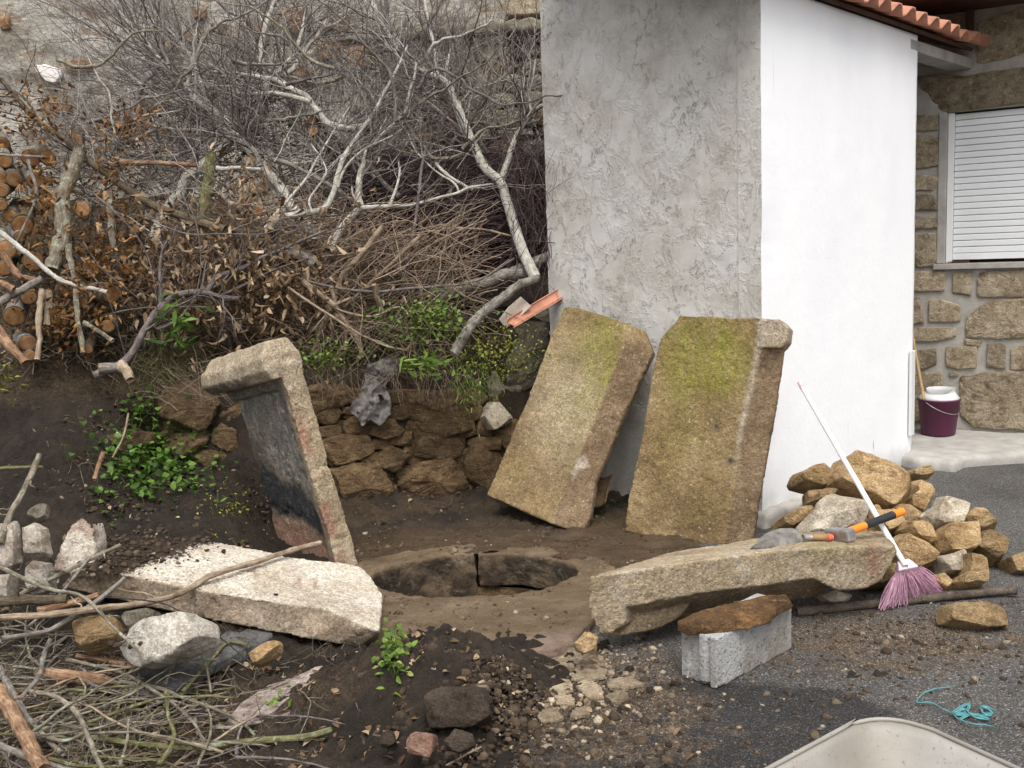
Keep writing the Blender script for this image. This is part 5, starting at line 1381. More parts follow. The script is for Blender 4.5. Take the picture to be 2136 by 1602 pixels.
M_TWIG = strand('fine_twigs', [(0.0, (0.050, 0.034, 0.030)), (0.38, (0.125, 0.098, 0.088)), (0.65, (0.26, 0.23, 0.205)), (1.0, (0.54, 0.51, 0.46))])
M_VINE = strand('vine_prunings', [(0.0, (0.030, 0.017, 0.019)), (0.55, (0.080, 0.050, 0.052)), (0.85, (0.15, 0.105, 0.10)), (1.0, (0.27, 0.21, 0.185))])
M_CANE = strand('pruned_canes', [(0.0, (0.10, 0.062, 0.042)), (0.5, (0.21, 0.148, 0.105)), (1.0, (0.40, 0.325, 0.245))])
M_STICK = strand('heap_sticks', [(0.0, (0.070, 0.052, 0.034)), (0.4, (0.145, 0.118, 0.078)), (0.75, (0.25, 0.215, 0.16)), (0.9, (0.29, 0.17, 0.095)), (1.0, (0.38, 0.34, 0.28))])
def leaf_mat(name, stops, trans=0.25, rough=0.6):
    m = Mat(name)
    c = m.ramp(m.attr('rnd'), stops)
    c = m.mix(1.0, c, m.ramp(m.noise(70, 3, 0.6, m.pos), [(0.3, 0.7), (0.7, 1.25)]), 'MULTIPLY')
    m.done(c, None, rough)
    d = m.t.nodes.new('ShaderNodeBsdfTranslucent'); m.link(c, d.inputs['Color'])
    mx = m.t.nodes.new('ShaderNodeMixShader'); mx.inputs[0].default_value = trans
    m.link(m.b.outputs[0], mx.inputs[1]); m.link(d.outputs[0], mx.inputs[2])
    m.link(mx.outputs[0], m.t.nodes['Material Output'].inputs['Surface'])
    return m.m
M_DEADTAN = leaf_mat('dry_tan_leaf', [(0.0, (0.065, 0.036, 0.017)), (0.4, (0.18, 0.110, 0.058)), (0.8, (0.36, 0.25, 0.15)), (1.0, (0.56, 0.43, 0.29))])
M_DEADORANGE = leaf_mat('dry_orange_leaf', [(0.0, (0.060, 0.027, 0.010)), (0.45, (0.155, 0.072, 0.024)), (0.85, (0.30, 0.155, 0.055)), (1.0, (0.44, 0.27, 0.12))])
M_LEAF = leaf_mat('green_leaf', [(0.0, (0.035, 0.070, 0.012)), (0.5, (0.075, 0.150, 0.022)), (1.0, (0.150, 0.255, 0.045))], 0.3, 0.5)
M_LEAFB = leaf_mat('bright_leaf', [(0.0, (0.06, 0.105, 0.018)), (0.5, (0.125, 0.205, 0.032)), (0.85, (0.22, 0.31, 0.06)), (1.0, (0.32, 0.32, 0.10))], 0.3, 0.5)
M_LEAFY = leaf_mat('yellow_green_leaf', [(0.0, (0.11, 0.135, 0.02)), (0.5, (0.22, 0.25, 0.035)), (1.0, (0.38, 0.37, 0.08))], 0.3, 0.5)
M_GRASS = leaf_mat('dry_grass', [(0.0, (0.10, 0.085, 0.04)), (0.5, (0.22, 0.185, 0.10)), (1.0, (0.38, 0.33, 0.20))], 0.2, 0.7)

def dvec(ang, depth):
    """a direction given by its angle as the photograph shows it (degrees, counter-clockwise from right) and its lean away"""
    ang = np.radians(ang)
    v = np.cos(ang)[..., None] * CR + np.sin(ang)[..., None] * CU + np.asarray(depth)[..., None] * CF
    return v / np.linalg.norm(v, axis=-1, keepdims=True)
def shoots(S, D, L, r0, rng, n=6, bend=0.25, wig=0.03, taper=0.25, sag=0.0):
    K = len(S)
    t = np.linspace(0, 1, n)[None, :, None]
    B = rng.normal(0, 1, (K, 3)); B -= D * (B * D).sum(1, keepdims=True)
    P = S[:, None] + D[:, None] * (L[:, None, None] * t) + B[:, None] * (L[:, None, None] * bend * t * t) + rng.normal(0, 1, (K, n, 3)) * (L[:, None, None] * wig * (t > 0))
    P[:, :, 2] -= (L[:, None] * sag * t[:, :, 0] ** 2)
    R = r0[:, None] * (1 - (1 - taper) * t[:, :, 0])
    return P, R
def offshoots(P, R, per, rng, ang=(25, 65), ratio=(0.3, 0.6), frm=0.2, bias=None):
    K, n, _ = P.shape
    k = np.repeat(np.arange(K), per); m = len(k)
    t = rng.uniform(frm, 0.95, m) * (n - 1)
    i = np.clip(t.astype(int), 0, n - 2); f = (t - i)[:, None]
    S = P[k, i] * (1 - f) + P[k, i + 1] * f
    T = P[k, i + 1] - P[k, i]; T /= np.linalg.norm(T, axis=1, keepdims=True) + 1e-9
    B = rng.normal(0, 1, (m, 3)); B -= T * (B * T).sum(1, keepdims=True); B /= np.linalg.norm(B, axis=1, keepdims=True)
    a = np.radians(rng.uniform(*ang, m))[:, None]
    D = T * np.cos(a) + B * np.sin(a)
    if bias is not None: D = D + bias
    D /= np.linalg.norm(D, axis=1, keepdims=True)
    Lp = np.linalg.norm(P[:, -1] - P[:, 0], axis=1)[k]
    return S, D, Lp * rng.uniform(*ratio, m) * (1 - 0.5 * t / (n - 1)), R[k, i] * 0.6
def bundle(layers, rng, mat, name, parent=None, shade=None, **kw):
    """layers: list of (P, R, sides) -> one mesh of many strands"""
    Vs, Fs, As, o = [], [], [], 0
    for P, R, sides in layers:
        V, Fq, a = tubes(P, R, sides, np.clip(rng.beta(1.6, 1.8, len(P)) if shade is None else rng.normal(shade, 0.18, len(P)), 0, 1))
        Vs.append(V); Fs.append(Fq + o); As.append(a); o += len(V)
    return put(name, np.concatenate(Vs), [np.concatenate(Fs)], mat, parent, attrs={'rnd': np.concatenate(As)}, **kw)
def leaf_geo(C_, axis, nor, ln, wd, fold=0.35, curl=0.2, rnd=None, rng=None):
    axis = axis / np.linalg.norm(axis, axis=1, keepdims=True)
    side = np.cross(axis, nor); side /= np.linalg.norm(side, axis=1, keepdims=True) + 1e-9
    nor = np.cross(side, axis)
    l, w = ln[:, None], wd[:, None]
    fo = np.asarray(fold)[:, None] if np.ndim(fold) else fold
    cu = np.asarray(curl)[:, None] if np.ndim(curl) else curl
    def p(a, b): return C_ + axis * l * a + side * w * b + nor * (abs(b) * fo * w - cu * l * a * a)
    pts = [p(0, 0), p(0.38, 0), p(0.72, 0), p(1, 0), p(0.30, -0.5), p(0.30, 0.5), p(0.70, -0.42), p(0.70, 0.42)]
    V = np.stack(pts, 1); K = len(C_)
    base = (np.arange(K) * 8)[:, None]
    T = (base[:, :, None] + np.array([[0, 5, 1], [0, 1, 4], [2, 7, 3], [6, 2, 3]])[None]).reshape(-1, 3)
    Q = (base[:, :, None] + np.array([[1, 5, 7, 2], [4, 1, 2, 6]])[None]).reshape(-1, 4)
    return V.reshape(-1, 3), [T, Q], np.repeat(rnd if rnd is not None else np.zeros(K), 8)
def leaves_at(name, centers, ln, wd, mat, rng, up=0.4, hang=0.0, parent=None, fold=0.5, curl=0.25, **kw):
    K = len(centers)
    ax = rng.normal(0, 1, (K, 3)); ax[:, 2] = ax[:, 2] * 0.5 - hang * 2
    no = rng.normal(0, 1, (K, 3)) * (1 - up); no[:, 2] += up * 2
    V, Fa, a = leaf_geo(centers, ax, no, ln * rng.uniform(0.55, 1.25, K), wd * rng.uniform(0.6, 1.25, K), fold * rng.uniform(0.2, 1.6, K), curl * rng.normal(1, 0.8, K), rng.uniform(0, 1, K), rng)
    return put(name, V, Fa, mat, parent, attrs={'rnd': a}, **kw)

# ---- felled saplings: traced limbs, their forks as parts, fine twigs as one mass each
def px_path(pts, d0, d1):
    n = len(pts)
    s = np.r_[0, np.cumsum([math.dist(pts[i], pts[i + 1]) for i in range(n - 1)])]; s = s / s[-1]
    return [at(x, y, d0 + (d1 - d0) * k) for (x, y), k in zip(pts, s)]
def limb(name, pts, d0, d1, w0, w1, mat, parent, seed, sides=9, n=None, **kw):
    P3 = px_path(pts, d0, d1)
    n = n or max(14, 5 * len(pts))
    V, Fa, P, R = one_tube(P3, w0 / 2 / FPX * d0, w1 / 2 / FPX * d1, n, sides, 0.008, seed, 0.16)
    put(name, V, Fa, mat, parent, attrs=fibre(P, R, sides, seed), **kw)
    return P, R
def sapling(label, mat, limbs, seed, twig_n, twig_L=(0.35, 0.9), bias=0.0, group=None, shade=None, frm=0.35):
    rng = np.random.default_rng(seed)
    p0 = at(*limbs[0][0][0], limbs[0][1])
    t = thing('felled_sapling', label, 'sapling', p0, group)
    layers = []
    for i, (pts, d0, d1, w0, w1) in enumerate(limbs):
        P, R = limb('trunk' if i == 0 else 'branch', pts, d0, d1, w0, w1, mat, t, seed * 10 + i)
        k = max(3, int(twig_n * len(P) / 40))
        S, D, L, r = offshoots(P[None], R[None] * 0.5, k, rng, (18, 62), (0.2, 0.4), frm, None)
        L = rng.uniform(*twig_L, len(S)); r = np.clip(r * 1.2, 0.0028, 0.007)
        D = D + bias * CU; D /= np.linalg.norm(D, axis=1, keepdims=True)
        tip = P[-1] - P[-3]
        P1, R1 = shoots(S, D, L, r, rng, 7, 0.28, 0.022)
        S2, D2, L2, r2 = offshoots(P1, R1, 5, rng, (22, 60), (0.25, 0.6), 0.15)
        P2, R2 = shoots(S2, D2, L2, np.clip(r2, 0.0015, 0.0036), rng, 5, 0.25, 0.03)
        S3, D3, L3, r3 = offshoots(P2, R2, 1, rng, (25, 70), (0.3, 0.6), 0.2)
        P3_, R3 = shoots(S3, D3, L3, np.full(len(S3), 0.0014), rng, 4, 0.25, 0.03)
        layers += [(P1, R1, 4), (P2, R2, 3), (P3_, R3, 3)]
    bundle(layers, rng, M_TWIG, 'twigs', t, shade, kind='stuff')
    return t
sapling('thick pale sapling felled across the bank, forking upward behind the upright slab', M_BPALE,
        [([(313, 525), (330, 480), (354, 430), (377, 406), (389, 371), (421, 348), (461, 313), (482, 290), (499, 270), (522, 241), (543, 215), (550, 186), (548, 151), (545, 110), (548, 78), (557, 43), (575, -10)], 6.6, 7.4, 30, 9),
         ([(550, 190), (577, 157), (604, 125), (618, 101), (628, 70), (640, 20)], 7.1, 7.4, 12, 6),
         ([(565, 168), (609, 145), (623, 122), (650, 87), (664, 70), (690, 30)], 7.15, 7.5, 12, 6),
         ([(499, 270), (497, 235), (500, 215)], 7.0, 6.9, 6, 3), ([(389, 371), (415, 360), (440, 365)], 6.75, 6.6, 9, 6)], 21, 30)
sapling('long pale bough arching over the thicket with its sawn end to the right', M_BPALE,
        [([(777, 265), (719, 267), (684, 258), (667, 238), (650, 218), (638, 200), (609, 186), (580, 169), (537, 162), (479, 152), (421, 148), (389, 142), (330, 120)], 6.7, 7.2, 17, 7),
         ([(648, 214), (620, 206), (575, 194), (522, 197), (480, 188), (430, 170)], 6.78, 7.0, 12, 5)], 22, 26)
sapling('spotted pale sapling slanting down from upper left across the pale trunk', M_BPALE,
        [([(655, 505), (638, 464), (609, 432), (580, 386), (543, 345), (511, 305), (493, 281), (476, 258), (444, 229), (418, 218), (380, 175), (330, 120), (270, 50), (230, 0)], 6.5, 7.3, 24, 7),
         ([(543, 345), (535, 320), (511, 290), (500, 270)], 6.7, 6.6, 13, 10), ([(430, 224), (425, 190), (410, 150), (385, 100), (340, 50), (310, 0)], 7.0, 7.3, 8, 4),
         ([(444, 229), (400, 225), (330, 200), (260, 150), (180, 110), (120, 60)], 7.0, 7.3, 7, 3), ([(420, 218), (350, 160), (260, 100), (160, 40)], 7.05, 7.4, 7, 3)], 23, 30, (0.4, 1.0), 0.25, shade=0.40)
sapling('slender tall forked sapling leaning left beside the grey wall', M_BPALE,
        [([(1117, 580), (1091, 525), (1073, 470), (1056, 417), (1044, 380), (1012, 351), (992, 313), (978, 279), (960, 235), (940, 186), (925, 168), (888, 151), (859, 125), (832, 102), (812, 70), (795, 46), (770, -10)], 6.35, 7.2, 26, 8),
         ([(925, 168), (911, 154), (908, 116), (899, 67), (888, 14), (885, -10)], 7.0, 7.3, 9, 6), ([(930, 165), (933, 130), (940, 100)], 7.0, 7.2, 8, 4),
         ([(1044, 376), (1059, 340), (1070, 305), (1082, 276), (1102, 247), (1117, 229), (1146, 215)], 6.6, 6.75, 14, 9), ([(1110, 238), (1105, 200), (1112, 160), (1118, 110)], 6.7, 6.8, 6, 3),
         ([(940, 186), (900, 195), (860, 190), (840, 160)], 7.0, 7.0, 6, 3), ([(978, 279), (940, 250), (890, 210), (860, 195)], 6.85, 7.0, 5, 3)], 24, 26)
sapling('thin white sapling standing on its crooked foot over the cane heap', M_BPALE,
        [([(696, 527), (694, 510), (711, 481), (743, 443), (752, 432), (748, 400), (750, 370), (757, 343), (772, 308), (801, 279), (830, 250), (847, 226), (853, 197), (864, 160), (868, 130)], 6.35, 6.75, 17, 5),
         ([(752, 434), (778, 433), (812, 430), (859, 427), (908, 415), (957, 401), (978, 392), (1030, 384)], 6.38, 6.5, 10, 4), ([(812, 430), (826, 395), (835, 360), (832, 330)], 6.42, 6.5, 7, 4), ([(748, 425), (735, 405), (733, 390)], 6.4, 6.45, 6, 4),
         ([(957, 401), (945, 380), (900, 350), (865, 310), (850, 275)], 6.48, 6.6, 5, 3)], 25, 16, (0.25, 0.6))
sapling('straight pale whip rising from the lichen covered butt in the middle', M_BPALE,
        [([(556, 479), (578, 458), (618, 449), (638, 444), (676, 435), (696, 403), (705, 363), (716, 331), (737, 299), (760, 264), (783, 232), (806, 186), (838, 122), (850, 95)], 6.3, 6.8, 16, 5),
         ([(650, 442), (645, 420), (660, 395), (680, 360), (670, 330), (650, 300)], 6.33, 6.45, 5, 3), ([(560, 462), (600, 420), (640, 370), (680, 300), (730, 220)], 6.3, 6.7, 7, 3), ([(705, 390), (720, 350), (760, 310), (815, 285), (840, 270)], 6.4, 6.55, 6, 3)], 26, 18, (0.25, 0.6))
sapling('dark brown bough slanting from the log pile into the dry leaves', M_BDARK,
        [([(470, 480), (406, 459), (334, 435), (276, 403), (218, 360), (174, 328), (139, 293), (84, 258), (40, 210), (0, 165)], 6.1, 6.4, 20, 9), ([(84, 258), (60, 215), (30, 190), (0, 185)], 6.35, 6.4, 6, 3),
         ([(415, 468), (480, 478), (530, 485), (600, 478)], 6.15, 6.2, 14, 7)], 27, 9, (0.3, 0.7), shade=0.2)
sapling('crooked purple-grey bough low over the grass above the well', M_BPURP,
        [([(196, 784), (247, 763), (279, 734), (293, 708), (313, 670), (334, 641), (363, 618), (392, 610), (421, 609), (444, 615), (470, 620), (500, 622)], 5.75, 6.05, 18, 11),
         ([(432, 606), (440, 595), (453, 577), (499, 562), (551, 536), (618, 507), (680, 480)], 6.0, 6.2, 13, 4), ([(334, 636), (333, 590), (335, 545), (340, 520), (350, 500)], 5.95, 6.0, 9, 6),
         ([(460, 618), (520, 590), (580, 560), (640, 540)], 6.05, 6.15, 8, 3), ([(330, 650), (400, 620), (460, 590), (500, 540), (560, 470)], 5.95, 6.1, 6, 3), ([(300, 690), (350, 680), (390, 650), (420, 600), (430, 540)], 5.9, 6.0, 5, 3)], 28, 9, (0.2, 0.6), shade=0.3)

rl = np.random.default_rng(33)
for i in range(64):
    x, y = rl.uniform(170, 1130), rl.uniform(60, 470)
    ang = rl.choice([120, 60, 35, 150, 95, 10]) + rl.normal(0, 16)
    L = rl.uniform(110, 330)
    dx, dy = math.cos(math.radians(ang)) * L, -math.sin(math.radians(ang)) * L
    bx, by = rl.normal(0, 0.10, 2) * L
    d = rl.uniform(6.55, 7.5)
    pts = [(x - dx / 2, y - dy / 2), (x - dx / 6 + bx, y - dy / 6 + by), (x + dx / 5 + bx * 0.8, y + dy / 5 - by * 0.3), (x + dx / 2, y + dy / 2)]
    mi = int(rl.integers(0, 4)); mt = [M_BPALE, M_BGREY, M_BLICH, M_BPURP][mi]
    w = rl.uniform(4.5, 10)
    V, Fa, P, R = one_tube(px_path(pts, d, d + rl.normal(0, 0.2)), w / 2 / FPX * d, w * 0.35 / 2 / FPX * d, 40, 7, 0.035, 3000 + i, 0.3)
    zone = 'behind the slender forked sapling' if x > 850 else ('in the middle of the thicket' if x > 520 else 'above the log pile')
    put('loose_limb', V, Fa, mt, attrs=fibre(P, R, 7, i), label='%s bare limb caught %s' % (['pale', 'grey', 'lichen-flecked', 'purplish'][mi], zone), cat='branch', group='bare limbs caught in the thicket')
# ---- the rest of the thicket: masses of fine twigs nobody could count
rng = np.random.default_rng(40)
def fan(cx, cy, sx, sy, d, sd, ang, sa, L, n, r=(0.0022, 0.0056), sub=3, bend=0.25):
    x, y = cx + rng.normal(0, sx, n), cy + rng.normal(0, sy, n)
    S = np.stack([at(a, b, dd) for a, b, dd in zip(x, y, d + rng.normal(0, sd, n))])
    D = dvec(ang + rng.normal(0, sa, n), rng.normal(0.0, 0.4, n))
    P1, R1 = shoots(S, D, rng.uniform(*L, n), rng.uniform(*r, n), rng, 7, bend, 0.02)
    out = [(P1, R1, 4)]
    if sub:
        S2, D2, L2, r2 = offshoots(P1, R1, sub, rng, (20, 60), (0.25, 0.6), 0.1)
        P2, R2 = shoots(S2, D2, L2, np.clip(r2, 0.0014, 0.0034), rng, 5, 0.25, 0.03)
        out.append((P2, R2, 3))
    return out
lay = []
lay += fan(470, 300, 90, 55, 7.3, 0.25, 140, 26, (0.5, 1.25), 120)
lay += fan(330, 230, 110, 60, 7.4, 0.25, 140, 24, (0.3, 0.9), 90)
lay += fan(700, 300, 130, 90, 7.5, 0.3, 95, 45, (0.4, 1.1), 190)
lay += fan(950, 290, 110, 90, 7.4, 0.3, 80, 45, (0.3, 0.9), 230)
lay += fan(640, 120, 200, 60, 7.8, 0.3, 90, 50, (0.3, 0.8), 110)
lay += fan(560, 350, 200, 60, 7.0, 0.3, 100, 80, (0.3, 0.9), 260)
lay += fan(260, 340, 120, 60, 6.7, 0.25, 110, 60, (0.3, 0.7), 120)
lay += fan(960, 180, 110, 60, 7.9, 0.25, 80, 25, (0.3, 0.7), 120, sub=2)
bundle(lay, rng, M_TWIG, 'thicket_twigs', shade=0.5, kind='stuff', label='thicket of fine purple-grey twigs filling the bank below the old wall', cat='brush')
# dark bundle of vine prunings against the shed
def vines(n, cx, cy, sx, sy, d, sd, ang, sa, L, r, sag=0.15, sub=0):
    x, y = cx + rng.uniform(-1, 1, n) * sx, cy + rng.uniform(-1, 1, n) * sy
    S = np.stack([at(a, b, dd) for a, b, dd in zip(x, y, d + rng.uniform(-sd, sd, n))])
    D = dvec(ang + rng.normal(0, sa, n), rng.normal(0.0, 0.25, n))
    L = rng.uniform(*L, n)
    S = S - D * L[:, None] * 0.5
    P, R = shoots(S, D, L, rng.uniform(*r, n), rng, 9, 0.14, 0.012, 0.5, sag)
    return P, R
lay = []
P, R = vines(900, 1000, 450, 150, 95, 6.95, 0.3, 33, 11, (0.6, 1.3), (0.0025, 0.0055)); lay.append((P, R, 4))
P, R = vines(420, 940, 370, 190, 60, 7.2, 0.3, 22, 22, (0.5, 1.1), (0.002, 0.0045)); lay.append((P, R, 4))
P, R = vines(300, 860, 420, 160, 90, 6.95, 0.25, 40, 30, (0.4, 1.0), (0.002, 0.0045)); lay.append((P, R, 4))
P, R = vines(160, 1110, 420, 45, 130, 6.5, 0.12, 95, 22, (0.3, 0.8), (0.0015, 0.003)); lay.append((P, R, 3))
bundle(lay, rng, M_VINE, 'vine_prunings', kind='stuff', label='dark purple bundle of vine prunings heaped against the grey wall', cat='brush')
lay = []
P, R = vines(330, 800, 560, 170, 110, 6.45, 0.22, 48, 22, (0.4, 1.0), (0.002, 0.005)); lay.append((P, R, 5))
P, R = vines(240, 800, 580, 190, 110, 6.4, 0.2, 150, 40, (0.3, 0.8), (0.002, 0.0045)); lay.append((P, R, 5))
P, R = vines(160, 600, 480, 200, 80, 6.5, 0.2, 20, 40, (0.3, 0.8), (0.002, 0.004)); lay.append((P, R, 4))
P, R = vines(200, 330, 540, 160, 110, 6.3, 0.2, 60, 60, (0.2, 0.6), (0.0015, 0.004)); lay.append((P, R, 4))
P, R = vines(160, 700, 720, 260, 60, 6.05, 0.12, 20, 60, (0.15, 0.4), (0.001, 0.0025)); lay.append((P, R, 3))
bundle(lay, rng, M_CANE, 'cane_heap', kind='stuff', label='heap of light brown pruned canes lying over the edge of the bank', cat='brush')
# the canes one can follow singly
CANES = [([(800, 470), (789, 484), (750, 535), (716, 571), (705, 600), (675, 670), (655, 730)], 12, 6.2, 'pale cane running steeply down to the weeds right of the upright slab'),
         ([(880, 490), (841, 528), (769, 594), (705, 650), (640, 700)], 9, 6.22, 'light cane slanting through the middle of the cane heap'),
         ([(560, 560), (580, 568), (687, 597), (783, 609), (870, 600), (986, 589), (1073, 539)], 7, 6.15, 'long dark cane bowed level across the cane heap'),
         ([(880, 500), (928, 478), (1001, 478), (1059, 490), (1090, 500)], 6, 6.4, 'thin cane bent over the purple prunings'),
         ([(629, 586), (670, 615), (700, 640), (725, 679), (748, 710), (755, 744)], 14, 6.1, 'thick broken cane bending down to the bank edge'),
         ([(690, 600), (705, 650), (720, 690), (722, 720)], 9, 6.12, 'short cane standing among weeds at the bank edge'),
         ([(841, 615), (859, 661), (873, 690), (872, 705), (859, 734)], 6, 6.1, 'thin hooked cane over the bright weeds'),
         ([(780, 594), (793, 640), (803, 655)], 13, 6.15, 'peeled pale stub of cane pointing down'), ([(943, 600), (978, 623), (1010, 632)], 6, 6.2, 'pale cane end near the grey log'),
         ([(840, 610), (850, 540), (860, 500), (868, 455), (875, 400), (880, 340), (893, 300)], 8, 6.35, 'reddish cane rising vertically through the heap'),
         ([(735, 620), (700, 640), (770, 660), (830, 640), (850, 655)], 6, 6.1, 'looped cane low at the front of the heap'),
         ([(600, 600), (660, 640), (740, 690), (800, 720), (850, 730)], 6, 6.0, 'cane trailing right along the bank edge')]
for i, (pts, w, d, lab) in enumerate(CANES):
    V, Fa, P, R = one_tube(px_path(pts, d, d + 0.12), w / 2 / FPX * d, w * 0.36 / FPX * d, 40, 7, 0.006, 60 + i, 0.12)
    put('cane', V, Fa, attrs=fibre(P, R, 7, i), mat= M_BTAN if i not in (2, 9) else M_BPURP, label=lab, cat='cane', group='pruned canes one can follow singly')
WHIPS = [([(191, 400), (261, 464), (299, 516), (319, 574), (328, 640), (335, 690)], 'dark red whip bowing past the crooked bough'), ([(171, 501), (209, 557), (247, 589), (290, 623)], 'purple whip running down the log pile'),
         ([(377, 400), (406, 458), (418, 528), (418, 574), (406, 615), (377, 661), (310, 690)], 'long curved red whip hanging in front of the dry leaves'), ([(300, 440), (328, 467), (392, 487), (464, 487), (551, 487), (609, 472), (680, 470)], 'red whip lying level across the dry leaves'),
         ([(172, 682), (230, 655), (330, 640), (440, 640)], 'thin dark whip pointing right under the dry leaves'), ([(180, 560), (225, 620), (250, 700), (262, 745)], 'thin red whip leaning at the left of the bough')]
for i, (pts, lab) in enumerate(WHIPS):
    V, Fa, P, R = one_tube(px_path(pts, 5.85, 5.95), 0.0055, 0.003, 40, 6, 0.006, 80 + i, 0.05)
    put('whip', V, Fa, M_BPURP, attrs=fibre(P, R, 6, i), label=lab, cat='twig', group='bramble whips over the dry leaves')
# ---- dead leaves still hanging on the brush
def cloud(n, cx, cy, sx, sy, d, sd): 
    x, y = cx + rng.normal(0, sx, n), cy + rng.normal(0, sy, n)
    return np.stack([at(a, b, dd) for a, b, dd in zip(x, y, d + rng.normal(0, sd, n))])
cl = np.concatenate([cloud(700, 480, 540, 85, 50, 6.2, 0.12), cloud(420, 560, 610, 70, 45, 6.15, 0.1), cloud(350, 380, 620, 55, 50, 6.1, 0.1), cloud(160, 510, 400, 30, 45, 6.35, 0.08), cloud(300, 640, 560, 90, 70, 6.3, 0.1), cloud(200, 330, 500, 50, 40, 6.2, 0.1)])
leaves_at('dry_leaves', cl, 0.060, 0.024, M_DEADTAN, rng, 0.1, 0.7, fold=1.3, curl=0.6, kind='stuff', label='dry tan leaves hanging on the brush left of the cane heap', cat='leaves')
cl = np.concatenate([cloud(230, 95, 430, 32, 60, 5.95, 0.1), cloud(150, 60, 240, 40, 40, 6.2, 0.1), cloud(230, 270, 265, 40, 25, 6.6, 0.1), cloud(420, 200, 560, 50, 60, 5.95, 0.1), cloud(220, 130, 660, 50, 40, 5.8, 0.08), cloud(160, 240, 400, 30, 50, 6.2, 0.1)])
leaves_at('rusty_leaves', cl, 0.040, 0.021, M_DEADORANGE, rng, 0.2, 0.2, fold=1.4, curl=0.6, kind='stuff', label='rusty orange dead leaves caught on the log pile at the left', cat='leaves')

# ---- log pile and single logs
def log(cx, cy, rpx, d, axis, length, mat, lab, seed, cut=M_CUT, group=None):
    c = at(cx, cy, d); r = rpx / FPX * d
    ax = unit(axis)
    t = thing('log', lab, 'log', c, group)
    n = 18
    pts = [c + ax * length * k for k in (0, 0.35, 0.7, 1.0)]
    V, Fa, P, R = one_tube(pts, r, r * 0.95, 14, n, 0.004, seed, 0.10)
    put('bark', V, Fa, mat, t, attrs=fibre(P, R, n, seed))
    a = np.linspace(0, 2 * math.pi, 22, endpoint=False)
    u = unit(np.cross(ax, [0, 0.1, 1.0])); v = np.cross(ax, u)
    rings = []
    for k, (f, dd) in enumerate(((1.0, 0.001), (0.985, -0.004), (0.7, -0.0055), (0.35, -0.005))):
        rings.append(c + (np.cos(a) * r * f * (1 + 0.05 * np.cos(3 * a + seed)))[:, None] * u + (np.sin(a) * r * f)[:, None] * v + ax * dd)
    V = np.concatenate(rings + [[c - ax * 0.005]])
    idx = np.arange(88).reshape(4, 22)
    q = np.stack([idx[:-1], np.roll(idx[:-1], -1, 1), np.roll(idx[1:], -1, 1), idx[1:]], -1).reshape(-1, 4)
    tr = np.stack([idx[-1], np.roll(idx[-1], -1), np.full(22, 88)], 1)
    put('cut_face', V, [q, tr], cut, t, attrs={'rr': np.concatenate([np.repeat([1.0, 0.985, 0.7, 0.35], 22), [0.0]])})
BACK = np.array([0.15, 0.95, 0.06])
LOGS = [(9, 334, 17, 6.25, 'sawn log with dull orange face, top left of the pile'), (64, 330, 18, 6.3, 'sawn log half hidden under the horizontal stick'), (30, 374, 17, 6.15, 'round pale-faced log in the second row of the pile'), (-4, 372, 18, 6.12, 'log cut by the photograph edge in the second row'),
        (4, 398, 14, 6.05, 'bright orange small log at the left edge'), (3, 428, 12, 6.0, 'small log at the left edge below the bright one'), (75, 378, 18, 6.2, 'ragged orange log behind rusty leaves'), (171, 437, 17, 6.0, 'round golden-faced log beside the leaning grey trunk'),
        (48, 470, 22, 6.0, 'broad orange log under the rusty leaf clump'), (42, 494, 12, 5.95, 'small log under the broad orange one'), (232, 612, 22, 5.95, 'thick log behind the white stick end, face turned right'), (171, 632, 12, 5.85, 'thin sawn log low beside the lichen stake'),
        (58, 716, 18, 5.75, 'dark red-faced log low on the soil at the left'), (64, 742, 11, 5.7, 'small log end sunk in the soil by the tan stake'), (183, 728, 11, 5.75, 'lichen-covered log end above the dark soil'), (284, 478, 9, 6.15, 'small snapped log with a bright notch'), (212, 490, 8, 6.05, 'very small red log end in the leaves'),
        (652, 251, 11, 6.9, 'bright red-orange log end deep in the thicket, upper of two'), (653, 274, 12, 6.85, 'tan log end deep in the thicket, lower of two'), (541, 441, 10, 6.3, 'small bright orange log end among hanging dry leaves'), (160, 293, 14, 6.5, 'hollow dark log end above the pile'), (207, 770, 12, 5.6, 'short golden offcut lying on the dark soil'),
        (5, 300, 14, 6.35, 'grey log end near the top of the pile'), (100, 420, 14, 6.1, 'brown log end behind the leaning grey trunk'), (20, 450, 14, 6.1, 'brown log end between the pile rows')]
LOGS += [(15, 520, 20, 5.95, 'grey barked log low in the pile above the orange peeled branches'), (70, 545, 22, 6.0, 'thick log low in the pile behind the grey crossing branch'), (30, 660, 22, 5.85, 'broad lichened log above the dark red-faced one'), (120, 660, 20, 5.95, 'log between the tan stakes and the lichen stake'), (190, 560, 18, 6.05, 'log behind the white stick in the rusty leaves'),
         (140, 600, 18, 6.0, 'log just right of the leaning trunk foot'), (10, 560, 16, 5.9, 'small log end at the edge under the orange peeled branch'), (100, 330, 16, 6.35, 'log right of the half hidden one on the top row'), (140, 380, 14, 6.25, 'log behind the top of the leaning grey trunk'), (225, 680, 14, 5.85, 'small log behind the short lichen stick'), (60, 620, 16, 5.9, 'log seen between the two tan stakes'), (265, 560, 15, 6.15, 'log end deep in the dry leaves left of the bough')]
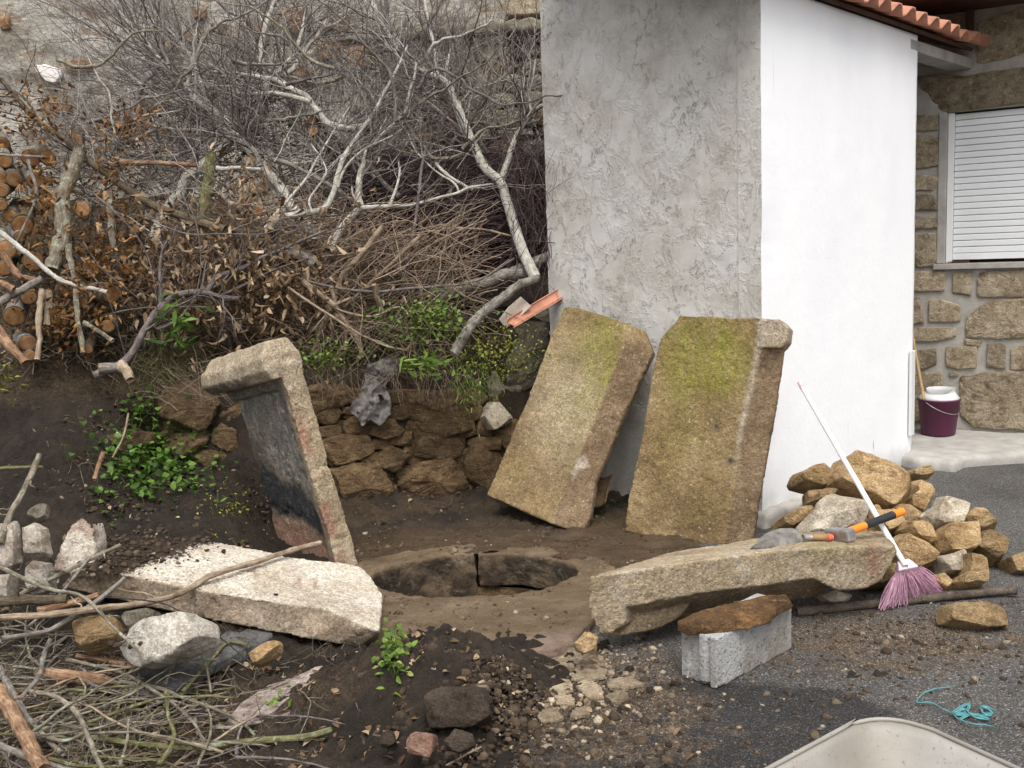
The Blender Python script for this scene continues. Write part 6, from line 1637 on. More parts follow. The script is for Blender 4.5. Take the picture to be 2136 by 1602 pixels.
for i, (x, y, r, d, lab) in enumerate(LOGS):
    ax = unit(at(x, y, d) - CAM) + np.array([0.10 * math.sin(i * 1.9), 0, 0.07 * math.cos(i * 2.3) + 0.12])
    if i in (10,): ax = np.array([-0.75, 0.6, 0.05])
    if i in (17, 18): ax = np.array([0.3, 0.8, -0.35])
    if i == 21: ax = np.array([0.9, 0.4, 0.02])
    log(x, y, r, d, ax, 0.55 if i != 21 else 0.10, [M_BGREY, M_BLICH, M_BDARK][i % 3], lab, 700 + i, group='sawn logs on the bank')
POLES = [([(171, 313), (150, 360), (131, 406), (128, 487), (110, 562)], 30, 38, 6.05, 5.85, M_BLICH, 'thick grey trunk leaning against the log pile'), ([(0, 481), (40, 512), (73, 542), (116, 577), (163, 594), (223, 609)], 13, 10, 5.75, 5.8, M_BPALE, 'white stick lying across the log pile'),
         ([(252, 337), (330, 340), (412, 345)], 13, 12, 6.5, 6.45, M_BRED, 'reddish peeled pole lying level behind the leaves'), ([(0, 528), (38, 574), (60, 580), (85, 590)], 20, 12, 5.8, 5.8, M_BRED, 'orange peeled branch at the left edge, upper one'), ([(0, 589), (29, 606)], 18, 16, 5.7, 5.7, M_BRED, 'orange peeled branch stub at the left edge, lower one'),
         ([(0, 630), (46, 602), (90, 578)], 20, 16, 5.72, 5.8, M_BGREY, 'grey branch crossing under the white stick'), ([(-10, 680), (0, 690), (29, 728), (54, 758)], 24, 20, 5.65, 5.6, M_BRED, 'thick reddish branch leaning down at the left edge'), ([(87, 603), (84, 660), (78, 751)], 15, 13, 5.68, 5.6, M_BTAN, 'tan stake standing upright on the dark soil'),
         ([(102, 603), (99, 640), (96, 679)], 16, 14, 5.75, 5.72, M_BTAN, 'shorter tan stake beside the upright one'), ([(145, 510), (154, 597), (163, 680), (172, 735)], 14, 12, 5.85, 5.7, M_BLICH, 'lichen covered stake leaning on the logs'), ([(226, 400), (232, 450), (234, 516)], 18, 14, 6.1, 6.05, M_BLICH, 'lichen covered upright limb left of the pale sapling'),
         ([(174, 673), (200, 688), (232, 710)], 12, 10, 5.75, 5.72, M_BLICH, 'short lichen covered stick above the grass'), ([(250, 760), (262, 775), (273, 795)], 24, 22, 5.55, 5.5, M_BTAN, 'pale split piece standing in the weeds left of the slab'), ([(440, 320), (432, 390), (425, 470)], 26, 30, 6.55, 6.5, M_BMOSS, 'mossy dead trunk standing behind the pale sapling'),
         ([(0, 322), (40, 324), (92, 328)], 8, 7, 6.1, 6.1, M_BGREY, 'stick lying level on top of the log pile'), ([(913, 622), (960, 603), (1010, 590), (1060, 574), (1110, 566)], 32, 26, 6.3, 6.45, M_BGREY, 'grey broken log lying right behind the weeds'), ([(1050, 580), (1100, 556), (1165, 525)], 28, 26, 6.45, 6.5, M_BGREY, 'grey log running behind the corner of the shed'),
         ([(1122, 580), (1090, 592), (1050, 618), (1010, 650), (975, 690), (958, 720), (946, 738)], 19, 27, 6.25, 6.05, M_BGREY, 'twisted weathered branch reaching down to the bank edge'), ([(555, 520), (600, 525), (640, 540), (660, 552)], 30, 26, 6.3, 6.25, M_BGREY, 'broken grey limb end under the white sapling foot'), ([(60, 330), (75, 400), (60, 450), (30, 520)], 8, 6, 5.95, 5.9, M_BGREY, 'thin grey stick standing in front of the sawn logs'),
         ([(450, 350), (500, 352), (545, 356)], 11, 10, 6.5, 6.5, M_BPALE, 'short pale stick lying level behind the spotted sapling'), ([(250, 300), (290, 290), (330, 270)], 10, 9, 6.6, 6.6, M_BGREY, 'grey stick slanting above the reddish pole'), ([(560, 330), (620, 350), (690, 390), (760, 440)], 12, 9, 6.7, 6.6, M_BGREY, 'grey limb crossing behind the thin white saplings'), ([(760, 330), (800, 380), (835, 410)], 14, 12, 6.8, 6.7, M_BGREY, 'grey limb ending above the cane heap'),
         ([(910, 340), (940, 370), (985, 395)], 9, 7, 6.55, 6.5, M_BPALE, 'pale broken stick in front of the dark prunings'), ([(1085, 300), (1110, 330), (1150, 385)], 12, 10, 6.7, 6.7, M_BPURP, 'dark stick slanting into the corner by the grey wall')]
for i, (pts, w0, w1, d0, d1, mt, lab) in enumerate(POLES):
    V, Fa, P, R = one_tube(px_path(pts, d0, d1), w0 / 2 / FPX * d0 * 0.9, w1 / 2 / FPX * d1 * 0.85, 44, 12, 0.014, 820 + i, 0.42)
    put('dead_branch', V, Fa, mt, attrs=fibre(P, R, 12, i), label=lab, cat='branch', group='dead branches on the bank')

rb = np.random.default_rng(55)
n = 2600
x = np.concatenate([rb.uniform(-30, 330, n // 2), rb.uniform(200, 900, n // 2)]); y = np.concatenate([rb.uniform(330, 760, n // 2), rb.uniform(480, 740, n // 2)])
S = np.stack([at(a, b, min((on_soil(a, b) - CAM) @ CF, 7.2) - rb.uniform(0.0, 0.25)) for a, b in zip(x, y)])
D = rb.normal(0, 1, (n, 3)); D /= np.linalg.norm(D, axis=1, keepdims=True)
Pb_, Rb_ = shoots(S, D, rb.uniform(0.05, 0.3, n), rb.uniform(0.0015, 0.007, n), rb, 6, 0.25, 0.04, 0.4)
bundle([(Pb_, Rb_, 4)], rb, M_STICK, 'bark_litter', kind='stuff', label='broken bark and twig litter filling the gaps of the log pile', cat='litter')

# ---- broken roof tiles
M_TILEP = simple('pale_tile_back', (0.43, 0.36, 0.30), 0.9, 0.15, 20, 0.4)
tn = unit(np.array([-0.35, -0.8, 0.55]))
def shard(pts, d, mat, lab, th=0.012):
    o = at(np.mean([p[0] for p in pts]), np.mean([p[1] for p in pts]), d)
    V, Fa = prism([on_plane(x, y, o, tn) for x, y in pts], tn, -th, 0.0)
    return bevel_obj(put('broken_tile', V, Fa, mat, smooth=False, label=lab, cat='roof tile', group='broken roof tiles on the bank'), 0.003)
shard([(1040, 666), (1060, 640), (1086, 618), (1108, 638), (1082, 662), (1055, 684)], 6.3, M_TILEP, 'pale flat fragment of roof tile on the bank by the shed')
p0_, p1_ = at(1066, 672, 6.2), at(1180, 604, 6.45)
axs = unit(p1_ - p0_); sdv = unit(np.cross(axs, np.array([-0.2, -0.9, 0.3]))); up_ = np.cross(sdv, axs)
Vv = []
for off in (0.0, 0.013):
    for k in np.linspace(0, 1, 10):
        for a in np.linspace(-1.3, 1.3, 9):
            rr = 0.058 - off
            Vv.append(p0_ + (p1_ - p0_) * k + sdv * rr * math.sin(a) * 0.7 - up_ * rr * math.cos(a) * 0.5 + axs * 0.012 * math.sin(a * 3) * (k < 0.01))
idx = np.arange(90).reshape(10, 9)
q = np.stack([idx[:-1, :-1], idx[:-1, 1:], idx[1:, 1:], idx[1:, :-1]], -1).reshape(-1, 4)
bd = list(idx[0]) + list(idx[1:, -1]) + list(idx[-1, :-1][::-1]) + list(idx[1:-1, 0][::-1])
rimq = np.array([[bd[i], bd[(i + 1) % len(bd)], bd[(i + 1) % len(bd)] + 90, bd[i] + 90] for i in range(len(bd))])
put('broken_tile', np.array(Vv), [q, q[:, ::-1] + 90, rimq], M_TILE, label='red curved roof tile leaning at the corner of the grey wall', cat='roof tile', group='broken roof tiles on the bank')
p0_, p1_ = at(1246, 1052, 5.75), at(1262, 990, 5.85)
Vv = []
axs = unit(p1_ - p0_); sdv = unit(CR * 0.9 + CU * 0.2); up_ = np.cross(axs, sdv)
for off in (0.0, 0.014):
    for k in np.linspace(0, 1, 6):
        for a in np.linspace(-1.4, 1.4, 9): Vv.append(p0_ + (p1_ - p0_) * k + sdv * (0.05 - off) * math.sin(a) + up_ * (0.05 - off) * math.cos(a))
idx = np.arange(54).reshape(6, 9)
q = np.stack([idx[:-1, :-1], idx[:-1, 1:], idx[1:, 1:], idx[1:, :-1]], -1).reshape(-1, 4)
bd = list(idx[0]) + list(idx[1:, -1]) + list(idx[-1, :-1][::-1]) + list(idx[1:-1, 0][::-1])
rimq = np.array([[bd[i], bd[(i + 1) % len(bd)], bd[(i + 1) % len(bd)] + 54, bd[i] + 54] for i in range(len(bd))])
put('broken_tile', np.array(Vv), [q, q[:, ::-1] + 54, rimq], M_WSTONE, label='dull broken tile standing in the gap between the two leaning slabs', cat='roof tile')

# ---- plants
def plant(lab, px, py, rx, ry, n, mat, ln, wd, d=None, up=0.6, hang=0.0, stem=True, hgt=0.05, cat='weed', seed=0, name='weed_clump', group=None, lift=0.0):
    r_ = np.random.default_rng(seed + 3000)
    c = on_soil(px, py) if d is None else at(px, py, d)
    dd = (c - CAM) @ CF
    t = thing(name, lab, cat, c, group)
    k = r_.normal(0, 0.5, (n, 2))
    if d is None:
        pts = []
        for a, b in k:
            q = on_soil(px + a * rx, py + b * ry); pts.append(q)
        C0 = np.array(pts)
    else:
        C0 = np.stack([at(px + a * rx, py + b * ry, dd + r_.normal(0, 0.04)) for a, b in k])
    H = np.abs(r_.normal(0, hgt, n)) + lift
    Ct = C0 + np.stack([r_.normal(0, 0.012, n), r_.normal(0, 0.012, n) - 0.3 * H, H], 1)
    leaves_at('leaves', Ct, ln, wd, mat, r_, up, hang, t, fold=0.3, curl=0.25, kind='stuff')
    if stem:
        m = max(4, n // 4)
        P = C0[:m, None] * (1 - np.linspace(0, 1, 4)[None, :, None]) + Ct[:m, None] * np.linspace(0, 1, 4)[None, :, None]
        P[:, 1:3] += r_.normal(0, 0.006, (m, 2, 3))
        V, Fq, a = tubes(P, np.full((m, 4), 0.0014), 3, r_.uniform(0, 1, m))
        put('stems', V, [Fq], mat, t, attrs={'rnd': a}, kind='stuff')
    return t
plant('dense patch of round-leaved green weed on the dark soil left of the upright slab', 330, 985, 125, 80, 760, M_LEAF, 0.038, 0.035, seed=1, hgt=0.07)
plant('thin yellowish sprawling weed at the foot of the upright slab', 480, 1085, 60, 45, 220, M_LEAFY, 0.022, 0.010, seed=2, hgt=0.04)
plant('bright green leafy weed in the middle of the bank edge', 905, 672, 75, 55, 400, M_LEAFB, 0.034, 0.024, d=6.08, seed=3, hgt=0.03)
plant('dark green weed under the cane heap behind the bright weed', 860, 690, 130, 60, 360, M_LEAF, 0.030, 0.018, d=6.14, seed=4, hgt=0.03)
plant('small green weed patch just right of the upright slab cap', 680, 748, 80, 30, 240, M_LEAFB, 0.028, 0.018, d=5.98, seed=5, hgt=0.03)
plant('feathery green weed drooping over the wall above the pale small stone', 985, 795, 48, 70, 420, M_LEAFB, 0.036, 0.006, d=6.0, seed=6, hgt=0.02, hang=0.5)
plant('fine yellow-green creeper trailing down beside the leaning slab', 1066, 742, 62, 62, 420, M_LEAFY, 0.016, 0.012, d=6.0, seed=7, hgt=0.02, hang=0.2)
plant('yellow-leaved creeper sprig hanging left of the big grey wall stone', 1010, 745, 35, 55, 90, M_LEAFY, 0.022, 0.018, d=6.0, seed=17, hgt=0.02, hang=0.2)
plant('broad-bladed weed at the lip of the dry stone wall', 885, 765, 50, 26, 90, M_LEAFB, 0.10, 0.018, d=6.0, seed=8, hgt=0.02, up=0.2)
plant('lance-leaved green plant behind the cap of the upright slab', 378, 700, 45, 50, 55, M_LEAF, 0.10, 0.022, d=5.75, seed=9, hgt=0.10, up=0.1, hang=0.1)
plant('low green weed at the left foot of the crooked bough', 300, 740, 65, 40, 160, M_LEAF, 0.03, 0.014, seed=10, hgt=0.05)
plant('pale leafed sprout on the dark soil at the left edge', 18, 815, 26, 40, 50, M_LEAFY, 0.045, 0.018, seed=11, hgt=0.04)
plant('small ivy sprigs creeping beside the big round wall stone', 300, 870, 45, 45, 60, M_LEAF, 0.04, 0.03, seed=12, hgt=0.03)
plant('crumpled green weed growing on the soil mound by the fallen slab', 822, 1385, 34, 62, 150, M_LEAFB, 0.030, 0.024, seed=13, hgt=0.035, lift=0.01)
plant('little green weed among the sticks by the pinkish buried slab', 578, 1480, 42, 20, 70, M_LEAFB, 0.026, 0.018, seed=14, hgt=0.03)
plant('grass tuft growing from the old terrace wall', 985, 185, 40, 60, 120, M_LEAF, 0.12, 0.008, d=8.9, seed=15, hgt=0.02, up=0.1, stem=False)
plant('small green fern hanging from the terrace wall top', 780, 110, 22, 28, 70, M_LEAF, 0.05, 0.02, d=8.95, seed=16, hgt=0.02, stem=False)
plant('moss-green weed in the gap between the leaning slabs', 1275, 1070, 40, 40, 40, M_LEAF, 0.02, 0.015, seed=18, hgt=0.02)
plant('green weed glimpsed deep inside the thicket', 610, 275, 45, 25, 90, M_LEAF, 0.04, 0.016, d=7.2, seed=19, hgt=0.02, stem=False)
# dry grass: along the bank edge and among the weeds
def blades(n, cx, cy, sx, sy, h, rr):
    x, y = cx + rr.normal(0, sx, n), cy + rr.normal(0, sy, n)
    S = np.stack([on_soil(a, b) for a, b in zip(x, y)])
    D = rr.normal(0, 0.5, (n, 3)); D[:, 2] = 1; D[:, 1] -= 0.3; D /= np.linalg.norm(D, axis=1, keepdims=True)
    return shoots(S, D, rr.uniform(0.4, 1.3, n) * h, np.full(n, 0.0016), rr, 5, 0.6, 0.03, 0.3, 0.25)
rr = np.random.default_rng(71)
lay = [(*blades(420, 360, 760, 60, 40, 0.22, rr), 3), (*blades(320, 760, 745, 110, 18, 0.12, rr), 3), (*blades(140, 1000, 735, 50, 30, 0.12, rr), 3), (*blades(90, 220, 950, 60, 60, 0.08, rr), 3)]
Vs = bundle(lay, rr, M_GRASS, 'dry_grass', kind='stuff', label='dry grass and fine stems along the lip of the bank', cat='grass')
P, R = vines(150, 800, 800, 200, 22, 5.98, 0.05, -75, 40, (0.06, 0.26), (0.0008, 0.002), 0.1); lay = [(P, R, 3)]
P, R = vines(60, 420, 800, 110, 30, 5.8, 0.05, -20, 40, (0.1, 0.35), (0.001, 0.0025), 0.1); lay.append((P, R, 3))
bundle(lay, rng, M_CANE, 'hanging_roots', kind='stuff', label='thin roots and dead stems hanging over the top of the dry stone wall', cat='roots')
lay = [(*blades(260, 370, 745, 60, 40, 0.12, rr), 3), (*blades(240, 800, 740, 130, 14, 0.07, rr), 3)]
bundle(lay, rr, M_LEAF, 'green_grass', kind='stuff', label='short green grass along the lip of the bank', cat='grass')
# grey plastic film draped over the wall
def film():
    m = Mat('grey_film')
    c = m.ramp(m.noise(12, 5, 0.65), [(0.35, (0.07, 0.062, 0.055)), (0.6, (0.17, 0.16, 0.15)), (0.75, (0.32, 0.315, 0.31))])
    return m.done(c, m.bump(m.noise(30, 4, 0.6), 0.8, 0.015), 0.5, spec=0.4)
M_FILM = film()
nu, nv = 34, 60
cen = [(835, 752), (812, 757), (795, 768), (788, 790), (780, 815), (776, 840), (772, 862), (778, 882)]
wid = [10, 22, 30, 26, 28, 42, 44, 26]
V = []
for i in range(nv):
    s = i / (nv - 1) * (len(cen) - 1); k = min(int(s), len(cen) - 2); f = s - k
    cx = cen[k][0] * (1 - f) + cen[k + 1][0] * f; cy = cen[k][1] * (1 - f) + cen[k + 1][1] * f; w = wid[k] * (1 - f) + wid[k + 1] * f
    for j in range(nu):
        a = j / (nu - 1) * 2 - 1
        V.append(on_plane(cx + a * w, cy + 6 * math.sin(a * 5 + i * 0.2), w_o + w_n * 0.10, w_n))
V = np.array(V)
V = V + w_n * (0.045 * fbm(V * 9, 3, 5) + 0.03 * np.abs(fbm(V * 26, 3, 6)))[:, None] + 0.02 * np.stack([fbm(V * 14, 3, 7 + k) for k in range(3)], 1)
idx = np.arange(nu * nv).reshape(nv, nu)
q = np.stack([idx[:-1, :-1], idx[:-1, 1:], idx[1:, 1:], idx[1:, :-1]], -1).reshape(-1, 4)
hole = fbm(V[q].mean(1) * 11, 3, 19) > 0.62
put('plastic_film', V, [q[~hole]], M_FILM, label='torn grey plastic film draped over the dry stone wall', cat='plastic film')

# ================================================================== foreground heap of sticks and rubbish
def gpath(pts, z0, z1=None):
    z1 = z0 if z1 is None else z1
    n = len(pts)
    return [ground(x, y, z0 + (z1 - z0) * i / max(1, n - 1)) for i, (x, y) in enumerate(pts)]
def with_shoots(V, Fa, P, R, n, seed, sides=5):
    r_ = np.random.default_rng(seed + 9000)
    S, D, L, r = offshoots(P[None], R[None], n, r_, (35, 75), (0.06, 0.22), 0.1)
    P1, R1 = shoots(S, D, np.clip(L, 0.02, 0.16), np.clip(r * 0.8, 0.0011, 0.005), r_, 6, 0.3, 0.05, 0.3)
    V2, q2, _ = tubes(P1, R1, sides)
    A2 = {'fx': np.full(len(V2), 0.003), 'fy': np.full(len(V2), 0.002), 'fz': np.linalg.norm(V2 - V2[0], axis=1)}
    return np.concatenate([V, V2]), Fa + (q2 + len(V)).tolist(), A2
def fib2(P, R, sides, seed, A2):
    A = fibre(P, R, sides, seed)
    return {k: np.concatenate([A[k], A2[k]]) for k in A}
def stick(pts3, w0, w1, mat, lab, seed, group='cut sticks in the heap at the front left', name='stick', wob=0.006):
    d0 = (pts3[0] - CAM) @ CF; d1 = (pts3[-1] - CAM) @ CF
    V, Fa, P, R = one_tube(pts3, w0 / 2 / FPX * d0 * 0.92, w1 / 2 / FPX * d1 * 0.85, 52, 9, wob, seed, 0.30)
    V, Fa, A2 = with_shoots(V, Fa, P, R, 5, seed)
    return put(name, V, Fa, mat, attrs=fib2(P, R, 9, seed % 50, A2), label=lab, cat='stick', group=group)
s1 = [on_plane(x, y, o4 + n4 * 0.03, n4) for x, y in [(668, 1132), (620, 1145), (522, 1175), (435, 1204)]] + [at(x, y, d) for x, y, d in [(415, 1218, 3.98), (377, 1236, 3.86), (305, 1256, 3.72), (218, 1268, 3.6), (96, 1282, 3.5), (0, 1290, 3.45)]]
stick(s1, 12, 17, M_BTAN, 'long tan stick with a knob lying up across the fallen slab', 401)
ST = [([(253, 1137), (189, 1166), (96, 1212), (40, 1240)], 9, 12, 3.95, 3.7, M_BLICH, 'lichen grey stick ending on the fallen slab stub'), ([(186, 1163), (139, 1224), (90, 1275), (55, 1308)], 7, 7, 3.85, 3.5, M_BGREY, 'thin grey stick slanting down in front of the slab stub'),
      ([(261, 1207), (226, 1236), (163, 1279), (102, 1314), (0, 1334)], 10, 13, 3.75, 3.35, M_BGREY, 'grey stick curving left below the fallen slab'), ([(0, 1183), (58, 1210), (107, 1230), (163, 1239), (203, 1268), (232, 1305), (276, 1346), (305, 1378)], 11, 6, 3.6, 3.3, M_BLICH, 'long lichen stick bowing down past the white stone lump'),
      ([(0, 1256), (70, 1252), (139, 1250)], 26, 22, 3.6, 3.62, M_BDARK, 'thick dark stick lying level at the left edge'), ([(81, 1276), (165, 1253), (203, 1241)], 22, 15, 3.6, 3.66, M_BRED, 'stick with a torn orange end beside the fallen slab'),
      ([(81, 948), (66, 990), (49, 1026), (17, 1084), (0, 1134)], 13, 17, 4.0, 3.75, M_BLICH, 'lichen covered stick standing up at the left edge'), ([(0, 977), (50, 975), (90, 973)], 9, 7, 4.1, 4.1, M_BMOSS, 'greenish stick pointing in from the left edge'),
      ([(215, 945), (206, 972), (197, 1000)], 11, 10, 5.0, 4.9, M_BRED, 'short reddish stick standing in the round-leaved weed'), ([(267, 861), (262, 890), (255, 916), (235, 954)], 4, 5, 5.2, 5.1, M_BTAN, 'thin pale stem curving over the dark soil')]
for i, (pts, w0, w1, d0, d1, mt, lab) in enumerate(ST): stick(px_path(pts, d0, d1), w0, w1, mt, lab, 410 + i)
SG = [([(139, 1375), (218, 1392), (276, 1413), (348, 1459), (406, 1509), (424, 1549)], 9, 7, 0.17, 0.07, M_BLICH, 'long lichen stick curving down right over the slate'), ([(250, 1421), (319, 1433), (392, 1459), (464, 1485), (511, 1514), (540, 1543)], 10, 7, 0.12, 0.05, M_BLICH, 'long lichen stick running right past the buried slab'),
      ([(0, 1529), (58, 1517), (203, 1540), (290, 1552), (406, 1558), (493, 1549), (620, 1540), (690, 1524)], 12, 17, 0.14, 0.05, M_BMOSS, 'long mossy green branch lying level along the bottom'), ([(0, 1442), (44, 1523), (93, 1610)], 34, 38, 0.22, 0.24, M_BRED, 'thick reddish brown pole at the bottom left corner'),
      ([(157, 1369), (221, 1378), (299, 1395)], 12, 12, 0.16, 0.12, M_BRED, 'orange peeled stick in front of the white stone lump'), ([(58, 1442), (116, 1453), (160, 1488), (180, 1526), (203, 1581), (222, 1615)], 11, 13, 0.2, 0.2, M_BLICH, 'curved grey stick dropping to the bottom edge'),
      ([(0, 1555), (87, 1590), (174, 1612)], 15, 12, 0.2, 0.2, M_BGREY, 'grey stick crossing the bottom left corner'), ([(0, 1392), (29, 1456), (87, 1526), (131, 1572)], 17, 12, 0.2, 0.18, M_BGREY, 'sturdy grey stick slanting down at the left edge'),
      ([(102, 1337), (90, 1375), (78, 1416), (38, 1462)], 12, 11, 0.22, 0.2, M_BGREY, 'short grey stick standing above the pointed stake'), ([(383, 1358), (357, 1398), (345, 1430)], 8, 9, 0.15, 0.1, M_BLICH, 'short lichen twig standing on the slate'),
      ([(517, 1346), (476, 1340), (441, 1375), (406, 1416), (380, 1445)], 7, 11, 0.12, 0.1, M_BMOSS, 'bent mossy twig leaning over the slate end'), ([(421, 1363), (435, 1407), (441, 1445)], 6, 6, 0.16, 0.08, M_BLICH, 'thin twig leaning on the slate edge'),
      ([(444, 1520), (508, 1514), (620, 1482), (688, 1456), (734, 1439), (748, 1450)], 9, 7, 0.06, 0.06, M_BGREY, 'grey twig with a hooked end beside the soil mound'), ([(690, 1543), (740, 1538), (792, 1536)], 13, 10, 0.03, 0.03, M_BRED, 'orange splinter of wood on the ground by the mound'),
      ([(763, 1555), (800, 1560), (842, 1570)], 12, 6, 0.03, 0.03, M_BRED, 'reddish splinter below the orange one'), ([(931, 1598), (970, 1576), (1004, 1558)], 6, 4, 0.03, 0.04, M_BTAN, 'pale straw by the bottom edge under the mound'), ([(1655, 1566), (1710, 1570)], 7, 7, 0.012, 0.012, M_BTAN, 'splinter of wood on the darker asphalt'),
      ([(66, 1530), (130, 1545), (180, 1526)], 9, 9, 0.2, 0.2, M_BLICH, 'short level stick in the bottom left tangle'), ([(300, 1480), (350, 1462), (400, 1475)], 8, 6, 0.1, 0.08, M_BGREY, 'grey twig lying behind the mossy branch'), ([(250, 1602), (262, 1560), (268, 1500)], 8, 6, 0.18, 0.16, M_BLICH, 'upright twig rising from the bottom edge'),
      ([(330, 1602), (365, 1540), (350, 1490), (345, 1440)], 12, 8, 0.15, 0.14, M_BMOSS, 'mossy crooked twig rising through the mossy branch'), ([(410, 1602), (440, 1520), (430, 1470)], 7, 5, 0.1, 0.1, M_BLICH, 'thin upright twig right of the mossy one')]
for i, (pts, w0, w1, z0, z1, mt, lab) in enumerate(SG): stick(gpath(pts, z0, z1), w0, w1, mt, lab, 440 + i)
# pointed stake
sp = gpath([(81, 1404), (174, 1416), (225, 1421), (252, 1424)], 0.17, 0.13)
V, Fa, P, R = one_tube(sp, 0.024, 0.022, 40, 12, 0.003, 5, 0.1)
ax_ = np.repeat(P, 12, 0); f = np.repeat(np.linspace(0, 1, 40), 12)
V = ax_ + (V - ax_) * (1 - 0.9 * sstep(0.75, 1.0, f))[:, None]
put('stake', V, Fa, M_BRED, attrs=fibre(P, R, 12, 3), label='thick peeled stake with a sharpened end in the stick heap', cat='stake')
V, Fa, _, _ = one_tube(px_path([(145, 1244), (218, 1246), (328, 1256), (377, 1276), (421, 1300), (479, 1346), (525, 1384)], 3.7, 3.5), 0.0026, 0.0026, 60, 6)
put('wire', V, Fa, M_BLACKR, label='black wire bowed over the white stone lump and slate', cat='wire')
# loose sticks: a hundred odd thin ones, nothing tells them apart
rs = np.random.default_rng(91)
for i in range(150):
    x = min(rs.uniform(-40, 640), rs.uniform(-40, 720)); y = rs.uniform(1290 + 0.22 * max(x, 0), 1612)
    z = rs.uniform(0.03, 0.20) * (1 if x < 350 else 0.45)
    c = ground(x, y, z)
    a = rs.normal(0, 0.9) if rs.random() < 0.7 else rs.uniform(0, math.pi)
    L = rs.uniform(0.10, 0.32)
    D = np.array([math.cos(a), math.sin(a), rs.normal(0, 0.16)]) * L
    sd_ = unit(np.cross(D, Z1)) * rs.normal(0, 0.18) * L
    pts = [c - D, c + sd_ + [0, 0, rs.normal(0, 0.012)], c + D]
    for p in pts: p[2] = max(p[2], soil_z(p[0], p[1]) + 0.006)
    r = rs.uniform(0.0022, 0.0065)
    V, Fa, P, R = one_tube(pts, r, r * 0.5, 20, 6, 0.016, 2000 + i, 0.35)
    V, Fa, A2 = with_shoots(V, Fa, P, R, 3, i)
    mt = [M_BLICH, M_BGREY, M_BTAN, M_BLICH, M_BMOSS, M_BPURP][int(rs.integers(0, 6))]
    zone = 'below the white mortar lump' if 230 < x < 460 and y < 1480 else ('near the thick reddish pole at the bottom corner' if x < 130 and y > 1440 else ('at the left edge under the slab stub' if x < 160 else ('along the bottom beside the mossy branch' if y > 1500 else 'between the stake and the buried pink slab')))
    look = {M_BLICH: 'lichen-flecked', M_BGREY: 'grey', M_BTAN: 'tan', M_BMOSS: 'mossy green', M_BPURP: 'purplish'}[mt]
    put('stick', V, Fa, mt, attrs=fib2(P, R, 6, i % 40, A2), label='thin %s stick lying loose %s' % (look, zone), cat='stick', group='loose thin sticks in the front heap')
# small twigs, needles and bark bits under them
n = 1500
x = np.minimum(rs.uniform(-60, 760, n), rs.uniform(-60, 900, n)); y = rs.uniform(1270, 1620, n)
y = np.maximum(y, 1270 + 0.20 * x)
S = np.stack([ground(a, b, zz) for a, b, zz in zip(x, y, rs.uniform(0.01, 0.14, n) * np.where(x < 380, 1, 0.35))])
S[:, 2] = np.maximum(S[:, 2], height(S[:, 0], S[:, 1])[0] + 0.004)
a = rs.uniform(0, 2 * math.pi, n)
D = np.stack([np.cos(a), np.sin(a), rs.normal(0, 0.15, n)], 1)
P, R = shoots(S, D, rs.uniform(0.05, 0.22, n), rs.uniform(0.0009, 0.0028, n), rs, 5, 0.25, 0.04)
S2, D2, L2, r2 = offshoots(P, R, 2, rs, (30, 70), (0.3, 0.6)); P2, R2 = shoots(S2, D2, L2, np.full(len(S2), 0.001), rs, 4, 0.2, 0.04)
bundle([(P, R, 4), (P2, R2, 3)], rs, M_STICK, 'twig_litter', kind='stuff', label='litter of fine twigs and needles under the stick heap at the front', cat='twigs')

# stones, slate and old bricks at the front
M_CHALK = rubble_mat('white_mortar_lump', (0.33, 0.29, 0.235), (0.48, 0.44, 0.38), (0.62, 0.58, 0.52), 1.0, 0.7)
M_SLATE = rubble_mat('wet_slate', (0.075, 0.073, 0.072), (0.135, 0.132, 0.130), (0.22, 0.215, 0.21), 3.0, 0.7)
M_PINKGR = rubble_mat('pinkish_granite', (0.18, 0.135, 0.115), (0.30, 0.245, 0.22), (0.43, 0.38, 0.355), 1.0, 0.6)
M_BRICKOLD = rubble_mat('old_brick', (0.20, 0.155, 0.115), (0.38, 0.33, 0.275), (0.56, 0.52, 0.46), 1.0, 0.7)
M_SANDY = rubble_mat('sandy_mortar', (0.19, 0.145, 0.095), (0.30, 0.235, 0.16), (0.42, 0.345, 0.25), 1.0, 0.8)
M_REDST = rubble_mat('reddish_stone', (0.12, 0.065, 0.045), (0.22, 0.125, 0.09), (0.32, 0.21, 0.16), 1.0, 0.8)
M_CLOD = rubble_mat('earth_clod', (0.040, 0.028, 0.019), (0.075, 0.054, 0.038), (0.125, 0.095, 0.07), 1.0, 1.0)
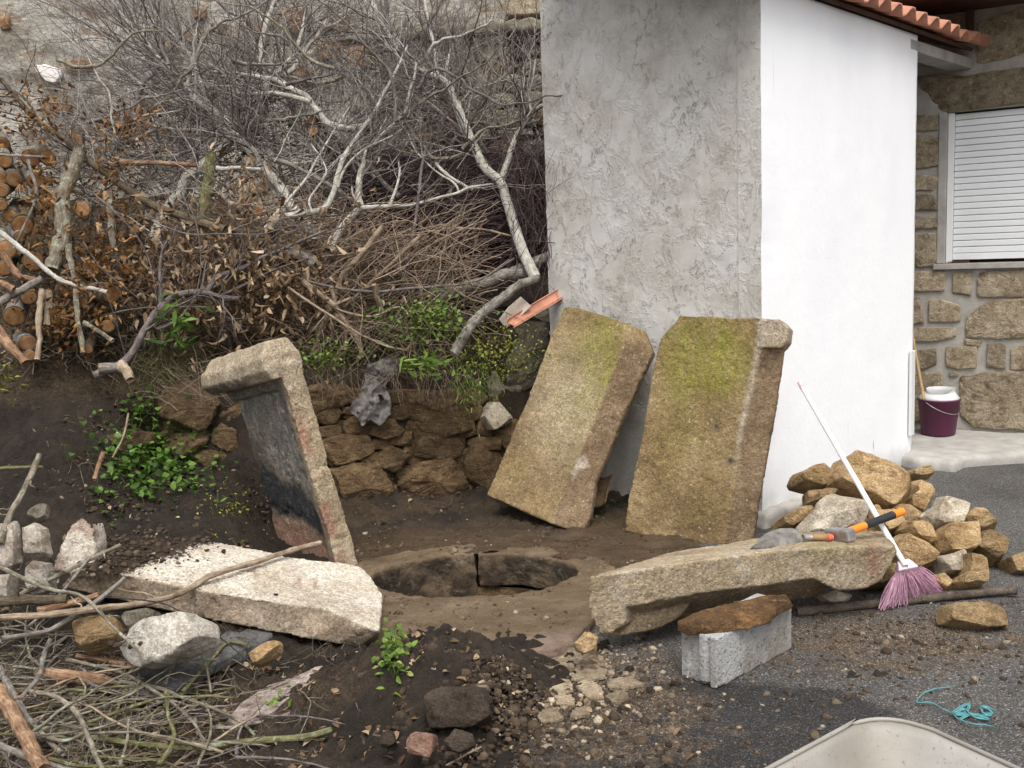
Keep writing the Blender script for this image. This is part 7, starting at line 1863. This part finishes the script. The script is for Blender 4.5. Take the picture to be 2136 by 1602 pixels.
FS = [('white mortar lump with dark soil on its top, lying on slate', [(243, 1330), (261, 1314), (334, 1288), (392, 1277), (406, 1288), (431, 1302), (432, 1344), (377, 1366), (305, 1393), (270, 1388), (243, 1366)], 3.46, 0.17, M_CHALK, (-0.25, 0.35), 0.4),
      ('brown rough stone left of the white mortar lump', [(154, 1302), (186, 1279), (247, 1292), (262, 1310), (246, 1332), (174, 1350), (152, 1336)], 3.6, 0.14, M_RUBBLE, (0, 0.8), 0.4),
      ('grey stone wedged between white lump and fallen slab', [(255, 1284), (319, 1274), (340, 1285), (300, 1312), (262, 1315)], 3.62, 0.12, M_GREYSTONE, (0, 0.8), 0.4),
      ('ochre stone under the lower end of the slate', [(520, 1363), (560, 1340), (582, 1332), (583, 1354), (540, 1384), (524, 1382)], 3.62, 0.12, M_RUBBLE, (0, 0.6), 0.4),
      ('upright whitish brick at the left edge, second from the edge', [(46, 1100), (66, 1092), (88, 1104), (98, 1162), (60, 1166), (50, 1150)], 3.85, 0.10, M_BRICKOLD, (0, 0.1), 0.3),
      ('upright whitish brick cut by the left edge of the photograph', [(-10, 1098), (24, 1088), (32, 1120), (34, 1180), (-10, 1184)], 3.8, 0.10, M_BRICKOLD, (0, 0.1), 0.3),
      ('lower brick with dark soil below the second whitish one', [(58, 1170), (96, 1176), (108, 1236), (60, 1240)], 3.78, 0.10, M_BRICKOLD, (0, 0.1), 0.3),
      ('reddish brick lying at the left edge behind the thick dark stick', [(-10, 1200), (22, 1196), (26, 1250), (-10, 1252)], 3.75, 0.10, M_BRICKOLD, (0, 0.2), 0.3),
      ('flat grey stone lying on the soil above the whitish bricks', [(55, 1078), (68, 1056), (100, 1050), (96, 1076), (75, 1086)], 4.0, 0.06, M_GREYSTONE, (0, 0.8), 0.4),
      ('big flat-faced clod of earth in front of the soil mound', [(882, 1484), (891, 1446), (923, 1432), (1013, 1434), (1026, 1465), (1020, 1505), (966, 1518), (894, 1516)], 3.14, 0.20, M_CLOD, (0, 0.3), 0.42),
      ('reddish stone below the big clod at the bottom', [(850, 1542), (868, 1526), (908, 1535), (912, 1554), (894, 1580), (850, 1572)], 2.95, 0.09, M_REDST, (0, 0.5), 0.4),
      ('brown clod right of the reddish stone at the bottom', [(924, 1540), (950, 1522), (985, 1528), (992, 1555), (960, 1570), (930, 1562)], 2.95, 0.10, M_CLOD, (0, 0.5), 0.45),
      ('square brown clod left of the soil mound', [(746, 1402), (790, 1398), (788, 1432), (755, 1442), (744, 1428)], 3.42, 0.08, M_CLOD, (0, 0.4), 0.42),
      ('grey clod beside the orange wood splinter', [(795, 1530), (818, 1522), (826, 1548), (806, 1562), (792, 1552)], 3.0, 0.08, M_CLOD, (0, 0.5), 0.45),
      ('sandy stone stuck under the left end of the propped slab', [(1198, 1338), (1222, 1316), (1250, 1326), (1244, 1356), (1218, 1362), (1200, 1354)], 3.68, 0.10, M_RUBBLE, (0, 0.4), 0.4)]
for i, (lab, pts, d, th, mt, tilt, e) in enumerate(FS):
    stone_px('clod' if 'clod' in lab else ('brick' if 'brick' in lab else 'stone'), pts, d, mt, thick=th, tilt=tilt, seed=1500 + i, label=lab, cat='clod' if 'clod' in lab else ('brick' if 'brick' in lab else 'stone'), e=min(e, 0.3), nt=72, nf=24, rough=0.045, freq=12, facets=8, ragged=0.08)
def flat_stone(name, pts, z, th, mt, lab, cat, seed, group=None, ragged=0.05, tilt=(0, 0), rough=0.03):
    n = unit(np.array([tilt[0], tilt[1], 1.0]))
    o = ground(np.mean([p[0] for p in pts]), np.mean([p[1] for p in pts]), z)
    V, Fa = stone_geo([on_plane(x, y, o, n) for x, y in pts], n, th * 0.5, th * 0.5, e=0.22, nt=72, nf=14, rough=rough, seed=seed, freq=16, facets=0, ragged=ragged)
    return put(name, V, Fa, mt, smooth=False, label=lab, cat=cat, group=group)
flat_stone('slate', [(330, 1310), (435, 1296), (560, 1318), (572, 1330), (560, 1344), (517, 1362), (435, 1402), (377, 1445), (330, 1462), (280, 1452), (270, 1410)], 0.085, 0.045, M_SLATE, 'smooth dark grey slate slab sticking out under the fallen slab', 'slate', 61, tilt=(0.08, -0.05))
flat_stone('paving_slab', [(478, 1510), (500, 1478), (560, 1440), (620, 1420), (670, 1396), (722, 1406), (718, 1428), (650, 1458), (604, 1474), (560, 1500), (500, 1520)], 0.045, 0.04, M_PINKGR, 'pinkish granite slab half buried left of the soil mound', 'paving slab', 62)
FL = [[(1088, 1392), (1110, 1372), (1129, 1358), (1150, 1352), (1178, 1368), (1182, 1392), (1140, 1412), (1100, 1410)], [(1178, 1352), (1200, 1350), (1232, 1358), (1240, 1378), (1213, 1388), (1185, 1372)], [(1190, 1402), (1210, 1392), (1232, 1387), (1260, 1400), (1258, 1412), (1219, 1420), (1196, 1416)],
      [(1206, 1428), (1232, 1424), (1248, 1434), (1255, 1456), (1232, 1458), (1214, 1444)], [(1272, 1425), (1292, 1418), (1314, 1417), (1337, 1430), (1306, 1436), (1280, 1436)], [(1268, 1452), (1285, 1444), (1301, 1443), (1311, 1459), (1291, 1470), (1276, 1464)],
      [(1193, 1492), (1206, 1480), (1219, 1476), (1230, 1486), (1226, 1494)], [(1095, 1416), (1130, 1414), (1150, 1420), (1146, 1444), (1110, 1440)], [(1152, 1424), (1186, 1420), (1192, 1440), (1166, 1452)], [(1100, 1446), (1140, 1450), (1150, 1470), (1110, 1472)], [(1158, 1456), (1190, 1452), (1198, 1470), (1170, 1478)], [(1120, 1484), (1160, 1480), (1170, 1500), (1130, 1506)]]
FLAB = ['largest sandy mortar flake, against the pinkish rim edge', 'sandy mortar flake under the left end of the propped slab', 'broad curved sandy flake second from the propped slab', 'small triangular sandy flake in the middle of the scatter', 'long brown sandy flake nearest the concrete block', 'round sandy flake below the long brown one',
        'smallest pale flake at the front of the scatter', 'thick flake below the largest sandy one', 'sandy flake beside the small triangular one on its left', 'flake at the edge of the dark soil mound', 'thin flake between mound and smallest pale flake', 'sandy flake lowest on the left of the scatter']
for i, pts in enumerate(FL):
    ctr = np.mean(pts, 0); pts = [tuple(ctr + (np.array(q_) - ctr) * 1.2) for q_ in pts]
    flat_stone('mortar_flake', pts, 0.008, 0.013, M_SANDY, FLAB[i], 'flake', 1600 + i, group='sandy mortar flakes before the well', ragged=0.34, rough=0.018, tilt=(0.05 * math.sin(i * 2), 0.05 * math.cos(i * 3)))

# loose crumbs of soil and grit
def crumbs(name, pts, size, mat, lab, cat, rr, n=None):
    K = len(pts)
    g = (1 + 5 ** 0.5) / 2
    base = np.array([[-1, g, 0], [1, g, 0], [-1, -g, 0], [1, -g, 0], [0, -1, g], [0, 1, g], [0, -1, -g], [0, 1, -g], [g, 0, -1], [g, 0, 1], [-g, 0, -1], [-g, 0, 1]]) / 1.9
    Fq = np.array([[0, 11, 5], [0, 5, 1], [0, 1, 7], [0, 7, 10], [0, 10, 11], [1, 5, 9], [5, 11, 4], [11, 10, 2], [10, 7, 6], [7, 1, 8], [3, 9, 4], [3, 4, 2], [3, 2, 6], [3, 6, 8], [3, 8, 9], [4, 9, 5], [2, 4, 11], [6, 2, 10], [8, 6, 7], [9, 8, 1]])
    B = base[None] * (1 + rr.normal(0, 0.22, (K, 12, 1))) * np.stack([rr.uniform(0.7, 1.4, K), rr.uniform(0.7, 1.4, K), rr.uniform(0.5, 1.0, K)], 1)[:, None]
    a = rr.uniform(0, 6.28, K); c, s_ = np.cos(a), np.sin(a)
    X = B[:, :, 0] * c[:, None] - B[:, :, 1] * s_[:, None]; Y = B[:, :, 0] * s_[:, None] + B[:, :, 1] * c[:, None]
    B = np.stack([X, Y, B[:, :, 2]], -1) * size[:, None, None]
    V = (pts[:, None] + B).reshape(-1, 3)
    F_ = (Fq[None] + (np.arange(K) * 12)[:, None, None]).reshape(-1, 3)
    return put(name, V, [F_], mat, smooth=True, attrs={'rnd': np.repeat(rr.uniform(0, 1, K), 12)}, kind='stuff', label=lab, cat=cat)
def crumb_mat(name, stops):
    m = Mat(name)
    c = m.ramp(m.attr('rnd'), stops)
    c = m.mix(1.0, c, m.ramp(m.noise(90, 3, 0.7, m.pos), [(0.3, 0.6), (0.7, 1.3)]), 'MULTIPLY')
    return m.done(c, m.bump(m.noise(200, 3, 0.7, m.pos), 0.6, 0.004), 0.95)
M_CRUMB = crumb_mat('soil_crumb', [(0.0, (0.022, 0.014, 0.009)), (0.5, (0.05, 0.034, 0.022)), (0.9, (0.085, 0.058, 0.037)), (0.98, (0.16, 0.12, 0.08)), (1.0, (0.36, 0.31, 0.25))])
M_GRIT = crumb_mat('brown_grit', [(0.0, (0.035, 0.024, 0.015)), (0.6, (0.085, 0.060, 0.040)), (0.9, (0.15, 0.11, 0.075)), (1.0, (0.32, 0.27, 0.20))])
M_SANDC = crumb_mat('sand_crumb', [(0.0, (0.14, 0.105, 0.07)), (0.6, (0.27, 0.21, 0.145)), (1.0, (0.42, 0.35, 0.26))])
rc = np.random.default_rng(17)
def scatter(n, cx, cy, sx, sy, uni=False):
    x = cx + (rc.uniform(-1, 1, n) if uni else rc.normal(0, 1, n)) * sx
    y = cy + (rc.uniform(-1, 1, n) if uni else rc.normal(0, 1, n)) * sy
    z = np.maximum(height(x, y)[0], 0.0)
    return np.stack([x, y, z], 1)
P = np.concatenate([scatter(8200, MOUND[0], MOUND[1], 0.30, 0.28), scatter(2200, MOUND[0] + 0.1, MOUND[1] - 0.35, 0.35, 0.25), scatter(7000, -2.3, 5.2, 1.2, 0.75, True), scatter(2600, -1.5, 4.75, 0.35, 0.25), scatter(2500, -1.2, 3.2, 0.5, 0.3), scatter(3600, -0.35, 5.95, 0.75, 0.3, True), scatter(900, -0.9, 5.5, 0.25, 0.3), scatter(900, 0.5, 5.6, 0.4, 0.25)])
P = P[((P[:, 0] - WELL_C[0]) / 0.8) ** 2 + ((P[:, 1] - WELL_C[1]) / 0.62) ** 2 > 1]
crumbs('soil_crumbs', P, rc.gamma(1.5, 0.0036, len(P)).clip(0.002, 0.024), M_CRUMB, 'loose dark crumbs of earth on the mound and the bank', 'soil', rc)
P = np.concatenate([scatter(1500, 1.45, 3.75, 0.42, 0.26), scatter(350, 0.35, 3.25, 0.4, 0.35), scatter(500, 1.3, 3.5, 0.9, 0.6, True), scatter(600, 0.1, 3.45, 0.25, 0.2), scatter(700, -0.3, 5.6, 0.5, 0.35)])
P = P[((P[:, 0] - WELL_C[0]) / 0.8) ** 2 + ((P[:, 1] - WELL_C[1]) / 0.62) ** 2 > 1]
P[:, 2] += 0.002
crumbs('grit', P, rc.gamma(1.3, 0.0028, len(P)).clip(0.0015, 0.017), M_GRIT, 'brown crumbs and grit strewn over the asphalt', 'grit', rc)
P = np.concatenate([scatter(900, 0.17, 3.45, 0.16, 0.2), scatter(350, 0.12, 3.75, 0.2, 0.1), scatter(90, 0.35, 3.4, 0.2, 0.2)])
crumbs('mortar_crumbs', P, rc.gamma(1.4, 0.0035, len(P)).clip(0.002, 0.018), M_SANDC, 'pale sandy crumbs of mortar strewn round the flakes', 'mortar', rc)
# crumbs and flakes of soil lying on the fallen slab and the white lump
q = []
for _ in range(2400):
    x = rc.uniform(180, 640); y = rc.uniform(1120, 1200 + (x - 180) * 0.14)
    lim = np.interp(x, [120, 200, 260, 340, 430, 540], [1215, 1192, 1172, 1150, 1122, 1090])
    if rc.random() < math.exp(-max(0, y - lim) / 12.0) + 0.008: q.append(on_plane(x, y, o4 + n4 * 0.004, n4))
wl_o = at(335, 1315, 3.42)
for _ in range(260):
    x = rc.normal(325, 42); y = 1318 - (x - 325) * 0.27 + rc.normal(0, 9)
    q.append(at(x, y, 3.47 - (y - 1318) * 0.002))
q = np.array(q)
crumbs('slab_soil', q, rc.gamma(1.4, 0.0034, len(q)).clip(0.0015, 0.016), M_CRUMB, 'dark soil crumbs lying on the fallen slab', 'soil', rc)
# grit and bits of dirt lying on the well rim
bpy.context.view_layer.update()
dg = bpy.context.evaluated_depsgraph_get()
q = []
for _ in range(1500):
    a, k = rc.uniform(0, 2 * math.pi), rc.uniform(1.02, 2.0)
    x, y = WELL_C[0] + WELL_A * k * math.cos(a), WELL_C[1] + WELL_B * k * math.sin(a) * 1.1
    if vnoise(np.array([[x * 5, y * 5, 3.0]]), 4)[0] < -0.1: continue
    hit, loc, nor_, _i, ob_, _m = SC.ray_cast(dg, Vector((x, y, 0.12)), Vector((0, 0, -1)))
    if hit and loc.z > -0.01 and (ob_.name.startswith('rim_stone') or ob_.name.startswith('soil_bank')): q.append(tuple(loc))
q = np.array(q)
crumbs('rim_grit', q, rc.gamma(1.2, 0.0030, len(q)).clip(0.0012, 0.015), M_GRIT, 'grit and clots of mud lying on the well rim', 'grit', rc)
# fallen leaves and bark chips as ground litter
P = np.concatenate([scatter(200, -2.3, 5.2, 1.1, 0.7, True), scatter(420, -0.9, 3.2, 0.5, 0.4), scatter(500, -0.9, 6.55, 0.9, 0.25), scatter(160, MOUND[0], MOUND[1] - 0.1, 0.5, 0.4)])
P = P[((P[:, 0] - WELL_C[0]) / 0.85) ** 2 + ((P[:, 1] - WELL_C[1]) / 0.7) ** 2 > 1]
P[:, 2] += 0.02
leaves_at('leaf_litter', P, 0.035, 0.018, M_DEADTAN, rc, 0.6, 0.0, fold=0.6, curl=0.3, kind='stuff', label='dry leaves and bark chips littering the soil', cat='leaf litter')
